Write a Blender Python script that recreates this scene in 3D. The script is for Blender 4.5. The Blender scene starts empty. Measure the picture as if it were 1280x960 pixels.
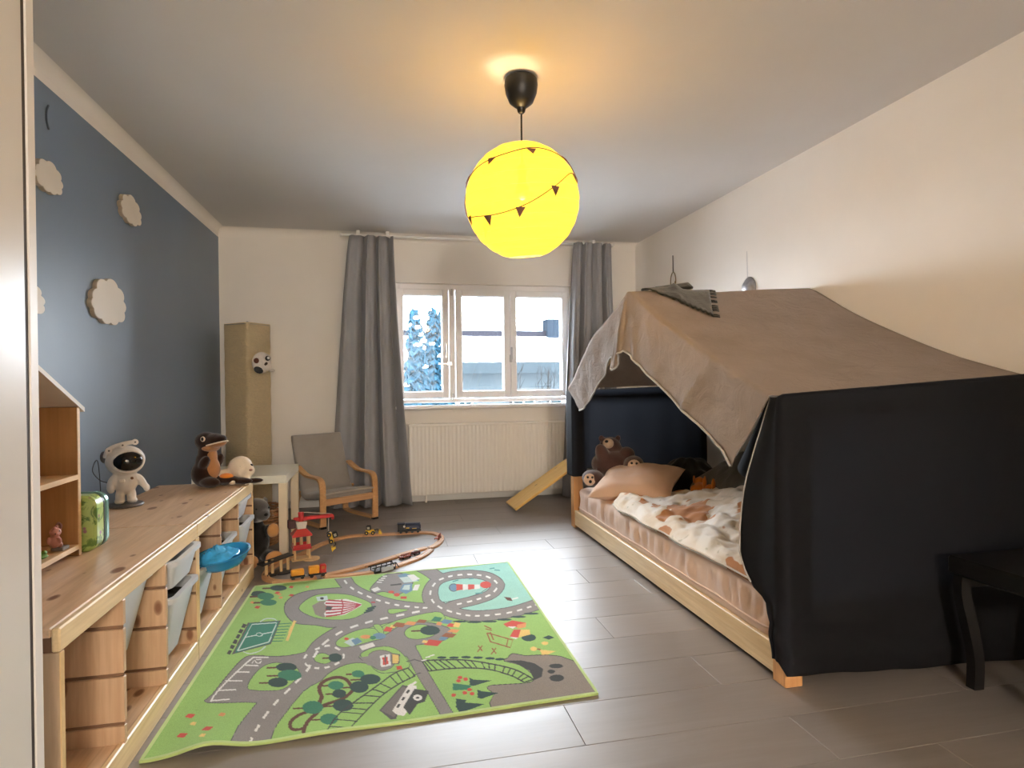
import bpy, bmesh, math, random
from mathutils import Vector, Matrix, noise as mnoise
import numpy as np

random.seed(7)
PI = math.pi
SC = bpy.context.scene
COL = SC.collection

# ------------------------------------------------------------------ camera
cam = bpy.data.cameras.new('camera')
cam.sensor_width = 36.0
cam.lens = 36.0 * 750.0 / 1280.0
cam.clip_start = 0.05
cam.clip_end = 200
cam_ob = bpy.data.objects.new('camera', cam)
COL.objects.link(cam_ob)
_ya, _pi, _ro = math.radians(12.1), math.radians(-0.3), math.radians(-0.65)
_f = Vector((math.sin(_ya) * math.cos(_pi), math.cos(_ya) * math.cos(_pi), math.sin(_pi)))
_r0 = Vector((math.cos(_ya), -math.sin(_ya), 0))
_u0 = _r0.cross(_f)
_r = _r0 * math.cos(_ro) + _u0 * math.sin(_ro)
_u = _u0 * math.cos(_ro) - _r0 * math.sin(_ro)
cam_ob.matrix_world = Matrix(((_r.x, _u.x, -_f.x, 0), (_r.y, _u.y, -_f.y, 0), (_r.z, _u.z, -_f.z, 1.08), (0, 0, 0, 1)))
SC.camera = cam_ob

# ------------------------------------------------------------------ sky, exposure
SKY = 35.0
world = bpy.data.worlds.new('overcast_sky')
SC.world = world
world.use_nodes = True
wn = world.node_tree.nodes
wn['Background'].inputs['Color'].default_value = (0.84, 0.92, 1.0, 1)
wn['Background'].inputs['Strength'].default_value = SKY

SC.view_settings.view_transform = 'Standard'
SC.view_settings.look = 'None'
SC.view_settings.gamma = 1.0
SC.view_settings.use_curve_mapping = False
SC.view_settings.exposure = 0.90
SC.cycles.max_bounces = 14
SC.cycles.diffuse_bounces = 9
SC.cycles.transparent_max_bounces = 12
SC.cycles.sample_clamp_indirect = 6.0
SC.cycles.use_denoising = True

# sampling portal in the window opening (emits nothing)
pl = bpy.data.lights.new('window_portal', 'AREA')
pl.shape = 'RECTANGLE'
pl.size = 1.62
pl.size_y = 1.06
pl.cycles.is_portal = True
plo = bpy.data.objects.new('window_portal', pl)
plo.location = (0.93, 5.60, 1.43)
plo.rotation_euler = (-PI / 2, 0, 0)
COL.objects.link(plo)

LAMP_SHADE = (.95, .56, .040)
HALL_FILL = 92.0  # emission strength of the added fill lamp behind the camera
LAMP_BULB_W = 19.0

# ------------------------------------------------------------------ helpers
class MB:
    def __init__(s):
        s.v = []; s.f = []; s.mi = []; s.m = 0
    def add(s, vs, fs):
        o = len(s.v)
        s.v.extend([tuple(p) for p in vs])
        for f in fs:
            s.f.append(tuple(i + o for i in f)); s.mi.append(s.m)
        return s
    def box(s, x0, y0, z0, x1, y1, z1, b=0.0, M=None):
        if x1 < x0: x0, x1 = x1, x0
        if y1 < y0: y0, y1 = y1, y0
        if z1 < z0: z0, z1 = z1, z0
        b = min(b, (x1 - x0) * .45, (y1 - y0) * .45, (z1 - z0) * .45)
        if b <= 0:
            vs = [(x, y, z) for z in (z0, z1) for y in (y0, y1) for x in (x0, x1)]
            fs = [(0, 2, 3, 1), (4, 5, 7, 6), (0, 1, 5, 4), (2, 6, 7, 3), (0, 4, 6, 2), (1, 3, 7, 5)]
        else:
            lo = (x0, y0, z0); hi = (x1, y1, z1); vs = []; idx = {}
            for sx in (0, 1):
                for sy in (0, 1):
                    for sz in (0, 1):
                        sg = (sx, sy, sz)
                        for ax in range(3):
                            p = []
                            for k in range(3):
                                c = hi[k] if sg[k] else lo[k]
                                if k != ax: c += -b if sg[k] else b
                                p.append(c)
                            idx[(sg, ax)] = len(vs); vs.append(p)
            fs = []
            def q(a): fs.append(a)
            for ax in range(3):
                o1, o2 = (ax + 1) % 3, (ax + 2) % 3
                for sd in (0, 1):
                    ring = []
                    for a, c in ((0, 0), (1, 0), (1, 1), (0, 1)):
                        sg = [0, 0, 0]; sg[ax] = sd; sg[o1] = a; sg[o2] = c
                        ring.append(idx[(tuple(sg), ax)])
                    q(ring if sd else ring[::-1])
                for a in (0, 1):
                    for c in (0, 1):
                        s0 = [0, 0, 0]; s0[o1] = a; s0[o2] = c; s1 = list(s0); s1[ax] = 1
                        s0, s1 = tuple(s0), tuple(s1)
                        r = [idx[(s0, o1)], idx[(s1, o1)], idx[(s1, o2)], idx[(s0, o2)]]
                        q(r if (a == c) else r[::-1])
            for sx in (0, 1):
                for sy in (0, 1):
                    for sz in (0, 1):
                        sg = (sx, sy, sz); r = [idx[(sg, 0)], idx[(sg, 1)], idx[(sg, 2)]]
                        q(r if (sx + sy + sz) % 2 else r[::-1])
        if M is not None: vs = [M @ Vector(p) for p in vs]
        return s.add(vs, fs)
    def cyl(s, p0, p1, r0, r1=None, n=12, cap=True):
        r1 = r0 if r1 is None else r1
        p0, p1 = Vector(p0), Vector(p1); d = (p1 - p0).normalized()
        a = d.orthogonal().normalized(); b = d.cross(a)
        vs = [p + (a * math.cos(2 * PI * k / n) + b * math.sin(2 * PI * k / n)) * r for p, r in ((p0, r0), (p1, r1)) for k in range(n)]
        fs = [(k, (k + 1) % n, n + (k + 1) % n, n + k) for k in range(n)]
        if cap: fs += [tuple(range(n))[::-1], tuple(range(n, 2 * n))]
        return s.add(vs, fs)
    def tube(s, path, r, n=8, closed=False):
        P = [Vector(p) for p in path]; m = len(P); rings = []
        up = None
        for i in range(m):
            if closed: d = P[(i + 1) % m] - P[i - 1]
            else: d = P[min(i + 1, m - 1)] - P[max(i - 1, 0)]
            d.normalize()
            if up is None: up = d.orthogonal().normalized()
            up = (up - d * up.dot(d)).normalized()
            b = d.cross(up); rr = r[i] if isinstance(r, (list, tuple)) else r
            rings.append([P[i] + (up * math.cos(2 * PI * k / n) + b * math.sin(2 * PI * k / n)) * rr for k in range(n)])
        vs = [p for g in rings for p in g]; fs = []
        for i in range(m if closed else m - 1):
            j = (i + 1) % m
            for k in range(n):
                fs.append((i * n + k, i * n + (k + 1) % n, j * n + (k + 1) % n, j * n + k))
        if not closed: fs += [tuple(range(n))[::-1], tuple(range((m - 1) * n, m * n))]
        return s.add(vs, fs)
    def sweep(s, path, prof, side, closed=False):
        """profile (a,b) swept along path; a runs along 'side', b along tangent x side"""
        P = [Vector(p) for p in path]; m = len(P); n = len(prof); vs = []
        for i in range(m):
            if closed: d = P[(i + 1) % m] - P[i - 1]
            else: d = P[min(i + 1, m - 1)] - P[max(i - 1, 0)]
            d.normalize()
            if callable(side): sd = side(d)
            else:
                sd = Vector(side); sd = (sd - d * sd.dot(d)).normalized()
            b = sd.cross(d)
            vs += [P[i] + sd * a + b * c for a, c in prof]
        fs = []
        for i in range(m if closed else m - 1):
            j = (i + 1) % m
            for k in range(n):
                fs.append((i * n + k, i * n + (k + 1) % n, j * n + (k + 1) % n, j * n + k))
        if not closed: fs += [tuple(range(n))[::-1], tuple(range((m - 1) * n, m * n))]
        return s.add(vs, fs)
    def ell(s, c, r, R=None, nu=16, nv=10):
        if not isinstance(r, (tuple, list)): r = (r, r, r)
        c = Vector(c); vs = []
        for j in range(1, nv):
            t = PI * j / nv
            for k in range(nu):
                a = 2 * PI * k / nu
                vs.append(Vector((r[0] * math.sin(t) * math.cos(a), r[1] * math.sin(t) * math.sin(a), r[2] * math.cos(t))))
        vs += [Vector((0, 0, r[2])), Vector((0, 0, -r[2]))]
        if R is not None: vs = [R @ p for p in vs]
        vs = [p + c for p in vs]; fs = []
        for j in range(nv - 2):
            for k in range(nu):
                fs.append((j * nu + k, (j + 1) * nu + k, (j + 1) * nu + (k + 1) % nu, j * nu + (k + 1) % nu))
        T = (nv - 1) * nu
        for k in range(nu):
            fs.append((T, k, (k + 1) % nu)); fs.append((T + 1, (nv - 2) * nu + (k + 1) % nu, (nv - 2) * nu + k))
        return s.add(vs, fs)
    def lathe(s, prof, c=(0, 0, 0), n=24, M=None, closed=False):
        c = Vector(c); vs = []
        for r, z in prof:
            for k in range(n):
                a = 2 * PI * k / n; p = Vector((r * math.cos(a), r * math.sin(a), z))
                vs.append((M @ p if M is not None else p) + c)
        m = len(prof); fs = []
        for i in range(m - 1):
            for k in range(n):
                fs.append((i * n + k, i * n + (k + 1) % n, (i + 1) * n + (k + 1) % n, (i + 1) * n + k))
        if not closed:
            if prof[0][0] > 1e-6: fs.append(tuple(range(n))[::-1])
            if prof[-1][0] > 1e-6: fs.append(tuple(range((m - 1) * n, m * n)))
        return s.add(vs, fs)
    def prism(s, poly, fn0, fn1):
        n = len(poly)
        vs = [fn0(*p) for p in poly] + [fn1(*p) for p in poly]
        fs = [tuple(range(n))[::-1], tuple(range(n, 2 * n))] + [(k, (k + 1) % n, n + (k + 1) % n, n + k) for k in range(n)]
        return s.add(vs, fs)
    def grid(s, P, cu=False, cv=False):
        nu, nv = len(P), len(P[0]); vs = [p for row in P for p in row]; fs = []
        for i in range(nu if cu else nu - 1):
            for j in range(nv if cv else nv - 1):
                i2, j2 = (i + 1) % nu, (j + 1) % nv
                fs.append((i * nv + j, i2 * nv + j, i2 * nv + j2, i * nv + j2))
        return s.add(vs, fs)
    def build(s, name, mat, parent=None, smooth=None, loc=None, solid=0, subd=0, fix=True):
        me = bpy.data.meshes.new(name)
        me.from_pydata(s.v, [], s.f)
        for m in (mat if isinstance(mat, (list, tuple)) else [mat]): me.materials.append(m)
        if any(s.mi): me.polygons.foreach_set('material_index', s.mi)
        if fix:
            bm = bmesh.new(); bm.from_mesh(me)
            bmesh.ops.recalc_face_normals(bm, faces=bm.faces); bm.to_mesh(me); bm.free()
        if smooth is not None:
            me.polygons.foreach_set('use_smooth', [True] * len(me.polygons))
            if smooth > 0: me.set_sharp_from_angle(angle=math.radians(smooth))
        me.update()
        o = bpy.data.objects.new(name, me); COL.objects.link(o)
        if parent is not None: o.parent = parent
        if loc is not None: o.location = loc
        if solid:
            md = o.modifiers.new('thickness', 'SOLIDIFY'); md.thickness = solid; md.offset = 0
        if subd:
            md = o.modifiers.new('smooth', 'SUBSURF'); md.levels = subd; md.render_levels = subd
        return o

def tag(o, label=None, cat=None, group=None, kind=None):
    if label: o['label'] = label
    if cat: o['category'] = cat
    if group: o['group'] = group
    if kind: o['kind'] = kind
    return o
def thing(name, label, cat, loc=(0, 0, 0), rz=0.0, group=None):
    o = bpy.data.objects.new(name, None); o.empty_display_size = .05
    o.location = loc; o.rotation_euler = (0, 0, rz); COL.objects.link(o)
    return tag(o, label, cat, group)
def dup(root, label, loc=None, rot=None, group=None):
    def cp(o, par):
        c = o.copy(); COL.objects.link(c)
        if par is not None: c.parent = par
        for ch in list(o.children): cp(ch, c)
        return c
    r = cp(root, None); r['label'] = label
    if loc is not None: r.location = loc
    if rot is not None: r.rotation_euler = rot
    if group: r['group'] = group
    return r
def structure(o): o['kind'] = 'structure'; return o

def cr(pts, closed=False, sub=6):
    pts = [Vector(p) for p in pts]; n = len(pts); out = []
    for i in range(n if closed else n - 1):
        if closed: a, b, c, d = [pts[(i + k) % n] for k in (-1, 0, 1, 2)]
        else: a, b, c, d = pts[max(i - 1, 0)], pts[i], pts[i + 1], pts[min(i + 2, n - 1)]
        for k in range(sub):
            t = k / sub
            out.append(.5 * ((2 * b) + (c - a) * t + (2 * a - 5 * b + 4 * c - d) * t * t + (3 * b - 3 * c + d - a) * t ** 3))
    if not closed: out.append(pts[-1])
    return out
def interp(table, x):
    """piecewise linear: table of (key, value or tuple)"""
    if x <= table[0][0]: return table[0][1]
    for (a, va), (b, vb) in zip(table, table[1:]):
        if x <= b:
            t = (x - a) / (b - a)
            if isinstance(va, (int, float)): return va + (vb - va) * t
            return tuple(p + (q - p) * t for p, q in zip(va, vb))
    return table[-1][1]
def nz(x, y, z=0.0, s=1.0): return mnoise.noise(Vector((x * s, y * s, z * s)))

# ------------------------------------------------------------------ materials
MATS = {}
class NT:
    def __init__(s, name):
        s.m = bpy.data.materials.new(name); s.m.use_nodes = True
        s.t = s.m.node_tree; s.b = s.t.nodes['Principled BSDF']
    def n(s, kind, **kw):
        nd = s.t.nodes.new('ShaderNode' + kind)
        for k, v in kw.items(): setattr(nd, k, v)
        return nd
    def l(s, a, b): s.t.links.new(a, b)
    def coords(s, scale=(1, 1, 1), rnd=True, src='Object'):
        tc = s.n('TexCoord'); mp = s.n('Mapping'); mp.inputs['Scale'].default_value = scale
        if rnd:
            oi = s.n('ObjectInfo'); mu = s.n('Math', operation='MULTIPLY'); mu.inputs[1].default_value = 37.0
            s.l(oi.outputs['Random'], mu.inputs[0])
            cb = s.n('CombineXYZ')
            for k in range(3): s.l(mu.outputs[0], cb.inputs[k])
            ad = s.n('VectorMath', operation='ADD'); s.l(tc.outputs[src], ad.inputs[0]); s.l(cb.outputs[0], ad.inputs[1])
            s.l(ad.outputs[0], mp.inputs['Vector'])
        else: s.l(tc.outputs[src], mp.inputs['Vector'])
        return mp.outputs['Vector']
    def noise(s, vec, scale, detail=4, rough=.55, dist=0):
        nd = s.n('TexNoise'); nd.inputs['Scale'].default_value = scale; nd.inputs['Detail'].default_value = detail
        nd.inputs['Roughness'].default_value = rough; nd.inputs['Distortion'].default_value = dist
        if vec is not None: s.l(vec, nd.inputs['Vector'])
        return nd.outputs['Fac']
    def ramp(s, fac, stops, interp='LINEAR'):
        nd = s.n('ValToRGB'); nd.color_ramp.interpolation = interp; e = nd.color_ramp.elements
        while len(e) < len(stops): e.new(.5)
        for k, (p, c) in enumerate(stops):
            e[k].position = p; e[k].color = (c[0], c[1], c[2], 1) if not isinstance(c, (int, float)) else (c, c, c, 1)
        s.l(fac, nd.inputs['Fac']); return nd.outputs['Color']
    def mix(s, fac, a, b, mode='MIX'):
        nd = s.n('Mix', data_type='RGBA', blend_type=mode)
        for sock, v in ((nd.inputs['Factor'], fac), (nd.inputs['A'], a), (nd.inputs['B'], b)):
            if hasattr(v, 'node'): s.l(v, sock)
            elif isinstance(v, (int, float)): sock.default_value = v if sock.name == 'Factor' or sock.type == 'VALUE' else (v, v, v, 1)
            else: sock.default_value = (*v, 1)
        return nd.outputs['Result']
    def bump(s, h, strength=.2, dist=.01):
        nd = s.n('Bump'); nd.inputs['Strength'].default_value = strength; nd.inputs['Distance'].default_value = dist
        s.l(h, nd.inputs['Height']); s.l(nd.outputs['Normal'], s.b.inputs['Normal'])
    def set(s, **kw):
        for k, v in kw.items():
            i = s.b.inputs[k]
            if hasattr(v, 'node'): s.l(v, i)
            else: i.default_value = (*v, 1) if isinstance(v, tuple) and len(v) == 3 else v
        return s

def plain(name, col, rough=.5, var=.08, vs=6.0, bump=0.0, bs=60.0, metal=0.0, spec=.5, bd=.004, sheen=0.0):
    if name in MATS: return MATS[name]
    t = NT(name); v = t.coords(rnd=False)
    n = t.noise(v, vs, 5)
    lo = tuple(max(0, c * (1 - var)) for c in col); hi = tuple(min(1, c * (1 + var)) for c in col)
    t.set(**{'Base Color': t.ramp(n, [(.3, lo), (.7, hi)]), 'Roughness': rough, 'Metallic': metal, 'Specular IOR Level': spec})
    if sheen: t.set(**{'Sheen Weight': sheen})
    if bump: t.bump(t.noise(v, bs, 4), bump, bd)
    MATS[name] = t.m
    return t.m
def pine(name, axis, base, dark, knot=(.20, .09, .045), knots=1.0, rough=.38, ks=.42):
    if name in MATS: return MATS[name]
    t = NT(name)
    sc = [9, 9, 9]; sc[axis] = .9
    v = t.coords(tuple(sc)); 
    g1 = t.noise(v, 2.2, 6, .6, 1.2)
    sc2 = [60, 60, 60]; sc2[axis] = 2.0
    g2 = t.noise(t.coords(tuple(sc2)), 1.6, 3)
    c = t.mix(t.ramp(g1, [(.35, 0.0), (.68, 1.0)]), base, dark)
    c = t.mix(t.ramp(g2, [(.35, 0.0), (.75, .45)]), c, tuple(x * .72 for x in dark))
    if knots:
        sk = [4.2 * knots] * 3; sk[axis] = 2.2 * knots
        vo = t.n('TexVoronoi'); vo.inputs['Scale'].default_value = 2.0; vo.inputs['Randomness'].default_value = 1.0
        wv = t.coords(tuple(sk)); t.l(wv, vo.inputs['Vector'])
        sp = t.n('SeparateColor'); t.l(vo.outputs['Color'], sp.inputs[0])
        sz = t.n('Math', operation='MULTIPLY_ADD'); t.l(sp.outputs[0], sz.inputs[0]); sz.inputs[1].default_value = ks; sz.inputs[2].default_value = -.13
        df = t.n('Math', operation='SUBTRACT'); t.l(sz.outputs[0], df.inputs[0]); t.l(vo.outputs['Distance'], df.inputs[1])
        k = t.ramp(df.outputs[0], [(0.0, 0.0), (.035, .55), (.10, 1.0)])
        c = t.mix(k, c, knot)
    t.set(**{'Base Color': c, 'Roughness': rough, 'Specular IOR Level': .4})
    t.bump(g2, .08, .002)
    MATS[name] = t.m
    return t.m
def cloth(name, col, weave=900, rough=.9, var=.12, transl=0.0, bump=.25, wrinkle=0.0, wr_s=6.0, sheen=.3, tcol=None, bd=.004):
    if name in MATS: return MATS[name]
    t = NT(name); v = t.coords(rnd=False)
    n = t.noise(v, 5, 5)
    lo = tuple(c * (1 - var) for c in col); hi = tuple(min(1, c * (1 + var)) for c in col)
    cc = t.ramp(n, [(.3, lo), (.7, hi)])
    t.set(**{'Base Color': cc, 'Roughness': rough, 'Specular IOR Level': .15, 'Sheen Weight': sheen})
    h = t.noise(v, weave, 2)
    if wrinkle:
        w = t.noise(v, wr_s, 6, .6, 1.5)
        ma = t.n('Math', operation='MULTIPLY_ADD'); t.l(w, ma.inputs[0]); ma.inputs[1].default_value = wrinkle * 8; t.l(h, ma.inputs[2]); h = ma.outputs[0]
    t.bump(h, bump, bd)
    if transl:
        tr = t.n('BsdfTranslucent'); (t.l(cc, tr.inputs['Color']) if tcol is None else setattr(tr.inputs['Color'], 'default_value', (*tcol, 1))); mx = t.n('MixShader'); mx.inputs[0].default_value = transl
        out = t.t.nodes['Material Output']; t.l(t.b.outputs[0], mx.inputs[1]); t.l(tr.outputs[0], mx.inputs[2]); t.l(mx.outputs[0], out.inputs['Surface'])
    MATS[name] = t.m
    return t.m

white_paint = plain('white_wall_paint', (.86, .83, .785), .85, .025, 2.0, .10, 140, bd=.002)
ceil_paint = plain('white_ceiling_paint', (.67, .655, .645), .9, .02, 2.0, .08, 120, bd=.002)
blue_paint = plain('slate_blue_wall_paint', (.165, .218, .292), .45, .04, 2.0, .08, 160, bd=.002)
white_gloss = plain('white_lacquer', (.80, .80, .78), .3, .02, 3)
white_frame = plain('white_window_plastic', (.88, .87, .88), .35, .015, 3)
PX = pine('pine_grain_across', 0, (.72, .52, .34), (.58, .38, .22), knots=2.0, ks=.46)
PY = pine('pine_grain_lengthwise', 1, (.72, .52, .35), (.58, .38, .23), knots=2.0, ks=.46)
PZ = pine('pine_grain_upright', 2, (.62, .43, .275), (.50, .32, .19), knots=2.0, ks=.46)
PALE_Y = pine('pale_pine_lengthwise', 1, (.80, .63, .38), (.68, .49, .26), knots=2.4, ks=.36)
PALE_X = pine('pale_pine_across', 0, (.80, .63, .38), (.68, .49, .26), knots=2.4, ks=.36)
PALE_Z = pine('orange_pine_upright', 2, (.70, .38, .16), (.56, .28, .11), knots=1.2)
BEECH = pine('beech_veneer', 1, (.62, .36, .16), (.52, .28, .12), knots=0)
BEECHX = pine('beech_track_wood', 0, (.62, .36, .18), (.50, .27, .13), knots=0, rough=.45)
black_plastic = plain('black_plastic', (.005, .005, .0055), .4, .2, spec=.35)
steel = plain('brushed_steel', (.55, .55, .57), .3, .05, metal=1.0)
# ================================================================== ROOM
XL, XR, YB, YF, ZC = -1.345, 2.42, 5.48, -1.10, 2.40
WX0, WX1, WZ0, WZ1 = 0.10, 1.76, 0.885, 1.975      # window opening

def floor_mat():
    t = NT('grey_brown_laminate')
    v1 = t.coords((.8, 7, 7)); g1 = t.noise(v1, 1.7, 7, .62, 1.5)
    v2 = t.coords((3, 90, 90)); g2 = t.noise(v2, 1.3, 4)
    c = t.ramp(g1, [(.2, (.19, .163, .146)), (.5, (.215, .187, .168)), (.8, (.245, .216, .196))])
    c = t.mix(t.ramp(g2, [(.4, 0.0), (.9, .15)]), c, (.12, .10, .088))
    oi = t.n('ObjectInfo'); tone = t.ramp(oi.outputs['Random'], [(0, .92), (1, 1.06)])
    c = t.mix(1.0, c, tone, 'MULTIPLY')
    t.set(**{'Base Color': c, 'Roughness': t.ramp(g1, [(.3, .38), (.7, .46)]), 'Specular IOR Level': .62})
    t.bump(g2, .05, .001)
    return t.m
FLOOR = floor_mat()
joint = plain('dark_floor_joint', (.055, .047, .042), .8)

fl = structure(MB().box(XL - .1, YF - .1, -.06, XR + .1, YB + .1, -.0035).build('floor', joint))
PW, PLEN = 0.2247, 1.38
offs = {0: .572, 1: 1.154, 2: .25, 3: .93, 4: .35, 5: 1.31, 6: 1.06, 7: .02, 8: .535, 9: 1.06, 10: .40, 11: .8, -1: 1.25, -2: .2, -3: .75, -4: 1.1}
row = int(math.floor((YF - 1.686) / PW))
y = 1.686 + row * PW
while y < YB:
    y0, y1 = max(y, YF), min(y + PW, YB)
    if y1 - y0 > .01:
        xs = [offs.get(row, (row * .47) % PLEN)]
        while xs[0] > XL: xs.insert(0, xs[0] - PLEN)
        while xs[-1] < XR: xs.append(xs[-1] + PLEN)
        for a, b in zip(xs, xs[1:]):
            a, b = max(a, XL), min(b, XR)
            if b - a < .02: continue
            cx, cy = (a + b) / 2, (y0 + y1) / 2
            g = .0005
            MB().box(a - cx + g, y0 - cy + g, -.003, b - cx - g, y1 - cy - g, 0, b=.0012).build('floor_plank', FLOOR, fl, loc=(cx, cy, 0))
    y += PW; row += 1

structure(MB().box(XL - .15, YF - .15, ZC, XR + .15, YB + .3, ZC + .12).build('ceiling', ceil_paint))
# left wall: white, with the slate blue field painted to 9 cm below the ceiling and a white strip at the far corner
wl = MB()
wl.box(XL - .12, YF - .1, -.06, XL, YB + .2, ZC)
structure(wl.build('wall_left', white_paint))
bl = MB().box(XL - .001, YF + .02, .07, XL + .0015, YB - .022, 2.318)
structure(bl.build('wall_left_paint', blue_paint))
structure(MB().box(XR, YF - .1, -.06, XR + .12, YB + .2, ZC).build('wall_right', white_paint))
wf = MB()
DX0, DX1, DZ = -.45, 1.05, 2.10          # unseen doorway added behind the camera to let in fill light
wf.box(XL - .1, YF - .12, -.06, DX0, YF, ZC); wf.box(DX1, YF - .12, -.06, XR + .1, YF, ZC); wf.box(DX0, YF - .12, DZ, DX1, YF, ZC)
structure(wf.build('wall_front', white_paint))
dj = MB()
for x0, x1 in ((DX0 - .07, DX0 + .012), (DX1 - .012, DX1 + .07)): dj.box(x0, YF - .14, 0, x1, YF + .014, DZ + .05, .003)
dj.box(DX0 - .07, YF - .14, DZ - .012, DX1 + .07, YF + .014, DZ + .07, .003)
structure(dj.build('added_door_frame', white_gloss))  # frame of the added doorway
hl = MB(); hl.box(XL - .1, -3.3, -.06, XR + .1, YF - .12, 0.0); structure(hl.build('floor_added_hall', plain('added_hall_floor', (.25, .22, .19), .5)))  # unseen hall, added as housing for the fill lamp
hl = MB(); hl.box(XL - .1, -3.4, -.06, XR + .1, -3.3, ZC); hl.box(XL - .2, -3.4, -.06, XL - .1, YF - .1, ZC); hl.box(XR + .1, -3.4, -.06, XR + .2, YF - .1, ZC); structure(hl.build('wall_added_hall', white_paint))
hl = MB(); hl.box(XL - .2, -3.4, ZC, XR + .2, YF - .15, ZC + .12); structure(hl.build('ceiling_added_hall', ceil_paint))
fill_lamp = thing('added_fill_lamp', 'round white fill lamp added out of view behind the camera, shining through the doorway', 'lamp', (.30, -2.8, ZC))  # added lamp out of view, brightens surfaces that face the camera
MB().cyl((0, 0, 0), (0, 0, -.03), .06, n=20).build('ceiling_plate', white_gloss, fill_lamp, smooth=40)
hb_m = NT('fill_lamp_glow'); hb_m.set(**{'Base Color': (.8, .8, .8), 'Emission Color': (1.0, .88, .75), 'Emission Strength': HALL_FILL})
MB().cyl((0, 0, -.03), (0, 0, -.52), .006).build('rod', white_gloss, fill_lamp)
MB().ell((0, 0, -.70), (.26, .26, .21), None, 24, 14).build('fill_globe', hb_m.m, fill_lamp, smooth=0)
wb = MB()
D = .26
wb.box(XL - .1, YB, -.06, WX0, YB + D, ZC); wb.box(WX1, YB, -.06, XR + .1, YB + D, ZC)
wb.box(WX0, YB, WZ1, WX1, YB + D, ZC); wb.box(WX0, YB, -.06, WX1, YB + D, WZ0 - .045)
structure(wb.build('wall_back', white_paint))
# soft coving along the far and left ceiling corner
def cove(name, a, b, dx, dy, r=.055):
    m = MB(); P = []
    for k in range(7):
        t = k / 6 * PI / 2
        ox, oz = r * (1 - math.sin(t)), r * (1 - math.cos(t))
        P.append([(a[0] + dx * ox, a[1] + dy * ox, ZC - oz), (b[0] + dx * ox, b[1] + dy * ox, ZC - oz)])
    P.append([(a[0], a[1], ZC), (b[0], b[1], ZC)])
    m.grid(P, cu=True)
    return structure(m.build(name, white_paint, smooth=40))
cove('trim_1', (XL, YB - .001, 0), (XR, YB - .001, 0), 0, -1, .07)
cove('trim_2', (XL + .001, YF, 0), (XL + .001, YB, 0), 1, 0, .05)
# baseboards
def base(name, x0, y0, x1, y1):
    m = MB().box(x0, y0, 0, x1, y1, .062, b=.004); return structure(m.build(name, white_gloss))
base('baseboard_back', XL, YB - .014, XR, YB)
base('baseboard_left', XL, YF, XL + .014, YB - .02)
base('baseboard_right', XR - .014, YF, XR, YB - .02)

# ------------------------------------------------------------------ window
def glass_mat():
    t = NT('window_glass'); nt = t.t
    tr = t.n('BsdfTransparent'); gl = t.n('BsdfGlossy'); gl.inputs['Roughness'].default_value = .02
    fr = t.n('Fresnel'); fr.inputs['IOR'].default_value = 1.45
    mx = t.n('MixShader'); t.l(fr.outputs[0], mx.inputs[0]); t.l(tr.outputs[0], mx.inputs[1]); t.l(gl.outputs[0], mx.inputs[2])
    t.l(mx.outputs[0], nt.nodes['Material Output'].inputs['Surface'])
    nt.nodes.remove(t.b); return t.m
GLASS = glass_mat()
win = thing('window_1', None, None, (0, 0, 0)); structure(win)
YW0, YW1 = YB + .045, YB + .115
m = MB()
def ring(m, x0, x1, z0, z1, w, y0, y1, b=.004, wb=None):
    wb = w if wb is None else wb
    m.box(x0, y0, z0, x0 + w, y1, z1, b); m.box(x1 - w, y0, z0, x1, y1, z1, b)
    m.box(x0 + w, y0, z1 - w, x1 - w, y1, z1, b); m.box(x0 + w, y0, z0, x1 - w, y1, z0 + wb, b)
ring(m, WX0, WX1, WZ0, WZ1, .05, YW0, YW1 + .03, wb=.035)
m.box(.598, YW0, WZ0 + .03, .652, YW1 + .03, WZ1 - .04, .004)
m.build('window_frame', white_frame, win)
sashes = ((.10 + .025, .592, .012), (.658, 1.168, 0), (1.172, 1.735, 0))
for k, (a, b, dz) in enumerate(sashes):
    s = MB(); ring(s, a, b, WZ0 + .045, WZ1 - .05, .056, YW0 - .022, YW1, wb=.058)
    g = .056
    ring(s, a + g - .008, b - g + .008, WZ0 + .045 + .05, WZ1 - .05 - g + .008, .012, YW0 - .012, YW1, .003)
    so = s.build('window_sash', white_frame, win)
    MB().box(a + g, YW0 + .03, WZ0 + .10, b - g, YW0 + .036, WZ1 - .105).build('pane', GLASS, so)
def handle(x, z, name='window_handle'):
    h = MB(); h.box(x - .012, YW0 - .034, z - .035, x + .012, YW0 - .02, z + .035, .004)
    h.cyl((x, YW0 - .03, z), (x, YW0 - .06, z), .009)
    h.box(x - .009, YW0 - .072, z - .012, x + .009, YW0 - .056, z + .105, .005)
    return h.build(name, steel, win, smooth=40)
handle(.567, 1.33); handle(1.171, 1.29)
lk = MB().box(.50, YW0 - .04, 1.235, .575, YW0 - .018, 1.252, .003); lk.box(.567, YW0 - .04, 1.225, .62, YW0 - .018, 1.262, .003)
lk.build('window_lock', steel, win)
lk = MB().box(1.195, YW0 - .045, 1.25, 1.225, YW0 - .018, 1.29, .003); lk.build('window_lock', white_frame, win)
for z in (.94, 1.9):
    MB().cyl((.625, YW0 - .012, z - .03), (.625, YW0 - .012, z + .03), .008).build('hinge', steel, win, smooth=40)
sl = MB(); sl.box(WX0 - .03, YB - .11, WZ0 - .05, WX1 + .03, YB + .06, WZ0 - .018, .008)
structure(sl.build('trim_3', white_frame))

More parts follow.
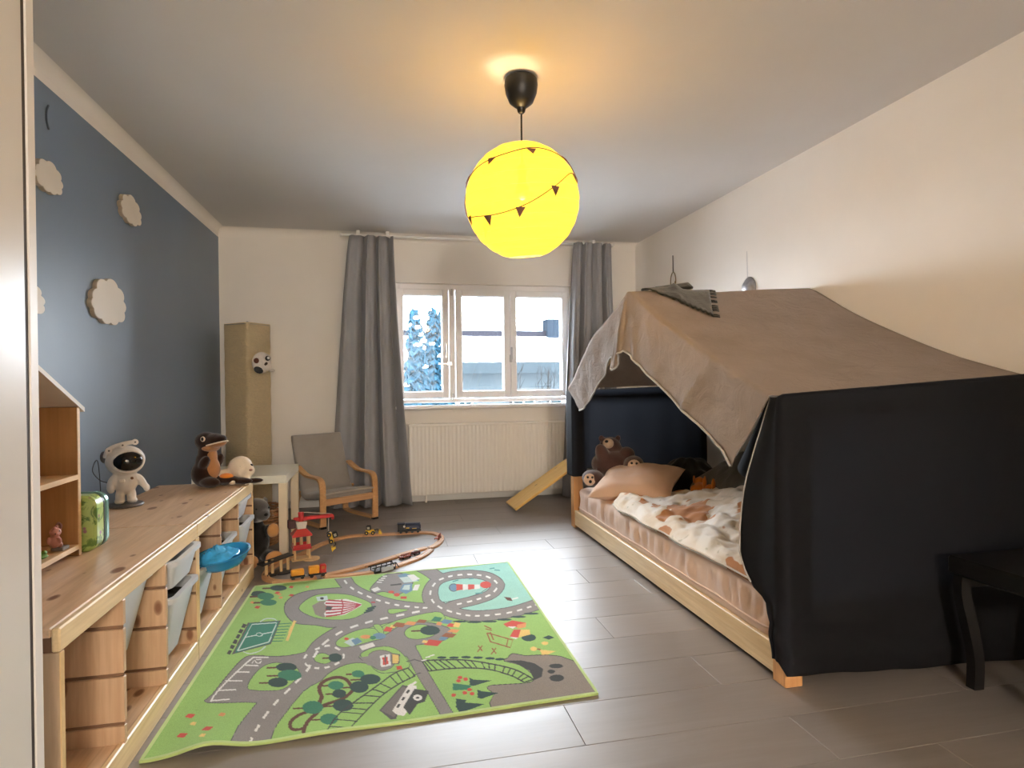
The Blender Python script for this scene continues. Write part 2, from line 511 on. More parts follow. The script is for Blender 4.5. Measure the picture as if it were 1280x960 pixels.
# curtain rail fixed under the ceiling, with its brackets
rail = thing('curtain_rail', 'slim white curtain rail running above the window between both grey curtains', 'curtain rail', (.9, 5.37, 2.355))
MB().box(-1.24, -.02, -.008, 1.24, .02, .008, .004).build('track', white_gloss, rail)
for x in (-1.1, -.85, .1, 1.05): MB().box(x - .015, -.012, .006, x + .015, .11, .045, .003).build('bracket', white_gloss, rail)
for x in (-1.24, 1.24): MB().box(x - .012, -.024, -.012, x + .012, .024, .012, .004).build('end_cap', white_gloss, rail)
# ================================================================== OUTSIDE
snow = plain('snow', (.88, .90, .93), .7, .03, 2, .2, 8, bd=.03, spec=0.0)
gr = MB(); G = []
for i in range(30):
    x = -40 + i * 3.2; G.append([(x, 7 + j * 2.2, -2.2 + .35 * nz(x, j * 2.2, 0, .15)) for j in range(34)])
gr.grid(G); structure(gr.build('ground', snow, smooth=0))
needles = plain('blue_green_needles', (.0045, .0130, .0200), .8, .35, 9, spec=0.0)
bark = plain('spruce_bark', (.06, .045, .035), .9, spec=0.0)
def conifer(x, y, h, r, label, seed):
    rd = random.Random(seed); t = thing('spruce_tree', label, 'tree', (x, y, -2.3), 0, 'snowy conifers outside the left pane')
    MB().cyl((0, 0, 0), (0, 0, h), .13, .01, 8).build('trunk', bark, t)
    m = MB(); s = MB(); H = h
    n = int(150 * h / 4)
    for k in range(n):
        u = (k + .5) / n; z = H * (.04 + .95 * u); L = r * (1 - u) ** .8 * rd.uniform(.75, 1.15) + .07
        a = k * 2.39996 + rd.uniform(-.3, .3); ca, sa = math.cos(a), math.sin(a)
        dz = -L * rd.uniform(.18, .5); w = .09 + .16 * L
        def P(q, side, up): return (ca * L * q - sa * side, sa * L * q + ca * side, z + dz * q * q + up)
        segs = [(0.05, w * .5), (.35, w), (.7, w * .75), (1.0, .01)]
        vs = []
        for q, ww in segs:
            j = rd.uniform(-.02, .02)
            vs += [P(q, ww, -.05), P(q, 0, .05 + j), P(q, -ww, -.05), P(q, 0, -.10)]
        fs = []
        for i in range(3):
            for e in range(4): fs.append((i * 4 + e, i * 4 + (e + 1) % 4, i * 4 + 4 + (e + 1) % 4, i * 4 + 4 + e))
        m.add(vs, fs)
        for i in range(5):
            q = rd.uniform(.3, .95); sd = rd.choice((-1, 1)); l = w * rd.uniform(.8, 1.5)
            b0 = Vector(P(q, 0, 0)); b1 = Vector(P(min(1.05, q + .22), sd * l, -.10 - rd.uniform(0, .08)))
            d = (b1 - b0); nn = Vector((-d.y, d.x, 0)).normalized() * .035
            m.add([b0 + nn, b0 - nn, b1, b0 + Vector((0, 0, .05))], [(0, 1, 2), (0, 2, 3), (1, 3, 2)])
        if rd.random() < .20:
            q = rd.uniform(.45, .85); s.ell(P(q, 0, .06), (w * rd.uniform(.5, .9), w * rd.uniform(.5, .9), .045), None, 7, 4)
    m.build('foliage', needles, t)['kind'] = 'stuff'
    s.build('snow_cover', snow, t, smooth=0)['kind'] = 'stuff'
    return t
conifer(.65, 12.6, 4.95, .66, 'snowy spruce seen through the left pane, leftmost of the three tops', 1)
conifer(1.15, 14.3, 5.18, .74, 'tallest snowy spruce in the middle of the three outside the left pane', 2)
conifer(1.56, 16.0, 5.40, .80, 'snowy spruce right of the other two, close to the left window sash', 3)

house = thing('neighbour_house', 'pale house across the garden with a wide snow covered roof', 'house', (6.5, 25, -2.2))
hw = plain('pale_render', (.0145, .0178, .0195), .9, .05, 1, spec=0.0); hf = plain('grey_fascia', (.0085, .0110, .0125), .8, spec=0.0)
MB().box(-6.5, 0, 0, 8, 7, 3.75).build('wall', hw, house)
MB().box(-6.9, -.75, 3.60, 8.4, -.55, 4.06).build('fascia', hf, house)
MB().prism([(-.7, 4.02), (3.6, 5.30), (3.6, 5.50), (-.75, 4.30)], lambda a, b: (-6.9, a, b), lambda a, b: (8.4, a, b)).build('roof_snow', snow, house)
MB().prism([(3.6, 5.30), (7.8, 4.02), (7.8, 4.3), (3.6, 5.50)], lambda a, b: (-6.9, a, b), lambda a, b: (8.4, a, b)).build('roof_snow', snow, house)
MB().box(-6.95, 3.3, 5.40, 8.45, 3.8, 5.70).build('ridge_cap', plain('ridge_tiles', (.006, .006, .0075), .8, spec=0.0), house)
ch = MB().box(1.3, 3.0, 4.9, 2.0, 4.0, 6.25); ch.build('chimney', plain('chimney_render', (.0045, .0062, .0085), .8, spec=0.0), house)
MB().box(1.25, 2.95, 6.25, 2.05, 4.05, 6.34).build('chimney_cap', snow, house)
wd = plain('far_window_glass', (.0055, .0088, .0100), .2, spec=0.0)
for x, w, z0, z1 in ((-3.4, .5, 1.2, 2.6), (-1.1, .9, 1.0, 2.7), (.55, 1.0, 1.5, 2.75), (3.2, 1.0, 1.5, 2.75)):
    f = MB().box(x - .06, -.05, z0 - .06, x + w + .06, .04, z1 + .06).build('window', white_frame, house)
    MB().box(x, -.065, z0, x + w * .47, -.045, z1).build('pane', wd, f); MB().box(x + w * .53, -.065, z0, x + w, -.045, z1).build('pane', wd, f)
br = plain('bare_twig_bark', (.006, .006, .006), .9, spec=0.0)
def shrub(x, y, h, label, seed):
    rd = random.Random(seed); t = thing('bare_shrub', label, 'shrub', (x, y, -2.2), 0); m = MB()
    for k in range(9):
        a = rd.uniform(0, 6.28); sp = rd.uniform(.1, .5)
        p = [(0, 0, 0), (math.cos(a) * sp * .4, math.sin(a) * sp * .4, h * .5), (math.cos(a) * sp, math.sin(a) * sp, h * rd.uniform(.8, 1.0))]
        m.tube(p, [.03, .02, .006], 5)
        for j in range(4):
            z = rd.uniform(.5, .9); q = (math.cos(a) * sp * z, math.sin(a) * sp * z, h * z); b = rd.uniform(0, 6.28)
            m.tube([q, (q[0] + math.cos(b) * .25, q[1] + math.sin(b) * .25, q[2] + .3)], [.012, .004], 4)
    m.build('branches', br, t)
shrub(4.15, 19.5, 4.05, 'bare shrub in front of the pale house behind the middle pane', 4)
shrub(5.45, 19.8, 3.95, 'bare shrub in front of the pale house behind the right pane', 5)
RUG_ART = [
('water',[256,3412,395,3437,562,3457,740,3508,741,2811,618,2677,416,2688,296,2756,219,2940,183,3110,239,3303]),
('line',[295,2782,302,2788,311,2796,322,2805,335,2814,353,2822,377,2829,402,2838,428,2848,452,2860,477,2874,503,2891,528,2914,553,2946,576,2985,598,3033,615,3098,617,3167,609,3218,597,3258,584,3292,567,3319,549,3339,529,3354,510,3366,489,3377,468,3385,445,3389,423,3391,401,3391,377,3388,354,3382,331,3372,310,3360,289,3344,267,3323,246,3294,227,3258,211,3216,198,3173,188,3128,180,3084,175,3038,174,2994,176,2952,182,2914,191,2879,202,2847,215,2818,230,2792,246,2768,263,2746,281,2726,300,2707,320,2689,342,2673,364,2660,386,2651,409,2646,432,2643,455,2642,481,2642,509,2644,537,2648,565,2654,593,2662,621,2674,647,2686,671,2698,693,2710,715,2722,733,2733,746,2741,751,2880,738,2872,720,2860,699,2846,677,2833,653,2821,627,2807,601,2795,576,2786,550,2779,523,2775,496,2773,471,2772,448,2773,427,2775,408,2779,389,2787,371,2798,353,2812,335,2828,319,2846,304,2864,292,2884,281,2904,273,2923,268,2942,266,2960,264,2977,264,2994,263,3012,262,3031,262,3051,262,3071,266,3094,273,3120,280,3144,288,3164,296,3181,307,3195,321,3206,337,3217,354,3224,371,3229,390,3232,409,3232,427,3231,445,3227,461,3221,477,3213,493,3202,507,3189,518,3175,525,3158,532,3138,536,3114,537,3098,535,3100,535,3100,529,3080,519,3056,507,3035,493,3017,473,3002,450,2988,427,2975,403,2964,377,2955,352,2946,330,2937,310,2926,295,2914,284,2904,277,2897]),
('line',[-293,3475,-285,3446,-274,3406,-262,3363,-252,3327,-244,3300,-236,3274,-225,3244,-212,3215,-198,3185,-182,3156,-165,3126,-146,3095,-125,3062,-101,3028,-77,2995,-53,2965,-31,2940,-8,2917,15,2896,38,2878,63,2861,87,2846,111,2834,132,2823,152,2814,170,2807,185,2802,195,2798,208,2924,197,2928,182,2933,165,2940,146,2949,125,2961,101,2973,78,2988,55,3004,35,3022,14,3043,-7,3065,-28,3090,-49,3117,-72,3148,-93,3180,-112,3210,-128,3238,-141,3265,-152,3291,-161,3315,-166,3334,-169,3350,-174,3371,-182,3400,-191,3436,-202,3480,-212,3521,-219,3551]),
('line',[-351,1799,-350,1809,-349,1824,-348,1841,-346,1858,-345,1874,-345,1889,-344,1904,-343,1919,-342,1936,-341,1954,-341,1971,-339,1990,-335,2011,-329,2034,-323,2058,-316,2081,-311,2106,-303,2131,-294,2157,-286,2184,-277,2211,-268,2238,-259,2267,-251,2298,-245,2331,-242,2362,-241,2386,-239,2409,-235,2436,-232,2464,-228,2489,-222,2513,-212,2540,-197,2568,-180,2596,-164,2620,-148,2638,-132,2652,-114,2665,-94,2678,-73,2690,-50,2700,-26,2710,-2,2720,24,2729,51,2738,78,2746,104,2754,130,2762,157,2771,180,2778,196,2784,189,2901,172,2897,148,2891,120,2884,93,2877,66,2871,38,2864,9,2857,-19,2849,-45,2840,-72,2831,-97,2821,-122,2810,-144,2798,-166,2785,-187,2769,-209,2748,-231,2723,-252,2693,-272,2661,-289,2628,-302,2593,-310,2557,-316,2524,-321,2494,-326,2463,-328,2436,-329,2416,-332,2398,-339,2377,-348,2352,-359,2326,-370,2300,-382,2274,-394,2248,-406,2221,-418,2193,-426,2163,-433,2134,-438,2106,-443,2080,-448,2056,-451,2033,-454,2013,-456,1994,-457,1975,-457,1957,-457,1940,-457,1924,-457,1907,-458,1889,-458,1873,-458,1862]),
('line',[46,2448,53,2433,62,2413,70,2390,77,2367,83,2342,88,2312,94,2276,102,2236,111,2192,121,2146,131,2100,141,2053,152,2000,163,1945,173,1896,179,1864,220,1881,213,1914,203,1964,192,2021,181,2075,171,2124,162,2172,152,2218,145,2261,139,2300,135,2336,130,2372,124,2409,115,2445,106,2477,98,2503,94,2521]),
('line',[-466,3003,-471,3034,-473,3065,-473,3094,-469,3125,-461,3154,-449,3180,-433,3201,-413,3217,-391,3230,-367,3237,-341,3240,-313,3241,-283,3243,-251,3243,-222,3236,-197,3223,-174,3203,-148,3170,-111,3118,-73,3056,-43,2997,-23,2942,-11,2892,-13,2858,-37,2833,-77,2815,-117,2799,-154,2776,-191,2753,-224,2743,-252,2751,-278,2770,-306,2789,-336,2802,-366,2813,-391,2828,-410,2852,-426,2882,-439,2912,-450,2943,-459,2973,-466,3004,-471,3036,-479,3037,-474,3004,-466,2969,-456,2935,-444,2903,-429,2870,-412,2839,-391,2813,-364,2796,-334,2785,-305,2773,-278,2755,-251,2735,-222,2727,-188,2737,-151,2759,-115,2782,-75,2798,-34,2815,-7,2844,-3,2895,-17,2953,-38,3011,-69,3073,-108,3137,-145,3190,-173,3224,-197,3245,-223,3259,-254,3266,-286,3266,-316,3264,-344,3262,-370,3260,-395,3252,-418,3239,-439,3222,-456,3201,-468,3173,-477,3141,-482,3107,-482,3073,-479,3038,-474,3005]),
('line',[-470,3004,-475,3036,-478,3069,-477,3101,-473,3133,-464,3164,-452,3190,-436,3212,-415,3228,-393,3241,-369,3248,-342,3251,-315,3252,-284,3254,-253,3254,-222,3248,-197,3234,-174,3213,-146,3180,-110,3127,-71,3064,-41,3004,-20,2947,-7,2894,-10,2851,-36,2824,-76,2807,-116,2790,-153,2767,-190,2745,-223,2735,-252,2743,-278,2763,-305,2781,-335,2793,-365,2804,-391,2820,-411,2845,-427,2876,-441,2908,-453,2939,-463,2971]),
('line',[-593,2194,-602,2201,-596,2212,-586,2238,-580,2287,-572,2351,-564,2409,-557,2449,-550,2480,-542,2502,-534,2515,-525,2519,-509,2517,-483,2508,-451,2494,-418,2485,-384,2483,-350,2487,-320,2497,-297,2516,-280,2542,-265,2566,-253,2591,-243,2612,-234,2613,-216,2584,-197,2536,-188,2480,-195,2406,-212,2325,-233,2264,-264,2233,-301,2217,-333,2196,-355,2161,-372,2124,-386,2099,-399,2092,-411,2094,-417,2099,-415,2109,-411,2132,-427,2155,-478,2169,-546,2181,-595,2195,-605,2206,-606,2198,-593,2185,-544,2171,-476,2159,-426,2146,-416,2132,-421,2115,-422,2097,-410,2086,-397,2083,-382,2090,-367,2116,-350,2153,-329,2186,-297,2206,-260,2223,-229,2254,-206,2317,-189,2399,-182,2476,-191,2541,-212,2594,-233,2626,-248,2626,-258,2603,-270,2579,-285,2555,-302,2529,-323,2510,-353,2500,-387,2497,-420,2498,-452,2507,-485,2522,-512,2531,-529,2532,-539,2528,-548,2514,-557,2490,-564,2459,-570,2418,-579,2360,-587,2295,-593,2246,-601,2221,-609,2204,-594,2186]),
('line',[-594,2190,-606,2202,-599,2216,-590,2242,-584,2291,-575,2355,-567,2413,-560,2454,-553,2485,-545,2508,-537,2521,-527,2525,-510,2524,-484,2515,-452,2501,-419,2491,-385,2490,-351,2494,-322,2504,-300,2523,-283,2549,-268,2573,-255,2597,-245,2619,-234,2619,-214,2589,-194,2539,-185,2478,-192,2402,-209,2321,-231,2259,-262,2228,-299,2212,-331,2191,-353,2157,-369,2120,-384,2095,-398,2087,-410,2090,-419,2098,-418,2112,-414,2132,-427,2150,-477,2164,-545,2176]),
('line',[-281,2570,-260,2592,-232,2598,-206,2606,-188,2627,-176,2650,-158,2659,-127,2645,-91,2617,-60,2595,-41,2583,-26,2577,-9,2583,11,2606,34,2640,60,2667,92,2682,128,2690,163,2686,200,2665,236,2633,260,2602,268,2575,268,2550,261,2529,246,2510,223,2493,199,2482,170,2479,139,2481,116,2479,109,2461,112,2443,112,2432,102,2413,88,2393,72,2387,54,2404,31,2437,6,2460,-22,2464,-50,2459,-74,2450,-92,2442,-107,2431,-111,2407,-94,2377,-69,2344,-54,2324,-53,2335,-63,2348,-76,2360,-87,2368,-101,2374,-116,2377,-134,2375,-154,2370,-175,2357,-198,2333,-221,2303,-242,2272,-261,2241,-279,2210,-297,2188,-322,2169,-347,2157,-355,2163,-343,2219,-315,2309,-291,2396,-285,2466,-286,2527,-281,2571,-260,2593,-264,2606,-287,2582,-293,2533,-292,2472,-297,2404,-321,2317,-348,2227,-361,2168,-345,2147,-318,2159,-293,2178,-275,2201,-257,2232,-238,2262,-216,2292,-194,2322,-172,2345,-151,2358,-132,2363,-115,2364,-100,2362,-88,2356,-77,2349,-65,2337,-55,2325,-51,2334,-67,2354,-91,2387,-105,2412,-103,2420,-90,2429,-72,2437,-49,2445,-21,2451,5,2448,28,2425,51,2393,72,2374,91,2381,106,2402,118,2424,119,2445,116,2459,118,2465,139,2468,170,2466,199,2469,224,2480,248,2496,265,2518,275,2547,275,2582,264,2614,239,2647,203,2681,165,2702,128,2706,91,2698,57,2683,30,2654,8,2620,-12,2597,-27,2592,-40,2598,-59,2609,-90,2631,-127,2659,-159,2675,-180,2665,-193,2641,-209,2620,-234,2613,-264,2607,-286,2583]),
('line',[-284,2576,-262,2600,-233,2605,-207,2613,-191,2634,-178,2657,-158,2667,-127,2652,-91,2624,-60,2602,-41,2590,-26,2585,-10,2590,9,2613,32,2647,58,2675,91,2690,128,2698,164,2694,201,2673,237,2640,262,2608,272,2578,271,2549,263,2523,247,2503,224,2487,199,2475,170,2473,139,2475,117,2472,112,2460,116,2444,115,2428,104,2407,89,2387,72,2380,52,2399,30,2431,5,2454,-22,2458,-50,2452,-73,2444,-91,2436,-105,2426,-108,2410,-93,2382,-68,2349,-52,2329,-54,2330,-64,2343,-76,2354,-88,2362,-100,2368,-116,2370,-133,2369,-153,2364,-173,2351,-196,2328,-219,2297,-240,2267,-259,2236,-277,2206,-295,2183,-320,2164,-346,2152,-358,2165,-346,2223,-318,2313,-294,2400,-289,2469,-290,2530]),
('line',[-74,3181,-70,3212,-60,3250,-48,3286,-38,3317,-28,3346,-16,3370,-1,3389,16,3404,35,3412,56,3410,78,3401,98,3382,116,3349,131,3307,138,3271,134,3241,123,3206,110,3173,96,3143,82,3116,69,3101,57,3101,45,3110,31,3122,15,3135,-2,3150,-18,3159,-31,3154,-41,3144,-50,3142,-60,3153,-70,3170,-74,3186,-70,3214,-78,3225,-83,3188,-76,3155,-63,3133,-50,3121,-39,3123,-29,3133,-18,3137,-3,3129,13,3114,29,3102,43,3090,56,3080,70,3080,86,3097,101,3124,115,3156,129,3189,142,3228,147,3275,138,3323,121,3369,101,3405,80,3426,56,3436,34,3437,14,3430,-4,3414,-21,3393,-34,3367,-45,3336,-55,3304,-67,3267,-78,3227,-83,3193]),
('line',[-79,3187,-74,3220,-63,3258,-52,3295,-42,3327,-31,3356,-18,3381,-3,3402,15,3417,34,3424,56,3423,79,3414,100,3394,118,3359,135,3315,142,3273,138,3234,126,3197,112,3164,99,3134,84,3106,70,3090,57,3090,44,3100,30,3112,14,3125,-3,3139,-18,3148,-30,3144,-40,3134,-50,3132,-61,3143,-73,3162]),
('line',[163,3448,172,3431,184,3407,197,3380,207,3354,218,3324,229,3290,240,3259,248,3237,317,3349,310,3372,299,3406,285,3446,271,3482,256,3516,241,3548,228,3575,219,3594]),
('line',[-108,2760,-80,3070,67,2978,204,2890,227,2812,61,2756,-79,2708]),
('road',[294,2789,302,2795,311,2803,322,2813,335,2821,353,2829,377,2837,403,2845,428,2856,452,2868,477,2881,502,2898,528,2921,552,2952,574,2991,595,3037,611,3098,612,3162,604,3211,593,3250,580,3283,564,3309,546,3329,527,3344,508,3356,488,3366,466,3374,444,3378,422,3380,400,3380,377,3377,354,3371,331,3362,310,3349,289,3334,268,3313,248,3286,230,3250,214,3210,202,3168,192,3125,184,3082,179,3038,178,2995,179,2955,186,2918,194,2883,205,2852,218,2824,232,2798,248,2774,265,2753,282,2733,301,2714,322,2695,343,2679,365,2666,388,2658,410,2653,432,2650,456,2649,482,2649,510,2651,538,2655,566,2660,594,2669,621,2681,647,2693,671,2705,694,2717,716,2729,734,2741,747,2748,751,2873,738,2864,719,2852,698,2838,676,2826,652,2813,627,2800,601,2788,575,2778,549,2772,522,2768,495,2765,470,2765,447,2765,426,2768,407,2772,388,2780,370,2790,351,2805,333,2821,317,2839,302,2857,289,2877,279,2897,271,2917,265,2936,262,2955,261,2973,260,2992,259,3010,258,3031,258,3052,259,3074,263,3098,270,3125,278,3151,286,3172,295,3189,307,3204,321,3216,337,3226,354,3234,372,3239,391,3242,410,3242,428,3241,446,3237,463,3231,479,3222,495,3211,509,3198,520,3184,528,3166,535,3145,540,3121,541,3102,539,3101,538,3096,532,3074,521,3049,508,3027,493,3009,473,2994,450,2980,426,2967,403,2956,377,2947,352,2938,330,2929,311,2918,296,2906,285,2897,278,2890]),
('road',[-290,3480,-282,3452,-271,3411,-259,3368,-249,3332,-241,3305,-233,3279,-223,3250,-210,3221,-196,3192,-181,3163,-164,3133,-145,3103,-123,3070,-100,3035,-76,3002,-52,2972,-30,2947,-7,2924,16,2904,39,2885,63,2868,88,2854,112,2841,133,2831,152,2822,170,2815,185,2809,196,2805,207,2916,197,2920,182,2925,164,2933,145,2942,124,2953,101,2965,77,2980,55,2996,34,3014,13,3035,-8,3057,-29,3082,-50,3109,-73,3140,-95,3172,-114,3202,-129,3230,-142,3258,-154,3284,-163,3308,-169,3328,-172,3345,-177,3366,-185,3394,-194,3431,-205,3474,-215,3516,-223,3545]),
('road',[-353,1801,-352,1811,-351,1826,-350,1843,-349,1860,-348,1876,-347,1891,-346,1906,-345,1921,-344,1938,-344,1956,-343,1973,-341,1992,-337,2013,-332,2037,-325,2061,-319,2084,-313,2109,-305,2134,-297,2161,-288,2188,-280,2215,-271,2242,-262,2270,-254,2301,-248,2334,-245,2364,-244,2389,-242,2412,-238,2439,-235,2467,-231,2493,-225,2518,-214,2545,-199,2573,-182,2601,-166,2626,-150,2644,-133,2659,-115,2671,-95,2684,-74,2696,-51,2707,-27,2717,-3,2727,23,2736,50,2745,77,2753,103,2761,130,2769,156,2778,180,2785,196,2791,189,2893,172,2889,148,2883,121,2876,94,2869,67,2863,38,2856,10,2849,-18,2841,-44,2833,-71,2824,-96,2814,-121,2803,-143,2791,-164,2778,-186,2762,-207,2742,-228,2716,-249,2687,-269,2656,-286,2623,-299,2588,-307,2553,-313,2521,-318,2491,-322,2460,-325,2433,-326,2413,-329,2394,-336,2373,-346,2349,-357,2323,-368,2296,-379,2271,-391,2244,-404,2217,-415,2190,-423,2160,-430,2131,-436,2103,-441,2077,-445,2053,-449,2031,-451,2011,-454,1992,-454,1973,-455,1955,-455,1938,-455,1922,-455,1905,-455,1887,-455,1871,-455,1860]),
('road',[48,2451,55,2436,64,2416,73,2393,80,2369,85,2344,91,2313,97,2277,104,2237,113,2194,123,2148,134,2101,144,2054,154,2002,166,1946,175,1898,182,1865,218,1880,211,1913,201,1962,189,2020,178,2074,169,2122,159,2170,150,2216,142,2259,136,2298,132,2334,127,2370,121,2407,113,2442,104,2474,96,2499,91,2517]),
('road',[-470,3004,-475,3036,-478,3069,-477,3101,-473,3133,-464,3164,-452,3190,-436,3212,-415,3228,-393,3241,-369,3248,-342,3251,-315,3252,-284,3254,-253,3254,-222,3248,-197,3234,-174,3213,-146,3180,-110,3127,-71,3064,-41,3004,-20,2947,-7,2894,-10,2851,-36,2824,-76,2807,-116,2790,-153,2767,-190,2745,-223,2735,-252,2743,-278,2763,-305,2781,-335,2793,-365,2804,-391,2820,-411,2845,-427,2876,-441,2908,-453,2939,-463,2971]),
('road',[-594,2190,-606,2202,-599,2216,-590,2242,-584,2291,-575,2355,-567,2413,-560,2454,-553,2485,-545,2508,-537,2521,-527,2525,-510,2524,-484,2515,-452,2501,-419,2491,-385,2490,-351,2494,-322,2504,-300,2523,-283,2549,-268,2573,-255,2597,-245,2619,-234,2619,-214,2589,-194,2539,-185,2478,-192,2402,-209,2321,-231,2259,-262,2228,-299,2212,-331,2191,-353,2157,-369,2120,-384,2095,-398,2087,-410,2090,-419,2098,-418,2112,-414,2132,-427,2150,-477,2164,-545,2176]),
('road',[-284,2576,-262,2600,-233,2605,-207,2613,-191,2634,-178,2657,-158,2667,-127,2652,-91,2624,-60,2602,-41,2590,-26,2585,-10,2590,9,2613,32,2647,58,2675,91,2690,128,2698,164,2694,201,2673,237,2640,262,2608,272,2578,271,2549,263,2523,247,2503,224,2487,199,2475,170,2473,139,2475,117,2472,112,2460,116,2444,115,2428,104,2407,89,2387,72,2380,52,2399,30,2431,5,2454,-22,2458,-50,2452,-73,2444,-91,2436,-105,2426,-108,2410,-93,2382,-68,2349,-52,2329,-54,2330,-64,2343,-76,2354,-88,2362,-100,2368,-116,2370,-133,2369,-153,2364,-173,2351,-196,2328,-219,2297,-240,2267,-259,2236,-277,2206,-295,2183,-320,2164,-346,2152,-358,2165,-346,2223,-318,2313,-294,2400,-289,2469,-290,2530]),
('road',[-79,3187,-74,3220,-63,3258,-52,3295,-42,3327,-31,3356,-18,3381,-3,3402,15,3417,34,3424,56,3423,79,3414,100,3394,118,3359,135,3315,142,3273,138,3234,126,3197,112,3164,99,3134,84,3106,70,3090,57,3090,44,3100,30,3112,14,3125,-3,3139,-18,3148,-30,3144,-40,3134,-50,3132,-61,3143,-73,3162]),
('road',[166,3457,175,3439,187,3415,199,3388,210,3361,220,3332,232,3297,243,3266,250,3244,314,3342,306,3365,295,3399,282,3438,268,3474,253,3507,238,3538,226,3565,217,3584]),
('road',[-108,2760,-80,3070,67,2978,204,2890,227,2812,61,2756,-79,2708]),
('line',[271,2933,263,2963,262,3008,264,3054,268,3095,275,3134,286,3165,299,3188,316,3203,336,3215,357,3225,381,3230,406,3231,432,3229,458,3222,481,3212,499,3196,513,3177,523,3156,527,3137,528,3119,525,3102,516,3081,502,3058,486,3036,469,3017,451,3000,429,2985,403,2972,373,2959,345,2950,316,2938,289,2929,270,2935,262,2964,257,2954,267,2921,288,2914,316,2923,344,2934,373,2944,403,2956,429,2970,451,2985,470,3002,487,3021,504,3043,519,3068,531,3095,536,3122,535,3148,529,3171,519,3193,504,3214,485,3230,461,3241,434,3247,408,3249,383,3248,358,3243,336,3233,315,3221,297,3204,281,3179,269,3142,261,3099,257,3055,255,3006,256,2956,266,2923]),
('water',[268,2928,260,2959,258,3007,260,3055,265,3097,272,3138,283,3172,298,3196,316,3212,336,3224,358,3234,382,3239,407,3240,433,3238,460,3232,483,3221,501,3205,516,3185,526,3163,531,3143,532,3121,528,3098,518,3075,503,3050,486,3028,470,3010,451,2993,429,2978,403,2964,373,2952,344,2942,316,2931,288,2922]),
('line',[-401,2996,-403,3022,-400,3048,-393,3074,-384,3101,-372,3127,-358,3148,-344,3161,-329,3168,-307,3170,-274,3164,-235,3153,-200,3137,-173,3116,-149,3090,-127,3063,-105,3033,-85,3003,-73,2975,-72,2953,-76,2930,-86,2905,-102,2877,-123,2851,-144,2831,-163,2822,-183,2820,-205,2823,-234,2831,-266,2844,-295,2859,-319,2878,-339,2899,-358,2922,-376,2948,-392,2975,-401,3000,-403,3024,-410,3027,-407,2996,-395,2965,-378,2936,-359,2910,-340,2887,-319,2865,-295,2846,-266,2830,-234,2818,-204,2810,-181,2807,-161,2809,-141,2818,-119,2838,-98,2865,-81,2893,-71,2919,-65,2949,-68,2983,-82,3015,-103,3047,-125,3077,-148,3105,-172,3132,-200,3154,-236,3170,-276,3181,-309,3187,-331,3185,-348,3178,-362,3164,-377,3143,-390,3115,-399,3087,-406,3059,-410,3029,-408,3000]),
('green',[-404,2998,-407,3026,-403,3054,-396,3081,-387,3108,-374,3135,-360,3156,-346,3169,-330,3177,-308,3178,-275,3173,-236,3162,-200,3145,-172,3124,-148,3098,-126,3070,-104,3040,-83,3009,-71,2979,-68,2951,-73,2925,-84,2899,-100,2871,-121,2844,-142,2825,-162,2816,-182,2814,-205,2816,-234,2824,-266,2837,-295,2853,-319,2871,-340,2893,-358,2916,-377,2942,-393,2970]),
('line',[-477,2259,-480,2276,-481,2299,-479,2322,-477,2346,-472,2371,-466,2392,-459,2409,-450,2422,-440,2430,-427,2434,-412,2433,-394,2426,-371,2410,-346,2388,-329,2366,-323,2344,-322,2320,-326,2296,-334,2271,-345,2246,-358,2229,-373,2224,-389,2226,-405,2229,-423,2233,-440,2238,-455,2244,-466,2249,-473,2253,-477,2261,-480,2277,-485,2279,-482,2260,-474,2247,-465,2241,-454,2236,-439,2230,-421,2225,-404,2221,-387,2218,-371,2216,-355,2221,-341,2239,-329,2264,-321,2290,-317,2316,-318,2344,-326,2372,-346,2397,-371,2419,-395,2435,-413,2443,-429,2444,-443,2440,-454,2431,-463,2417,-471,2400,-477,2378,-482,2352,-485,2328,-486,2303,-485,2280,-482,2261]),
('green',[-480,2260,-483,2278,-483,2301,-482,2325,-479,2349,-474,2374,-468,2396,-461,2413,-452,2427,-441,2435,-428,2439,-412,2438,-394,2431,-371,2415,-346,2393,-328,2369,-320,2344,-320,2318,-323,2293,-331,2267,-343,2242,-357,2225,-372,2220,-388,2222,-404,2225,-422,2229,-440,2234,-454,2240,-466,2245,-474,2250]),
('line',[-268,2422,-271,2435,-271,2448,-269,2459,-265,2469,-259,2476,-252,2478,-242,2472,-230,2460,-221,2447,-215,2434,-212,2420,-212,2410,-217,2402,-226,2395,-235,2394,-247,2400,-260,2412,-269,2424,-272,2436,-276,2434,-272,2418,-261,2404,-247,2391,-234,2384,-223,2386,-214,2392,-207,2403,-207,2419,-211,2438,-218,2454,-228,2469,-241,2482,-253,2489,-262,2486,-269,2478,-274,2467,-277,2453,-277,2435,-273,2420]),
('green',[-270,2421,-274,2435,-274,2450,-272,2463,-267,2473,-261,2481,-253,2483,-242,2477,-229,2464,-219,2450,-213,2436,-210,2420,-210,2407,-215,2397,-224,2390,-235,2389,-247,2396,-261,2408]),
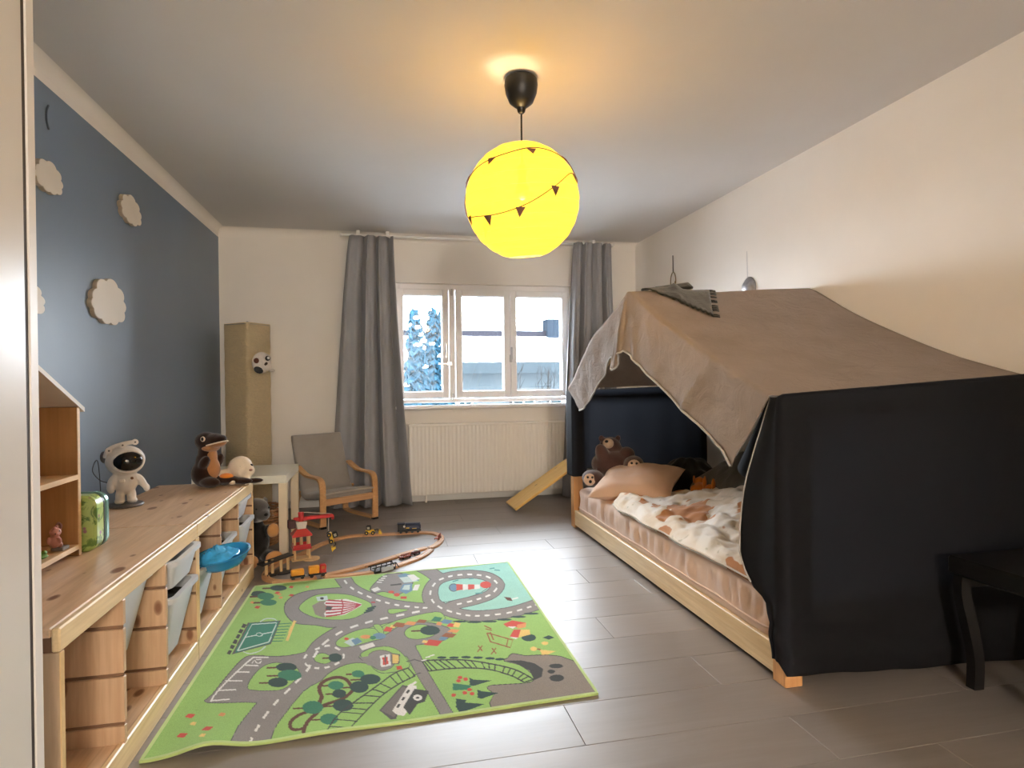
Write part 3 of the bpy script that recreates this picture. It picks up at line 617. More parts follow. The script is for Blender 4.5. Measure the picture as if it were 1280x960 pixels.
('line',[-200,2556,-201,2568,-198,2582,-191,2597,-183,2613,-171,2629,-156,2644,-137,2659,-115,2672,-95,2680,-76,2680,-60,2674,-45,2664,-33,2646,-23,2624,-16,2604,-14,2591,-14,2581,-18,2572,-28,2567,-43,2564,-60,2559,-80,2550,-102,2539,-123,2531,-142,2526,-161,2523,-176,2525,-187,2534,-196,2546,-201,2558,-201,2570,-207,2572,-206,2556,-199,2539,-188,2524,-175,2515,-159,2513,-141,2515,-121,2521,-100,2529,-78,2539,-58,2548,-41,2552,-27,2555,-16,2562,-9,2574,-8,2591,-11,2610,-18,2631,-30,2656,-43,2675,-59,2686,-77,2692,-96,2692,-117,2685,-140,2671,-159,2656,-174,2640,-186,2623,-196,2607,-203,2591,-207,2574,-206,2558]),
('green',[-203,2557,-204,2571,-200,2586,-194,2602,-184,2618,-172,2635,-157,2650,-138,2665,-116,2678,-95,2686,-77,2686,-59,2680,-44,2669,-31,2651,-20,2628,-14,2607,-11,2591,-12,2578,-17,2567,-27,2561,-42,2558,-59,2553,-79,2544,-101,2534,-122,2526,-142,2521,-160,2518,-175,2520,-188,2529,-197,2542]),
('line',[-97,2421,-97,2433,-94,2443,-87,2454,-76,2464,-61,2473,-45,2479,-27,2482,-9,2480,8,2474,22,2462,35,2446,47,2425,58,2399,68,2369,75,2343,79,2320,81,2301,79,2288,69,2278,52,2271,35,2267,18,2264,-1,2263,-16,2267,-27,2275,-36,2288,-44,2304,-52,2326,-60,2352,-69,2376,-80,2396,-91,2411,-97,2423,-97,2434,-103,2436,-102,2420,-94,2404,-83,2388,-73,2370,-64,2347,-56,2321,-48,2298,-39,2281,-29,2268,-17,2258,0,2255,18,2255,36,2258,53,2262,70,2269,82,2280,87,2300,84,2323,79,2347,72,2374,62,2405,50,2433,38,2454,24,2472,9,2484,-9,2491,-28,2492,-46,2490,-63,2484,-78,2474,-90,2463,-98,2451,-103,2438,-102,2422]),
('green',[-99,2422,-100,2435,-96,2447,-88,2458,-77,2469,-62,2479,-45,2485,-28,2487,-9,2486,9,2479,23,2467,37,2450,49,2429,60,2402,70,2372,77,2345,82,2321,84,2300,81,2284,69,2273,53,2267,36,2263,18,2260,-1,2259,-16,2263,-28,2271,-37,2285,-46,2301,-54,2323,-62,2350,-71,2373,-82,2392,-93,2407]),
('line',[-69,2399,-67,2418,-61,2431,-53,2441,-42,2448,-30,2450,-17,2447,-4,2439,9,2426,19,2411,25,2392,28,2370,29,2350,26,2332,21,2316,14,2303,5,2294,-6,2287,-17,2286,-26,2291,-35,2301,-44,2317,-54,2343,-64,2374,-69,2401,-67,2419,-72,2423,-74,2401,-68,2371,-58,2338,-48,2311,-38,2294,-27,2283,-16,2277,-5,2278,7,2285,17,2295,25,2309,31,2327,34,2348,33,2371,29,2396,22,2418,11,2435,-3,2448,-17,2457,-30,2460,-44,2458,-55,2451,-65,2440,-72,2424,-74,2403]),
('road',[-72,2401,-70,2421,-63,2436,-54,2446,-43,2453,-30,2455,-17,2452,-3,2444,10,2430,20,2414,27,2394,31,2370,32,2349,29,2330,23,2313,16,2299,6,2289,-5,2283,-16,2282,-27,2287,-37,2298,-46,2314,-56,2340,-66,2373]),
('road',[-105,2413,-53,2411,-40,2319,-70,2336]),
('line',[80,2600,81,2614,86,2628,93,2640,103,2651,115,2660,128,2665,141,2666,154,2663,168,2655,184,2643,199,2626,208,2608,208,2591,203,2570,194,2553,178,2541,159,2534,140,2531,122,2533,105,2539,92,2550,85,2565,81,2584,80,2601,82,2616,76,2620,74,2602,75,2580,81,2558,90,2540,104,2529,122,2522,140,2519,159,2523,180,2530,196,2543,207,2563,214,2589,213,2615,203,2636,186,2654,170,2667,156,2675,141,2678,127,2678,114,2672,101,2662,90,2650,82,2637,76,2621,74,2604]),
('green',[77,2602,79,2618,84,2632,92,2645,102,2656,115,2666,128,2671,141,2672,155,2669,169,2661,185,2648,201,2631,210,2612,211,2590,205,2567,195,2548,179,2536,159,2528,140,2525,122,2527,105,2534,91,2545,83,2561,78,2582]),
('line',[13,2858,12,2869,11,2876,18,2882,44,2878,79,2867,99,2857,94,2862,74,2853,55,2846,42,2842,31,2839,23,2840,17,2844,15,2850,13,2858,12,2870,6,2866,7,2853,10,2842,15,2832,22,2826,32,2825,43,2828,56,2833,75,2839,95,2848,102,2870,80,2881,45,2892,17,2896,7,2888,5,2868,7,2854]),
('green',[10,2856,9,2868,9,2882,18,2889,45,2885,80,2874,101,2864,94,2855,74,2846,55,2840,43,2835,32,2832,23,2833,16,2838,12,2846]),
('line',[-12,2687,10,2710,46,2736,86,2758,134,2776,186,2791,226,2796,246,2784,252,2764,255,2743,257,2725,254,2709,246,2699,226,2701,197,2712,166,2719,130,2716,91,2710,58,2699,33,2678,13,2654,-1,2643,-10,2652,-16,2669,-12,2687,11,2710,8,2722,-16,2698,-22,2669,-13,2642,0,2631,16,2643,35,2667,60,2686,92,2697,130,2703,165,2706,196,2699,225,2689,246,2686,259,2700,263,2725,261,2748,258,2772,249,2797,227,2809,186,2805,133,2790,85,2771,44,2748,8,2722,-15,2698]),
('green',[-14,2693,9,2716,45,2742,86,2764,133,2783,186,2798,227,2803,247,2790,255,2768,258,2746,260,2725,257,2705,246,2692,225,2695,197,2706,165,2712,130,2710,92,2703,59,2693,34,2672,14,2649,0,2637,-12,2647,-19,2669]),
('line',[-53,2707,-50,2717,-41,2716,-32,2709,-26,2693,-20,2669,-17,2648,-16,2630,-18,2615,-19,2613,-30,2639,-44,2682,-52,2712,-49,2718,-54,2727,-58,2711,-49,2675,-34,2631,-22,2604,-13,2606,-10,2627,-11,2650,-15,2674,-21,2700,-30,2720,-41,2729,-52,2729,-58,2716]),
('green',[-55,2711,-51,2723,-41,2723,-31,2715,-24,2697,-17,2671,-14,2649,-13,2628,-15,2611,-20,2609,-32,2635,-47,2678]),
('white',[332,2864,342,2868,357,2872,357,2893,343,2888,333,2885]),
('white',[383,2881,401,2888,410,2892,411,2913,402,2909,383,2902]),
('white',[435,2904,451,2912,459,2917,459,2938,451,2934,435,2925]),
('white',[483,2931,498,2942,512,2955,511,2976,498,2963,483,2952]),
('white',[538,2992,556,3024,565,3048,560,3062,551,3040,534,3008]),
('white',[582,3128,579,3162,575,3185,565,3167,569,3146,571,3114]),
('white',[561,3227,550,3251,541,3264,534,3239,542,3227,553,3204]),
('white',[519,3285,508,3293,496,3301,490,3274,502,3267,513,3259]),
('white',[471,3313,458,3318,444,3321,441,3293,454,3290,467,3286]),
('white',[417,3324,404,3324,389,3323,387,3295,401,3296,415,3296]),
('white',[361,3317,347,3312,334,3306,334,3279,347,3285,360,3290]),
('white',[309,3290,292,3275,281,3263,283,3238,293,3250,310,3264]),
('white',[255,3219,243,3187,235,3164,242,3148,249,3170,261,3201]),
('white',[221,3103,216,3069,214,3035,223,3033,225,3065,230,3096]),
('white',[215,2968,219,2940,224,2913,232,2924,227,2950,224,2977]),
('white',[237,2869,248,2846,256,2831,262,2848,254,2863,244,2886]),
('white',[276,2802,286,2788,297,2776,302,2794,291,2806,280,2820]),
('white',[315,2757,327,2746,334,2740,338,2758,332,2764,319,2775]),
('white',[354,2724,368,2716,375,2713,378,2731,372,2734,358,2743]),
('white',[395,2705,409,2701,416,2700,419,2718,412,2720,398,2723]),
('white',[438,2697,454,2696,462,2696,464,2715,456,2715,441,2716]),
('white',[487,2696,505,2698,514,2699,517,2717,508,2716,489,2715]),
('white',[542,2703,560,2706,569,2709,572,2728,563,2725,545,2721]),
('white',[596,2718,614,2725,623,2729,625,2748,616,2744,598,2737]),
('white',[649,2742,665,2750,673,2754,674,2774,667,2770,651,2761]),
('white',[695,2767,710,2775,723,2784,725,2803,711,2795,697,2786]),
('white',[-260,3505,-253,3476,-242,3436,-235,3449,-245,3490,-253,3519]),
('white',[-224,3367,-213,3328,-207,3305,-200,3318,-206,3342,-217,3381]),
('white',[-185,3245,-173,3218,-164,3200,-160,3219,-168,3238,-181,3265]),
('white',[-143,3161,-131,3141,-118,3121,-115,3141,-128,3162,-139,3182]),
('white',[-96,3088,-81,3066,-73,3055,-70,3075,-77,3086,-93,3108]),
('white',[-49,3025,-35,3007,-28,2999,-25,3019,-32,3028,-47,3045]),
('white',[-6,2975,9,2961,16,2954,18,2975,11,2981,-3,2996]),
('white',[38,2935,53,2923,61,2918,63,2938,55,2944,40,2956]),
('white',[85,2903,101,2894,109,2890,111,2910,103,2914,87,2923]),
('white',[131,2878,144,2872,151,2869,153,2889,146,2892,133,2899]),
('white',[169,2861,180,2857,190,2853,192,2873,182,2877,171,2881]),
('white',[-400,1827,-399,1843,-399,1859,-406,1865,-407,1848,-407,1833]),
('white',[-397,1893,-397,1914,-396,1930,-404,1936,-404,1920,-405,1899]),
('white',[-394,1965,-392,1983,-390,2002,-398,2009,-400,1990,-402,1971]),
('white',[-385,2037,-380,2062,-376,2079,-384,2088,-388,2070,-393,2046]),
('white',[-367,2114,-362,2131,-357,2148,-364,2158,-370,2141,-375,2123]),
('white',[-344,2183,-337,2200,-330,2218,-337,2229,-344,2211,-351,2194]),
('white',[-317,2253,-310,2270,-304,2288,-311,2300,-318,2282,-325,2265]),
('white',[-289,2333,-283,2359,-280,2385,-290,2395,-292,2370,-298,2344]),
('white',[-275,2446,-270,2474,-266,2504,-275,2515,-280,2485,-284,2456]),
('white',[-254,2552,-242,2581,-232,2601,-239,2618,-250,2597,-262,2568]),
('white',[-208,2639,-195,2657,-183,2673,-189,2692,-202,2676,-215,2658]),
('white',[-152,2702,-133,2715,-120,2723,-124,2745,-138,2736,-157,2723]),
('white',[-91,2739,-75,2747,-59,2753,-62,2776,-79,2769,-94,2761]),
('white',[-26,2766,-9,2772,9,2777,6,2800,-11,2794,-29,2788]),
('white',[45,2788,64,2793,82,2798,80,2821,62,2816,44,2811]),
('white',[117,2807,135,2813,153,2818,152,2841,134,2836,116,2831]),
('white',[-279,2514,-270,2521,-263,2527,-267,2545,-275,2538,-284,2532]),
('white',[-246,2538,-233,2540,-225,2536,-226,2555,-235,2559,-249,2557]),
('white',[-206,2518,-194,2503,-185,2488,-182,2502,-191,2518,-203,2534]),
('white',[-172,2457,-168,2436,-169,2419,-161,2412,-160,2435,-165,2461]),
('white',[-181,2395,-190,2385,-197,2378,-192,2363,-185,2369,-176,2379]),
('white',[-213,2367,-222,2363,-231,2361,-228,2345,-219,2347,-210,2351]),
('white',[-249,2363,-259,2366,-268,2370,-268,2355,-258,2350,-248,2347]),
('white',[-288,2385,-297,2398,-304,2414,-308,2404,-300,2387,-290,2373]),
('white',[-311,2447,-308,2467,-305,2480,-312,2493,-316,2478,-319,2457]),
('white',[-582,2192,-581,2205,-580,2222,-578,2243,-575,2263,-571,2283,-567,2304,-561,2325,-556,2348,-549,2373,-542,2400,-535,2426,-528,2449,-522,2467,-516,2483,-511,2496,-508,2505,-513,2515,-517,2506,-522,2493,-528,2477,-534,2458,-540,2435,-548,2408,-555,2381,-561,2356,-567,2333,-572,2311,-577,2290,-581,2270,-583,2249,-586,2229,-587,2211,-588,2199]),
('white',[-585,2194,-523,2190,-526,2199,-587,2203]),
('white',[-576,2262,-517,2253,-520,2263,-579,2271]),
('white',[-570,2329,-510,2315,-512,2325,-573,2339]),
('white',[-548,2391,-499,2379,-501,2390,-551,2402]),
('white',[-528,2441,-477,2425,-479,2436,-530,2452]),
('white',[-509,2503,-451,2489,-453,2500,-511,2514]),
('white',[-504,2454,-502,2479,-488,2450,-474,2447,-475,2487,-498,2490,-496,2481,-477,2481,-478,2454,-487,2456,-503,2488,-508,2460]),
('trunk',[-442,2397,-370,2385,-372,2399,-445,2411]),
('pine',[-333,2383,-334,2368,-343,2358,-357,2354,-374,2358,-391,2369,-403,2384,-410,2401,-409,2417,-400,2427,-385,2431,-368,2427,-351,2416,-339,2400]),
('trunk',[-430,2330,-349,2317,-351,2330,-432,2343]),
('leaf',[-307,2313,-308,2295,-318,2283,-334,2279,-353,2283,-371,2296,-386,2314,-393,2334,-392,2353,-382,2366,-366,2370,-346,2366,-328,2353,-313,2334]),
('trunk',[-447,2282,-381,2271,-384,2283,-450,2294]),
('pine',[-347,2269,-348,2254,-356,2244,-369,2240,-385,2244,-400,2254,-412,2269,-418,2286,-417,2301,-409,2312,-396,2316,-380,2312,-365,2301,-353,2286]),
('trunk',[-245,2430,-196,2424,-197,2438,-246,2444]),
('pine',[-171,2425,-172,2409,-178,2397,-188,2392,-200,2395,-211,2405,-219,2420,-223,2437,-222,2454,-216,2466,-206,2471,-194,2468,-183,2458,-174,2442]),
('trunk',[103,2605,183,2593,184,2610,104,2621]),
('pine',[226,2591,220,2570,207,2556,189,2551,171,2555,155,2569,144,2589,142,2611,147,2632,160,2647,178,2653,197,2649,213,2635,224,2614]),
('trunk',[-630,3330,-549,3317,-553,3343,-635,3356]),
('pine',[-508,3319,-509,3300,-519,3288,-534,3283,-553,3288,-572,3301,-587,3319,-594,3340,-594,3359,-584,3372,-568,3377,-549,3372,-530,3359,-515,3340]),
('trunk',[-706,3258,-632,3247,-637,3271,-712,3283]),
('pine',[-594,3249,-594,3229,-602,3215,-617,3209,-634,3213,-652,3227,-666,3247,-675,3269,-675,3290,-667,3305,-653,3310,-635,3306,-617,3292,-602,3272]),
('trunk',[-669,3215,-591,3204,-596,3228,-674,3240]),
('leaf',[-552,3206,-552,3183,-560,3168,-575,3162,-593,3166,-612,3180,-627,3202,-635,3226,-636,3249,-628,3266,-613,3273,-594,3268,-575,3253,-560,3231]),
('trunk',[-637,3123,-561,3111,-566,3134,-642,3146]),
('leaf',[-523,3112,-524,3093,-532,3081,-547,3076,-565,3080,-582,3093,-596,3111,-604,3132,-604,3151,-595,3165,-581,3170,-562,3165,-544,3152,-530,3133]),
('trunk',[-111,2165,-113,2172,-115,2182,-118,2194,-122,2206,-126,2217,-131,2230,-136,2242,-143,2253,-151,2262,-159,2269,-167,2274,-175,2277,-184,2278,-192,2278,-200,2276,-208,2272,-215,2267,-223,2261,-229,2253,-235,2244,-238,2232,-240,2219,-240,2206,-239,2191,-236,2176,-232,2161,-228,2149,-226,2139,-226,2132,-227,2123,-229,2113,-230,2101,-229,2086,-228,2071,-227,2058,-228,2047,-230,2039,-235,2030,-241,2021,-246,2010,-250,1999,-254,1987,-256,1974,-258,1960,-258,1945,-257,1929,-256,1915,-255,1906,-243,1902,-244,1911,-245,1925,-246,1939,-246,1952,-244,1963,-242,1975,-239,1986,-235,1997,-231,2006,-225,2014,-220,2024,-215,2036,-214,2051,-214,2067,-216,2081,-216,2093,-216,2103,-214,2112,-212,2123,-212,2136,-215,2152,-220,2166,-223,2179,-225,2189,-226,2199,-226,2209,-225,2218,-223,2226,-219,2233,-214,2240,-208,2246,-201,2250,-195,2253,-188,2255,-181,2256,-174,2255,-167,2252,-161,2248,-155,2243,-150,2236,-145,2229,-141,2219,-137,2208,-133,2197,-130,2187,-128,2177,-125,2167,-124,2161]),
('trunk',[-122,2166,-127,2156,-133,2143,-141,2130,-150,2119,-162,2112,-176,2105,-191,2099,-204,2093,-215,2086,-225,2078,-234,2071,-242,2065,-251,2060,-261,2057,-270,2054,-279,2049,-287,2042,-293,2033,-299,2024,-303,2014,-305,2002,-305,1989,-304,1976,-301,1965,-296,1955,-291,1948,-285,1943,-278,1940,-271,1938,-263,1938,-256,1939,-251,1940,-255,1956,-260,1956,-267,1955,-274,1955,-280,1956,-284,1958,-287,1961,-289,1965,-291,1968,-292,1974,-293,1983,-293,1993,-292,2001,-289,2009,-284,2017,-278,2025,-272,2031,-264,2036,-255,2039,-246,2042,-236,2047,-227,2053,-218,2060,-209,2067,-198,2074,-186,2081,-171,2086,-156,2093,-143,2101,-132,2113,-124,2127,-117,2140,-112,2149]),
('trunk',[-147,2275,-104,2269,-105,2282,-148,2288]),
('leaf',[-81,2270,-83,2258,-89,2250,-98,2247,-108,2250,-118,2257,-124,2268,-127,2281,-126,2293,-120,2301,-111,2305,-100,2302,-91,2294,-84,2283]),
('trunk',[-128,2229,-59,2218,-59,2230,-129,2241]),
('pine',[-22,2215,-26,2199,-36,2188,-50,2185,-66,2188,-81,2199,-91,2215,-96,2233,-93,2249,-83,2260,-68,2265,-51,2261,-36,2249,-26,2233]),
('trunk',[-158,2179,-96,2171,-97,2182,-159,2191]),
('pine',[-63,2168,-66,2151,-75,2138,-87,2134,-102,2137,-115,2148,-125,2165,-129,2184,-127,2202,-118,2215,-105,2221,-90,2217,-77,2205,-67,2188]),
('trunk',[-229,2209,-177,2201,-178,2213,-230,2221]),
('leaf',[-149,2200,-151,2187,-158,2178,-169,2175,-181,2178,-192,2186,-201,2199,-205,2214,-203,2227,-197,2237,-186,2240,-173,2237,-162,2228,-153,2215]),
('trunk',[-207,2147,-161,2140,-163,2151,-208,2158]),
('pine',[-138,2140,-139,2128,-145,2119,-155,2115,-165,2118,-175,2126,-183,2138,-186,2152,-185,2164,-179,2174,-170,2177,-159,2175,-148,2166,-141,2154]),
('trunk',[-303,2077,-240,2068,-242,2079,-305,2087]),
('leaf',[-207,2065,-209,2048,-217,2035,-229,2030,-244,2034,-258,2045,-269,2062,-275,2081,-274,2100,-266,2113,-253,2119,-238,2115,-223,2103,-212,2085]),
('trunk',[-207,2067,-144,2058,-145,2068,-209,2077]),
('pine',[-110,2055,-113,2038,-121,2027,-134,2022,-149,2026,-163,2036,-173,2053,-178,2071,-176,2088,-168,2101,-154,2106,-139,2102,-125,2091,-115,2074]),
('trunk',[-235,1988,-181,1980,-182,1990,-236,1997]),
('leaf',[-153,1978,-155,1964,-162,1953,-172,1950,-185,1952,-197,1962,-206,1976,-210,1992,-209,2007,-202,2017,-191,2022,-178,2018,-166,2009,-157,1994]),
('dark',[-181,1909,-180,1916,-177,1926,-174,1937,-171,1950,-167,1963,-164,1976,-159,1989,-155,2000,-151,2009,-146,2018,-141,2026,-136,2034,-131,2041,-125,2049,-118,2058,-111,2067,-104,2077,-96,2088,-87,2099,-77,2111,-68,2123,-58,2134,-49,2146,-40,2157,-31,2169,-22,2181,-13,2193,-4,2204,4,2216,12,2226,20,2236,28,2244,35,2251,43,2256,50,2261,57,2264,63,2267,69,2269,74,2271,78,2273,77,2283,73,2281,68,2279,62,2277,56,2274,49,2270,41,2266,33,2260,26,2253,18,2245,9,2235,1,2224,-8,2213,-16,2201,-25,2189,-34,2177,-43,2166,-52,2154,-61,2142,-71,2131,-80,2119,-90,2107,-99,2096,-107,2085,-115,2075,-121,2065,-128,2057,-134,2048,-139,2041,-145,2033,-150,2024,-154,2015,-159,2005,-163,1994,-168,1981,-172,1968,-175,1954,-178,1942,-181,1930,-184,1921,-185,1914]),
('dark',[-120,1897,-116,1904,-112,1913,-107,1924,-101,1937,-94,1950,-88,1964,-81,1978,-75,1990,-69,2002,-62,2015,-56,2027,-49,2040,-42,2053,-35,2065,-28,2077,-21,2088,-14,2098,-7,2108,1,2117,8,2126,16,2134,24,2142,31,2150,39,2158,47,2165,56,2173,65,2180,74,2187,82,2193,90,2199,97,2204,102,2207,100,2216,95,2213,88,2208,80,2202,72,2196,63,2189,54,2182,45,2174,37,2166,29,2159,21,2151,13,2142,6,2134,-2,2125,-9,2115,-17,2105,-24,2095,-31,2084,-39,2072,-46,2059,-52,2047,-59,2034,-66,2021,-72,2008,-78,1996,-85,1983,-91,1970,-98,1956,-104,1942,-110,1930,-116,1918,-120,1909,-123,1902]),
('dark',[-183,1908,-121,1896,-122,1903,-184,1915]),
('dark',[-176,1936,-114,1913,-114,1919,-176,1942]),
('dark',[-165,1976,-96,1950,-96,1956,-166,1982]),
('dark',[-148,2018,-77,1990,-77,1996,-148,2024]),
('dark',[-132,2041,-64,2014,-64,2021,-132,2048]),
('dark',[-113,2067,-44,2052,-44,2060,-113,2075]),
('dark',[-79,2111,-23,2088,-22,2095,-79,2119]),
('dark',[-51,2147,-9,2108,-7,2115,-49,2154]),
('dark',[-24,2181,14,2135,16,2142,-23,2188]),
('dark',[9,2228,36,2160,39,2165,13,2233]),
('dark',[32,2254,53,2176,57,2179,36,2257]),
('dark',[55,2267,80,2195,83,2200,58,2272]),
('dark',[75,2276,99,2209,102,2214,79,2281]),
('dark',[131,2320,134,2319,139,2319,145,2318,151,2318,158,2317,167,2316,175,2315,185,2313,196,2311,208,2309,221,2307,234,2304,249,2301,263,2297,276,2293,290,2288,302,2283,315,2276,328,2270,341,2262,353,2255,365,2247,377,2239,388,2231,399,2223,410,2216,420,2208,430,2199,440,2191,449,2183,458,2174,466,2165,473,2155,481,2143,488,2132,494,2120,500,2108,505,2098,509,2090,512,2084,517,2091,513,2097,509,2106,504,2116,498,2127,492,2139,485,2151,478,2163,470,2173,462,2183,453,2192,443,2200,434,2209,423,2217,413,2225,402,2233,391,2241,380,2249,368,2257,356,2265,343,2272,330,2280,317,2287,304,2293,291,2299,278,2304,264,2308,250,2311,236,2315,222,2317,209,2320,196,2322,186,2324,176,2326,167,2327,159,2328,152,2329,145,2329,139,2330,135,2330,131,2330]),
('dark',[152,2230,157,2230,164,2231,172,2231,182,2232,192,2232,202,2233,212,2233,223,2232,233,2231,244,2230,255,2229,267,2227,278,2225,289,2223,300,2220,310,2217,320,2214,329,2211,338,2208,347,2204,355,2200,363,2196,372,2191,380,2185,388,2179,397,2172,405,2164,413,2156,421,2148,429,2139,436,2132,442,2124,448,2117,453,2109,457,2101,462,2093,465,2086,469,2079,471,2074,474,2069,478,2077,476,2081,473,2086,470,2093,466,2100,462,2108,457,2116,452,2124,446,2132,439,2140,432,2148,425,2156,417,2164,408,2173,400,2180,391,2188,383,2194,374,2200,366,2205,357,2210,349,2214,340,2218,331,2221,322,2224,312,2227,302,2230,291,2233,279,2235,268,2237,256,2239,245,2240,234,2241,223,2242,213,2243,202,2243,192,2242,182,2242,172,2241,164,2241,157,2240,152,2240]),
('dark',[129,2323,150,2233,154,2237,133,2327]),
('dark',[137,2322,162,2233,166,2238,141,2327]),
('dark',[149,2320,180,2234,184,2240,153,2326]),
('dark',[174,2317,211,2234,214,2241,177,2324]),
('dark',[194,2313,232,2233,235,2239,198,2320]),
('dark',[219,2309,254,2230,257,2237,223,2315]),
('dark',[261,2299,288,2225,292,2231,265,2306]),
('dark',[288,2291,309,2220,313,2225,293,2296]),
('dark',[314,2279,328,2214,332,2218,319,2284]),
('dark',[352,2258,354,2204,359,2206,357,2261]),
('dark',[376,2244,370,2195,375,2195,381,2244]),
('dark',[398,2229,387,2184,392,2182,403,2227]),
('dark',[430,2206,413,2162,417,2158,434,2202]),
('dark',[449,2189,429,2146,432,2141,453,2185]),
('dark',[466,2172,443,2131,445,2125,469,2166]),
('dark',[489,2139,459,2108,460,2101,490,2132]),
('dark',[502,2116,467,2093,468,2086,502,2108]),
('dark',[515,2091,476,2077,476,2069,514,2083]),
('pine',[228,2329,221,2323,207,2323,194,2329,189,2338,195,2345,209,2345,223,2338]),
('pine',[275,2318,268,2311,254,2312,240,2318,236,2327,242,2333,256,2333,270,2327]),
('pine',[321,2310,314,2304,300,2304,286,2311,281,2320,288,2326,303,2326,316,2319]),
('pine',[366,2296,359,2290,344,2290,331,2296,326,2305,333,2312,348,2311,361,2305]),
('pine',[410,2278,403,2272,388,2273,375,2279,371,2288,378,2294,392,2294,405,2287]),
('pine',[446,2263,439,2257,425,2257,411,2263,407,2272,414,2278,429,2278,442,2272]),
('white',[148,2344,167,2349,166,2359,147,2353]),
('white',[164,2354,183,2359,183,2369,164,2363]),
('white',[131,2320,150,2326,149,2335,130,2330]),
('line',[74,2328,104,2337,132,2314,134,2321,104,2346,73,2336]),
('line',[93,2214,122,2226,121,2233,92,2222]),
('line',[-26,2005,53,2156,75,2140,26,1941,11,1940]),
('roof',[-21,2004,54,2145,69,2127,21,1951]),
('white',[15,1991,75,2151,100,2139,106,2055,71,1997,52,1953,32,1963]),
('dark',[51,2007,93,2118,141,2093,123,2025,98,2016,70,1954]),
('white',[117,2053,111,2039,100,2036,89,2045,85,2060,90,2074,102,2078,113,2069]),
('dark',[107,2055,105,2050,100,2049,96,2052,95,2058,97,2063,101,2065,105,2061]),
('dark',[28,2012,36,2031,44,2026,35,2006]),
('dark',[45,2054,53,2073,61,2069,52,2047]),
('dark',[62,2098,71,2118,79,2113,70,2091]),
('white',[73,2134,97,2151,104,2162,99,2174,93,2164,70,2147]),
('dark',[441,2248,445,2257,460,2266,471,2285,484,2297,501,2284,527,2265,568,2261,614,2252,656,2231,694,2182,730,2061,744,1956,716,1932,663,1928,607,1922,535,1922,424,1919,335,1929,336,1967,361,2016,355,2042,348,2056,344,2067,355,2074,412,2068,473,2060,502,2064,518,2078,524,2106,520,2138,510,2174,493,2209,464,2236,441,2256,437,2246,461,2227,489,2201,505,2167,515,2132,518,2103,514,2084,502,2073,475,2069,413,2077,356,2083,340,2071,343,2050,351,2037,356,2018,332,1970,333,1922,423,1912,534,1914,605,1914,662,1920,715,1924,750,1958,736,2068,699,2190,660,2241,617,2262,571,2272,530,2276,505,2294,485,2308,469,2294,458,2275,443,2266,437,2254]),
('rock',[439,2251,444,2261,459,2270,470,2289,485,2302,503,2289,529,2271,569,2266,615,2257,658,2236,697,2186,733,2065,747,1957,716,1928,662,1924,606,1918,535,1918,424,1916,334,1925,334,1968,358,2017,353,2039,345,2053,342,2069,356,2079,413,2072,474,2065,502,2069,516,2081,521,2105,517,2135,508,2170,491,2205,462,2231]),
('dark',[445,2250,505,2238,547,2205,568,2154,547,2097,516,2081,516,2154,486,2210]),
('dark',[647,2158,639,2149,624,2146,608,2150,597,2159,594,2171,602,2180,617,2183,634,2179,645,2169]),
('dark',[606,2123,598,2114,587,2112,578,2118,577,2130,584,2140,596,2142,604,2135]),
('dark',[624,2070,615,2057,599,2051,583,2055,572,2067,571,2083,580,2096,596,2102,613,2098,624,2086]),
('pine',[292,2152,304,2134,367,2113,297,2090,285,2101]),
('pine',[307,2062,319,2048,376,2023,311,1999,299,2010]),
('pine',[227,2021,260,2003,253,1989,316,1964,271,1945,229,1930,221,1967]),
('leaf',[228,2126,292,2094,272,2070,223,2076]),
('red',[267,2158,264,2150,257,2148,251,2153,249,2162,253,2171,260,2173,266,2168]),
('red',[285,2142,282,2134,275,2131,269,2137,268,2146,271,2155,278,2157,284,2151]),
('red',[259,2136,255,2128,248,2126,242,2131,241,2141,245,2149,251,2151,257,2146]),
('red',[270,2049,266,2041,260,2039,254,2044,253,2053,256,2061,263,2063,268,2058]),
('red',[289,2066,285,2059,279,2057,273,2061,272,2070,275,2078,282,2080,288,2075]),
('red',[293,2038,289,2030,283,2028,277,2033,276,2042,280,2050,286,2051,292,2047]),
('red',[230,2042,227,2034,220,2033,215,2037,213,2046,217,2054,223,2056,229,2051]),
('red',[504,2593,550,2623,606,2582,562,2544,514,2555]),
('orange',[560,2570,606,2582,592,2536,554,2528]),
('white',[516,2564,553,2554,534,2533]),
('pine',[610,2423,603,2409,592,2399,579,2395,566,2398,556,2408,551,2422,551,2437,558,2452,569,2462,582,2466,595,2463,606,2453,611,2439]),
('red',[504,2457,536,2524,566,2517,538,2441]),
('yellow',[538,2441,566,2517,603,2508,594,2459]),
('white',[504,2457,538,2441,525,2428]),
('fence',[416,2517,415,2426,485,2352,513,2427,421,2524,418,2513,508,2419,487,2362,420,2434,423,2520]),
('fence',[431,2522,431,2441,436,2443,437,2524]),
('fence',[491,2437,471,2372,475,2369,495,2434]),
('fence',[417,2591,441,2550,446,2560,421,2601]),
('fence',[418,2556,442,2533,445,2542,421,2566]),
('fence',[361,2403,369,2349,374,2353,366,2407]),
('fence',[378,2404,350,2352,353,2346,381,2398]),
('fence',[411,2368,418,2316,423,2320,416,2372]),
('fence',[428,2370,399,2318,402,2313,431,2364]),
('yellow',[588,2321,580,2308,569,2305,561,2313,561,2327,568,2340,579,2344,587,2336]),
('yellow',[646,2360,638,2349,627,2347,618,2354,617,2367,624,2377,636,2379,645,2372]),
('yellow',[597,2311,655,2283,617,2263,592,2266]),
('fence',[585,2316,598,2305,602,2316,589,2326]),
('pine',[636,2417,668,2433,684,2405,656,2392]),
('pine',[357,2658,345,2652,320,2654,296,2664,287,2675,298,2681,323,2679,348,2669]),
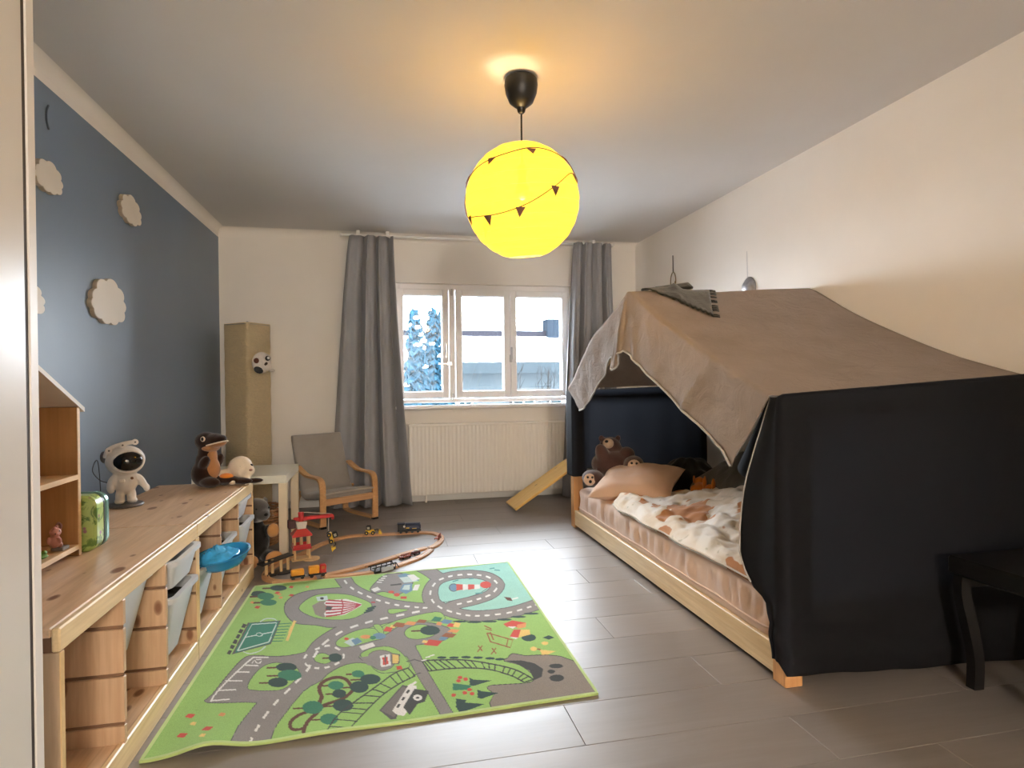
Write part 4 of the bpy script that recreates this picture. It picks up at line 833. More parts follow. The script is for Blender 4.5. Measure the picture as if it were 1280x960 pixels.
('pine',[418,2636,407,2630,382,2632,358,2641,349,2653,360,2659,385,2657,409,2647]),
('pine',[485,2627,473,2620,448,2623,424,2632,416,2644,427,2650,453,2647,477,2638]),
('pine',[552,2632,540,2625,514,2628,491,2637,482,2649,494,2655,519,2653,543,2643]),
('pine',[622,2647,610,2641,584,2643,560,2653,552,2665,564,2671,590,2669,614,2659]),
('pine',[688,2670,675,2663,649,2666,625,2675,617,2687,629,2694,656,2691,680,2681]),
('red',[-14,2644,-1,2689,27,2667,17,2625]),
('yellow',[14,2675,22,2702,41,2688,34,2663]),
('fence',[24,2683,44,2726,87,2701,70,2661]),
('orange',[76,2692,94,2726,133,2704,117,2673]),
('fence',[129,2703,146,2734,180,2715,165,2686]),
('leaf',[197,2708,216,2751,249,2728,233,2687]),
('blue',[233,2670,254,2709,292,2686,273,2649]),
('orange',[214,2655,225,2688,244,2672,234,2641]),
('red',[257,2626,273,2659,301,2641,287,2610]),
('yellow',[284,2620,300,2664,322,2644,308,2602]),
('orange',[254,2567,274,2595,310,2576,293,2550]),
('fence',[223,2527,247,2560,292,2537,271,2505]),
('blue',[211,2500,225,2528,252,2512,239,2486]),
('red',[146,2465,173,2511,226,2481,202,2439]),
('yellow',[141,2488,150,2511,168,2498,160,2477]),
('pale',[-172,2565,-139,2605,-101,2548,-138,2518]),
('blue',[-144,2578,-119,2600,-98,2555,-125,2527]),
('red',[-154,2596,-157,2587,-163,2584,-171,2590,-174,2601,-172,2611,-165,2613,-158,2607]),
('orange',[-63,2594,-70,2581,-86,2579,-102,2589,-109,2606,-103,2619,-87,2621,-70,2611]),
('blue',[-2,2588,-7,2570,-21,2562,-39,2566,-53,2581,-58,2601,-53,2619,-39,2628,-22,2624,-7,2608]),
('leaf',[-43,2581,-47,2569,-56,2565,-65,2573,-70,2588,-66,2601,-57,2604,-47,2596]),
('white',[-109,2511,-56,2537,-45,2500,-95,2471]),
('white',[-26,2407,11,2413,15,2313,-22,2309]),
('red',[-17,2388,3,2390,6,2328,-14,2323]),
('line',[-8,2407,-7,2318,-3,2317,-4,2406]),
('line',[17,2422,51,2400,46,2318,19,2322]),
('yellow',[20,2411,46,2394,43,2326,22,2329]),
('red',[34,2302,54,2303,57,2274,36,2272]),
('rock',[-349,3026,-317,3078,-279,3074,-262,2873,-282,2859,-322,2907]),
('white',[-296,3045,-284,3086,-192,3079,-116,2995,-115,2969,-187,2870,-272,2861,-283,2908,-267,2975]),
('crimson',[-116,2987,-130,2999,-151,3016,-174,3035,-198,3052,-223,3066,-250,3080,-275,3092,-293,3101,-291,3076,-274,3069,-249,3059,-222,3047,-198,3034,-174,3020,-151,3004,-130,2990,-116,2980]),
('crimson',[-116,2987,-130,2993,-150,3001,-173,3010,-196,3020,-221,3029,-247,3039,-272,3048,-289,3054,-287,3030,-270,3025,-246,3018,-220,3010,-195,3002,-173,2996,-150,2989,-130,2984,-116,2980]),
('crimson',[-116,2987,-130,2987,-150,2986,-172,2986,-195,2988,-218,2992,-244,2998,-268,3005,-285,3009,-283,2986,-266,2983,-243,2978,-217,2974,-193,2971,-171,2972,-149,2975,-129,2978,-116,2980]),
('crimson',[-116,2987,-130,2981,-149,2972,-171,2963,-193,2957,-216,2957,-242,2959,-265,2963,-281,2966,-279,2943,-263,2942,-240,2939,-214,2938,-191,2941,-170,2948,-148,2960,-129,2972,-115,2980]),
('crimson',[-116,2987,-130,2975,-149,2957,-170,2939,-191,2927,-214,2922,-239,2921,-262,2922,-277,2923,-275,2901,-259,2901,-237,2902,-212,2904,-189,2911,-168,2925,-147,2946,-128,2966,-115,2981]),
('crimson',[-116,2987,-130,2968,-148,2942,-169,2916,-190,2897,-212,2888,-236,2884,-258,2883,-274,2882,-271,2860,-256,2862,-234,2865,-209,2871,-187,2882,-167,2903,-146,2932,-128,2960,-115,2981]),
('crimson',[-218,3079,-205,2991,-205,2880,-199,2876,-199,2989,-212,3081]),
('dark',[-281,3009,-250,2986,-257,2941,-280,2957]),
('pale',[-343,3146,-290,3150,-280,3085,-329,3081]),
('dark',[-302,3113,-303,3100,-310,3096,-317,3103,-321,3118,-320,3131,-314,3135,-306,3128]),
('line',[-607,2878,-467,2871,-465,2620,-600,2556]),
('field',[-599,2871,-472,2862,-471,2629,-593,2567]),
('pale',[-584,2848,-479,2843,-481,2854,-587,2860]),
('pale',[-483,2851,-480,2645,-475,2640,-478,2846]),
('pale',[-479,2648,-587,2590,-584,2581,-476,2638]),
('pale',[-588,2857,-588,2588,-583,2583,-583,2851]),
('pale',[-582,2711,-478,2740,-481,2751,-585,2721]),
('pale',[-517,2727,-517,2715,-523,2709,-532,2711,-542,2721,-547,2735,-547,2747,-541,2754,-531,2752,-522,2741]),
('field',[-520,2728,-521,2720,-526,2715,-533,2717,-539,2724,-543,2734,-543,2743,-538,2747,-531,2745,-524,2738]),
('pale',[-553,2869,-551,2876,-547,2886,-542,2896,-536,2901,-529,2903,-519,2901,-509,2897,-502,2893,-496,2887,-491,2880,-488,2872,-485,2867,-483,2875,-486,2880,-490,2888,-496,2897,-503,2904,-511,2909,-521,2913,-531,2915,-540,2913,-546,2907,-551,2897,-555,2886,-558,2879]),
('pale',[-562,2568,-557,2563,-549,2555,-541,2547,-532,2543,-523,2543,-514,2545,-505,2550,-498,2557,-492,2566,-487,2578,-483,2590,-481,2598,-485,2606,-488,2598,-491,2586,-496,2574,-501,2565,-508,2559,-517,2555,-526,2552,-534,2552,-541,2556,-549,2563,-557,2571,-562,2576]),
('dark',[-627,2875,-626,2833,-608,2818,-609,2859]),
('dark',[-626,2816,-625,2776,-608,2761,-609,2800]),
('dark',[-625,2759,-624,2721,-608,2706,-608,2744]),
('dark',[-624,2705,-624,2668,-607,2654,-608,2691]),
('dark',[-624,2653,-623,2618,-607,2604,-608,2639]),
('dark',[-623,2603,-622,2569,-607,2556,-607,2589]),
('leaf',[-466,2825,-415,2822,-417,2831,-468,2835]),
('leaf',[-466,2793,-416,2789,-418,2798,-468,2802]),
('leaf',[-467,2762,-418,2757,-419,2766,-468,2771]),
('leaf',[-467,2731,-419,2725,-420,2734,-468,2740]),
('leaf',[-467,2701,-420,2695,-422,2703,-468,2710]),
('leaf',[-467,2672,-421,2665,-423,2673,-469,2680]),
('leaf',[-467,2643,-423,2636,-424,2644,-469,2652]),
('yellow',[-409,2858,-409,2842,-411,2821,-412,2795,-413,2767,-413,2734,-412,2697,-411,2664,-411,2641,-399,2633,-399,2655,-400,2688,-400,2725,-400,2756,-400,2783,-398,2807,-397,2829,-396,2844]),
('blue',[64,3388,105,3414,155,3365,176,3264,95,3245]),
('pale',[72,3345,142,3355,171,3259,95,3252]),
('white',[116,3375,152,3381,182,3296,142,3266]),
('blue',[67,3133,90,3233,136,3235,135,3122,99,3077]),
('pale',[81,3147,96,3213,125,3212,119,3132]),
('white',[133,3122,150,3206,177,3205,159,3116]),
('red',[42,3121,37,3107,26,3103,15,3112,10,3129,15,3143,26,3146,38,3137]),
('red',[69,3073,64,3056,53,3051,42,3062,38,3081,42,3098,54,3102,65,3092]),
('red',[70,3049,102,3042,100,3008,71,3015]),
('dark',[24,3218,82,3222,81,3248,23,3243]),
('white',[-75,3192,-43,3222,-26,3174,-58,3146]),
('white',[-48,3292,-22,3280,-22,3295,-47,3308]),
('white',[-37,3322,-13,3312,-13,3328,-37,3338]),
('white',[-27,3351,-4,3344,-3,3361,-27,3368]),
('white',[-16,3382,6,3378,6,3395,-16,3399]),
('pine',[-99,2864,-59,2888,-64,2907,-104,2882]),
('pine',[-92,2888,-52,2911,-57,2930,-97,2907]),
('pine',[-86,2913,-45,2934,-50,2953,-90,2932]),
('crimson',[-70,2992,-51,2991,-52,3009,-72,3009]),
('line',[369,3107,363,3080,354,3061,343,3051,332,3054,324,3068,320,3091,320,3119,325,3146,335,3167,346,3177,357,3174,365,3159,370,3135]),
('blue',[365,3108,360,3085,352,3069,343,3061,334,3063,327,3075,324,3094,324,3118,329,3141,336,3158,346,3167,355,3164,362,3152,365,3131]),
('red',[365,3165,397,3149,387,3071,353,3062]),
('white',[398,3154,424,3142,414,3071,386,3061]),
('red',[424,3145,457,3134,447,3069,413,3061]),
('white',[457,3134,485,3127,476,3068,446,3060]),
('red',[542,3108,535,3085,524,3069,511,3062,498,3065,489,3078,484,3098,485,3122,491,3145,502,3162,516,3170,529,3167,539,3153,543,3132]),
('teal',[440,3222,466,3223,468,3241,442,3241]),
('teal',[579,3365,609,3373,611,3393,581,3385]),
('teal',[601,3337,630,3322,635,3342,605,3357]),
('teal',[440,2990,477,2993,479,3009,441,3006]),
('teal',[351,3198,383,3217,383,3235,351,3216]),
('trunk',[573,2919,602,2901,603,2851,579,2868]),
('white',[604,2870,640,2884,640,2899,605,2885]),
('red',[-640,2110,-633,2130,-609,2117,-615,2095]),
('red',[-629,1993,-622,2013,-597,2000,-603,1978]),
('red',[-561,2001,-552,2021,-528,2007,-534,1985]),
('orange',[-535,2086,-529,2105,-511,2093,-515,2073]),
('yellow',[-610,2056,-606,2072,-589,2062,-592,2044]),
('yellow',[-557,1959,-552,1975,-536,1965,-539,1947]),
('red',[-501,3325,-494,3353,-474,3337,-480,3307]),
('red',[-558,3249,-551,3278,-532,3262,-537,3231]),
('red',[-482,3196,-475,3221,-456,3207,-462,3180]),
('red',[-618,3063,-612,3091,-591,3075,-596,3045]),
('orange',[-541,3223,-536,3248,-520,3234,-524,3207]),
('orange',[-526,3172,-521,3197,-505,3184,-509,3157]),
('orange',[-653,3137,-649,3161,-633,3148,-636,3123]),
('orange',[-417,3308,-410,3331,-394,3318,-399,3293]),
]
# ================================================================== RUG
RUG_COL = dict(green=(.275, .49, .13), road=(.232, .220, .216), line=(.085, .085, .09), water=(.30, .585, .515), white=(.72, .72, .70), pine=(.013, .05, .045), leaf=(.025, .18, .10),
    trunk=(.10, .035, .022), dark=(.035, .04, .04), roof=(.16, .145, .14), rock=(.235, .205, .175), red=(.53, .06, .04), crimson=(.38, .03, .05), orange=(.66, .27, .10), yellow=(.74, .52, .16),
    blue=(.13, .25, .37), pale=(.50, .62, .60), fence=(.27, .085, .03), field=(.022, .19, .13), teal=(.08, .28, .28))
def make_rug():
    c = [np.array(p) for p in ((-.676, 3.392), (.708, 3.474), (.703, 1.948), (-.690, 1.895))]   # NW NE SE SW
    nu, nv = 464, 512
    u = np.linspace(0, 1, nu)[None, :, None]; v = np.linspace(0, 1, nv)[:, None, None]
    XY = (c[0] * (1 - u) + c[1] * u) * (1 - v) + (c[3] * (1 - u) + c[2] * u) * v
    X, Y = XY[..., 0], XY[..., 1]
    col = np.empty((nv, nu, 3)); col[:] = RUG_COL['green']
    for name, flat in RUG_ART:
        p = np.array(flat, float).reshape(-1, 2) / 1000.0
        x0, y0 = p.min(0); x1, y1 = p.max(0)
        # grid is nearly axis aligned: restrict to rows/columns near the box
        cols = np.where(((X.max(0) >= x0 - .02) & (X.min(0) <= x1 + .02)))[0]; rows = np.where(((Y.max(1) >= y0 - .02) & (Y.min(1) <= y1 + .02)))[0]
        if not len(cols) or not len(rows): continue
        sl = (slice(rows[0], rows[-1] + 1), slice(cols[0], cols[-1] + 1)); xs, ys = X[sl], Y[sl]
        wind = np.zeros(xs.shape, int)
        for (ax, ay), (bx, by) in zip(p, np.roll(p, -1, 0)):
            side = (bx - ax) * (ys - ay) - (xs - ax) * (by - ay)
            wind += ((ay <= ys) & (by > ys) & (side > 0)).astype(int); wind -= ((ay > ys) & (by <= ys) & (side < 0)).astype(int)
        col[sl][wind != 0] = RUG_COL[name]
    # wavy near left corner that lifts off the floor
    uu = np.broadcast_to(u[..., 0], X.shape); vv = np.broadcast_to(v[..., 0], X.shape)
    Z = .008 + .024 * np.exp(-((uu - .125) / .06) ** 2) * np.clip((vv - .80) / .20, 0, 1) ** 1.6 + .006 * np.exp(-((uu - .36) / .1) ** 2) * np.clip((vv - .9) / .1, 0, 1)
    co = np.stack([X, Y, Z], -1).reshape(-1, 3)
    me = bpy.data.meshes.new('rug')
    idx = np.arange(nu * nv).reshape(nv, nu)
    q = np.stack([idx[:-1, :-1], idx[1:, :-1], idx[1:, 1:], idx[:-1, 1:]], -1).reshape(-1, 4)
    me.vertices.add(len(co)); me.vertices.foreach_set('co', co.ravel())
    me.loops.add(q.size); me.loops.foreach_set('vertex_index', q.ravel())
    me.polygons.add(len(q)); me.polygons.foreach_set('loop_start', np.arange(0, q.size, 4)); 
    me.polygons.foreach_set('use_smooth', np.ones(len(q), bool))
    at = me.color_attributes.new('print', 'FLOAT_COLOR', 'POINT')
    at.data.foreach_set('color', np.concatenate([col, np.ones((nv, nu, 1))], -1).ravel().astype(np.float32))
    me.update(calc_edges=True)
    t = NT('printed_play_rug'); a = t.n('VertexColor', layer_name='print')
    v = t.coords(rnd=False); n = t.noise(v, 420, 3); n2 = t.noise(v, 7, 5)
    cc = t.mix(1.0, a.outputs['Color'], t.ramp(n, [(.25, .72), (.75, 1.18)]), 'MULTIPLY')
    cc = t.mix(1.0, cc, t.ramp(n2, [(.3, .93), (.75, 1.04)]), 'MULTIPLY')
    t.set(**{'Base Color': cc, 'Roughness': .95, 'Specular IOR Level': .1, 'Sheen Weight': .15}); t.bump(n, .25, .002)
    me.materials.append(t.m)
    r = thing('play_rug', 'green play rug printed with grey roads, houses, trees and a lighthouse, on the floor', 'rug', (0, 0, 0))
    o = bpy.data.objects.new('pile', me); COL.objects.link(o); o.parent = r
    # overlocked edge band
    edge = [tuple(co[i]) for i in np.concatenate([idx[0, ::8], idx[::8, -1], idx[-1, ::-8], idx[::-8, 0]])]
    path = [edge[0]]
    for p in edge[1:]:
        if (Vector(p) - Vector(path[-1])).length > .004: path.append(p)
    MB().sweep([(x, y, z - .003) for x, y, z in path], [(-.004, -.0055), (.004, -.0055), (.004, .0055), (-.004, .0055)], (0, 0, 1), closed=True).build(
        'edge_band', cloth('lime_edge_yarn', (.42, .56, .20), 500), r)
make_rug()
# ================================================================== LEFT SIDE
# wardrobe in the foreground with its door and side board
WRX = -.690
wr = thing('wardrobe', 'tall white wardrobe at the left picture edge, front facing the room', 'wardrobe', (-1.02, .3, 0))
wmat = plain('matt_white_wardrobe', (.66, .635, .60), .30, .02, 3); wdark = plain('dark_gap_shade', (.045, .03, .025), .6)
def WB(x0, y0, z0, x1, y1, z1, b=0): return MB().box(x0 + 1.02, y0 - .3, z0, x1 + 1.02, y1 - .3, z1, b)
WB(-1.325, -.9, 0, WRX - .024, 1.395, 2.33).build('carcass', wmat, wr)
WB(WRX - .022, -.88, .05, WRX, .13, 2.31, .002).build('door', wmat, wr)
d = WB(WRX - .022, .137, .05, WRX, 1.362, 2.31, .002).build('door', wmat, wr)
WB(WRX - .02, 1.363, .04, WRX - .004, 1.378, 2.31).build('gap_shade_strip', wdark, wr)  # dark strip stands in for the shadow in the gap beside the door
WB(-1.325, 1.379, 0, WRX - .001, 1.408, 2.33, .002).build('side_board', plain('white_side_board', (.76, .73, .70), .4, .02, 3), wr)
MB().box(WRX + 1.02, .137 - .3 + .03, 1.0, WRX + 1.04, .137 - .3 + .045, 1.2, .004).build('handle', steel, d)

# ------------------------------------------------------------------ pine storage cabinets
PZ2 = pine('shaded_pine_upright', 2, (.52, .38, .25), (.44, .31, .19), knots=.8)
PALE_Z2 = pine('pale_pine_upright', 2, (.78, .57, .30), (.66, .44, .2), knots=0)
CX0, CX1, CH = -1.195, -.717, .537
dgroove = plain('groove_shadow_wood', (.17, .09, .045), .7)
def cabinet(label, y0, y1):
    t = thing('storage_cabinet', label, 'cabinet', ((CX0 + CX1) / 2, (y0 + y1) / 2, 0), 0, 'low pine storage cabinets along the blue wall')
    L = (y1 - y0) / 2; W = (CX1 - CX0) / 2
    MB().box(-W, -L, CH - .022, W - .0185, L, CH, .003).build('top_board', PY, t)
    MB().box(W - .018, -L, CH - .056, W, L, CH - .0008, .0035).build('top_rail', PALE_Y, t)
    MB().box(-W, -L + .018, CH - .056, -W + .018, L - .018, CH - .022).build('back_rail', PY, t)
    def panel(y, name):
        m = MB(); th = .018
        m.m = 1; m.box(-W, y - .0022, .0, W - .004, y + .0022, CH - .023)
        m.m = 0; zs = [0, .135, .272, .405, CH - .023]
        for k, (a, b) in enumerate(zip(zs, zs[1:])):
            top = CH - .057 if k == 3 else b - .0055
            m.box(-W, y - th / 2, a + (.0055 if k else 0), W - .0005, y + th / 2, top, .0015)
        return m.build(name, [PZ, dgroove], t)
    for sy in (-1, 1):
        panel(sy * (L - .010), 'end_panel')
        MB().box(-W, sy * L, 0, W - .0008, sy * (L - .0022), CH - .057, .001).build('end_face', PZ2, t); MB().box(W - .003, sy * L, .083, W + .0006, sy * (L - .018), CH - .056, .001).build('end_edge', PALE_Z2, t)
    s = (2 * L - .018) / 3
    for k in (1, 2): panel(-L + .009 + s * k, 'divider')
    MB().box(-W, -L + .018, .062, W - .019, L - .018, .080).build('bottom_board', PX if False else PY, t)
    MB().box(W - .018, -L, 0, W, L, .083, .0035).build('plinth', PALE_Y, t)
    for sy in (-1, 1):
        for z in (CH - .028, .05):
            MB().cyl((W - .045, sy * (L + .0015), z), (W - .045, sy * (L - .004), z), .0055, n=10).build('screw', steel, t, smooth=40)
    return t
cabinet('near low pine cabinet beside the white wardrobe, its first bay empty', 1.528, 2.546)
cabinet('far low pine cabinet under the dark plush, blue bowl in its first bay', 2.549, 3.567)

binmat = cloth('frosted_white_plastic', (.70, .72, .75), 10, .45, .02, .25, 0.0, sheen=0.0)
def bin_mesh(h, name):
    m = MB(); W, Dp = .135, .205; lip = .012
    def rect(w0, d0, d1, z, r=.03, n=4):
        pts = []
        for (cx, cy, a0) in ((d1 - r, w0 - r, 0), (d0 + r, w0 - r, 90), (d0 + r, -w0 + r, 180), (d1 - r, -w0 + r, 270)):
            for k in range(n + 1):
                a = math.radians(a0 + 90 * k / n); pts.append((cx + r * math.cos(a), cy + r * math.sin(a), z))
        return pts
    tp = .045 * h / .23
    rows = [rect(W - tp, -Dp + tp, Dp - tp, .0), rect(W - .001, -Dp, Dp, h - .018), rect(W - .001, -Dp, Dp, h - .016), rect(W + lip, -Dp - lip, Dp + lip, h - .016), rect(W + lip, -Dp - lip, Dp + lip, h),
            rect(W - .006, -Dp + .006, Dp - .006, h), rect(W - tp - .003, -Dp + tp + .003, Dp - tp - .003, .006)]
    m.grid(rows, cv=True); n = len(rows[0]); m.f.append(tuple(range(n))[::-1]); m.mi.append(0)
    o0 = 6 * n; m.f.append(tuple(range(o0, o0 + n))); m.mi.append(0)
    return m.build(name, binmat, None, smooth=35)
def put_bin(h, y, zrim, front, label):
    o = bin_mesh(h, 'storage_bin'); o.location = (front - .217, y, zrim - h)
    return tag(o, label, 'bin', 'frosted plastic bins in the pine cabinets')
s = (1.018 - .018) / 3
c1 = [1.537 + s * (k + .5) for k in range(3)]; c2 = [2.558 + s * (k + .5) for k in range(3)]
put_bin(.23, c1[1], .478, -.742, 'tall frosted white bin pushed back in the middle bay of the near cabinet')
put_bin(.10, c1[2], .476, -.690, 'shallow frosted bin at the top of the last bay of the near cabinet')
put_bin(.23, c1[2], .350, -.700, 'deep frosted bin below the shallow one in the near cabinet')
put_bin(.23, c2[0], .335, -.715, 'deep frosted bin right under the blue bowl')
put_bin(.23, c2[1], .350, -.715, 'deep frosted bin in the middle bay of the far cabinet')
put_bin(.10, c2[2], .478, -.715, 'shallow frosted bin at the top of the last bay of the far cabinet')
put_bin(.23, c2[2], .360, -.700, 'deep frosted bin in the last bay, nearest the white table')
# dark things lying in the bins
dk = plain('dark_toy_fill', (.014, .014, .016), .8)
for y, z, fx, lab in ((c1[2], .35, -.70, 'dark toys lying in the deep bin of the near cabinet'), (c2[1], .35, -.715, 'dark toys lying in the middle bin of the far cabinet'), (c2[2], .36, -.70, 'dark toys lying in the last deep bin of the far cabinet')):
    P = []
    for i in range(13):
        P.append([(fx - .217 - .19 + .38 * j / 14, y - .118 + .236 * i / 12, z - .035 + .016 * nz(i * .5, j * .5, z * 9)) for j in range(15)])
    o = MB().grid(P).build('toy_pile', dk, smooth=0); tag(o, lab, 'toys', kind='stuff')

# blue translucent bowl with crumpled blue film
def blue_mat():
    t = NT('clear_blue_plastic')
    t.set(**{'Base Color': (.06, .47, .85), 'Roughness': .1, 'Transmission Weight': .6, 'IOR': 1.3})
    return t.m
BLUE = blue_mat()
bo = thing('blue_bowl', 'translucent blue plastic bowl sticking out of the far pine cabinet', 'bowl', (-.672, 2.755, .296))
Mt = Matrix.Rotation(math.radians(6), 4, 'X') @ Matrix.Rotation(math.radians(-8), 4, 'Y')
pr = [(.001, 0), (.04, .002), (.075, .014), (.098, .036), (.112, .062), (.117, .064), (.117, .068), (.109, .067), (.094, .040), (.072, .019), (.038, .006), (.001, .004)]
MB().lathe(pr, n=36, M=Mt, closed=True).build('bowl', BLUE, bo, smooth=50)
rd = random.Random(5); P = []
for i in range(15):
    row_ = []
    for j in range(24):
        r = .088 * i / 14; a = 2 * PI * j / 24; x, y = r * math.cos(a) - .015, r * math.sin(a) - .01
        row_.append(Mt @ Vector((x, y, .050 + .045 * math.exp(-(r / .07) ** 2) + (.030 * nz(x * 34, y * 34, 2) + .022 * abs(nz(x * 60, y * 60, 5))) * (1 - i / 20))))
    P.append(row_)
MB().grid(P, cv=True).build('film', plain('shiny_blue_film', (.05, .36, .72), .12, .25, 30), bo, smooth=35, solid=.001)

# ------------------------------------------------------------------ dolls' house shelf
dh = thing('dollhouse_shelf', 'open wooden house shaped shelf standing on the near pine cabinet', 'shelf', (-1.075, 1.86, CH))
DM = pine('oak_look_board', 2, (.46, .25, .095), (.38, .19, .065), knots=0); DE = pine('pale_edge_board', 1, (.74, .52, .30), (.64, .42, .22), knots=0)
fx, bx = .118, -.118
for sy in (-1, 1):
    MB().box(bx, sy * .305, 0, fx - .003, sy * .320, .475, .001).build('side_panel', DM, dh)
    MB().box(fx - .003, sy * .304, 0, fx, sy * .321, .475, .0008).build('edge_strip', DE, dh)
for z in (.022, .245):
    s_ = MB().box(bx, -.305, z, fx - .004, .305, z + .014).build('shelf_board', DE, dh)
    MB().box(fx - .004, -.305, z - .001, fx, .305, z + .015, .001).build('edge_strip', DE, s_)
MB().box(bx, -.305, 0, bx + .005, .305, .475).build('back_panel', DM, dh)
for sy in (-1, 1):
    pk = (0, .475 + .305 * .5)
    MB().prism([(0, pk[1]), (sy * .345, .475 - .017), (sy * .345, .475 - .003), (0, pk[1] + .016)], lambda a, b: (bx, a, b), lambda a, b: (fx + .004, a, b)).build('roof_board', plain('whitish_roof_board', (.62, .56, .50), .5), dh)
MB().prism([(-.305, .475), (.305, .475), (0, .475 + .1525)], lambda a, b: (bx, a, b), lambda a, b: (bx + .005, a, b)).build('gable_panel', DM, dh)
# pig figurine
def remeshed(name, blobs, mat, parent=None, vox=.004, sm=6, loc=None):
    m = MB()
    for b in blobs:
        c, r = b[0], b[1]; Rm = b[2] if len(b) > 2 else None
        m.ell(c, r, Rm, 18, 12)
    o = m.build(name, mat, parent, loc=loc)
    md = o.modifiers.new('join', 'REMESH'); md.mode = 'VOXEL'; md.voxel_size = vox; md.use_smooth_shade = True
    s2 = o.modifiers.new('soft', 'SMOOTH'); s2.factor = .5; s2.iterations = sm
    return o
def RX(d): return Matrix.Rotation(math.radians(d), 3, 'X')
def RY(d): return Matrix.Rotation(math.radians(d), 3, 'Y')
def RZ(d): return Matrix.Rotation(math.radians(d), 3, 'Z')
pink = plain('pink_painted_clay', (.50, .22, .16), .5); pdark = plain('brown_painted_clay', (.22, .09, .06), .5)
pg = thing('pig_figurine', 'small pink animal figurine on the bottom shelf of the wooden house shelf', 'figurine', (-.988, 2.085, CH + .037))
MB().box(-.012, .0, 0, .022, .04, .010, .002).build('plinth', plain('grey_stone', (.25, .22, .20), .7), pg)
remeshed('body', [((0, 0, .032), (.016, .015, .021)), ((.004, -.004, .060), (.015, .016, .014)), ((.012, -.015, .057), (.006, .008, .005)), ((-.006, .010, .012), (.007, .007, .013)), ((.010, .010, .018), (.007, .007, .010)),
    ((.016, -.006, .036), (.006, .005, .012), RX(30)), ((-.010, -.012, .036), (.006, .005, .012)), ((0, .012, .072), (.005, .004, .007)), ((.006, -.012, .073), (.005, .004, .007))], pink, pg, .0022, 3)
MB().tube(cr([(-.004, .012, .07), (0, .022, .082), (.006, .026, .072), (.004, .022, .062)]), .0035, 6).build('tail', pdark, pg, smooth=0)
MB().ell((.017, -.008, .064), .0022, None, 8, 6).ell((.012, -.021, .058), .002, None, 8, 6).build('eye', black_plastic, pg)
fg = thing('leaf_figurine', 'tiny green leaf shaped toy beside the wardrobe on the bottom shelf', 'toy', (-.985, 2.005, CH + .037))
MB().ell((0, 0, .006), (.015, .022, .006), None, 12, 6).ell((.0, .012, .014), (.008, .01, .008), None, 10, 6).build('leaf', plain('green_clay', (.12, .25, .03), .6), fg, smooth=0)

# green tin case
tc = thing('tin_case', 'small lime green and teal tin case leaning beside the wooden house shelf', 'case', (-.996, 2.247, CH), math.radians(-2))
def rrect(w, h, r, n=5):
    pts = []
    for cx, cz, a0 in ((w - r, h - r, 0), (-w + r, h - r, 90), (-w + r, -h + r, 180), (w - r, -h + r, 270)):
        for k in range(n + 1):
            a = math.radians(a0 + 90 * k / n); pts.append((cx + r * math.cos(a), cz + r * math.sin(a) + h))
    return pts
def shell(m, y0, y1, w, h, r, b=.006):
    P = [[(x * (1 - b / w), y0, (z - h) * (1 - b / h) + h) for x, z in rrect(w, h, r)], [(x, y0 + b, z) for x, z in rrect(w, h, r)], [(x, y1 - b, z) for x, z in rrect(w, h, r)], [(x * (1 - b / w), y1, (z - h) * (1 - b / h) + h) for x, z in rrect(w, h, r)]]
    m.grid(P, cv=True); n = len(P[0]); o = len(m.v) - 4 * n
    m.f.append(tuple(range(o, o + n))[::-1]); m.f.append(tuple(range(o + 3 * n, o + 4 * n))); m.mi += [0, 0]
    return m
def lime_mat():
    t = NT('lime_tin_with_leaf_print'); v = t.coords((1, 1, 1), rnd=False)
    vo = t.n('TexVoronoi'); vo.inputs['Scale'].default_value = 26; t.l(v, vo.inputs['Vector'])
    n = t.noise(v, 22, 4, .6, 1.5)
    c = t.mix(t.ramp(n, [(.50, 0.0), (.58, 1.0)]), (.42, .56, .16), (.11, .22, .04))
    c = t.mix(t.ramp(vo.outputs['Distance'], [(.12, 1.0), (.2, 0.0)]), c, (.34, .16, .22))
    t.set(**{'Base Color': c, 'Roughness': .3}); return t.m
shell(MB(), -.045, .010, .075, .092, .035).build('front_shell', lime_mat(), tc, smooth=40)
shell(MB(), .010, .017, .074, .091, .034, .001).build('seam', black_plastic, tc, smooth=40)
shell(MB(), .017, .045, .076, .093, .036).build('back_shell', plain('teal_tin', (.16, .34, .30), .22, .08, 12, metal=.3), tc, smooth=40)

# ------------------------------------------------------------------ astronaut lamp
an = thing('astronaut_lamp', 'white astronaut figure lamp with black visor on the pine cabinets', 'lamp', (-1.138, 3.0, CH), math.radians(24))
wh = plain('white_figure_plastic', (.74, .70, .66), .35, .03, 12)
gy = plain('dark_grey_base', (.12, .11, .11), .5, .2, 30)
MB().lathe([(.001, 0), (.066, 0), (.072, .006), (.068, .013), (.045, .017), (.001, .018)], n=28, closed=True).build('base', gy, an, smooth=40)
remeshed('body', [((-.022, 0, .045), (.019, .024, .040)), ((.022, 0, .045), (.019, .024, .040)), ((-.024, -.010, .026), (.021, .034, .014)), ((.024, -.010, .026), (.021, .034, .014)), ((0, .002, .105), (.048, .038, .050)), ((0, .002, .128), (.044, .034, .032)),
    ((-.052, -.012, .110), (.018, .022, .040), RY(18)), ((.062, -.002, .105), (.016, .017, .042), RY(-28)), ((.080, -.004, .075), (.014, .014, .018)), ((-.056, -.024, .085), (.015, .02, .02)), ((0, 0, .205), (.078, .070, .068))], wh, an, .0042, 5)
MB().ell((.006, -.036, .205), (.060, .042, .046), None, 28, 16).build('visor', plain('black_visor', (.004, .004, .005), .05, 0), an, smooth=0)
P = [(.006 + .062 * math.cos(a), -.054 + .012 * math.cos(a) ** 2, .205 + .048 * math.sin(a)) for a in [2 * PI * k / 40 for k in range(40)]]
MB().tube(P, .0045, 8, closed=True).build('visor_rim', wh, an, smooth=0)
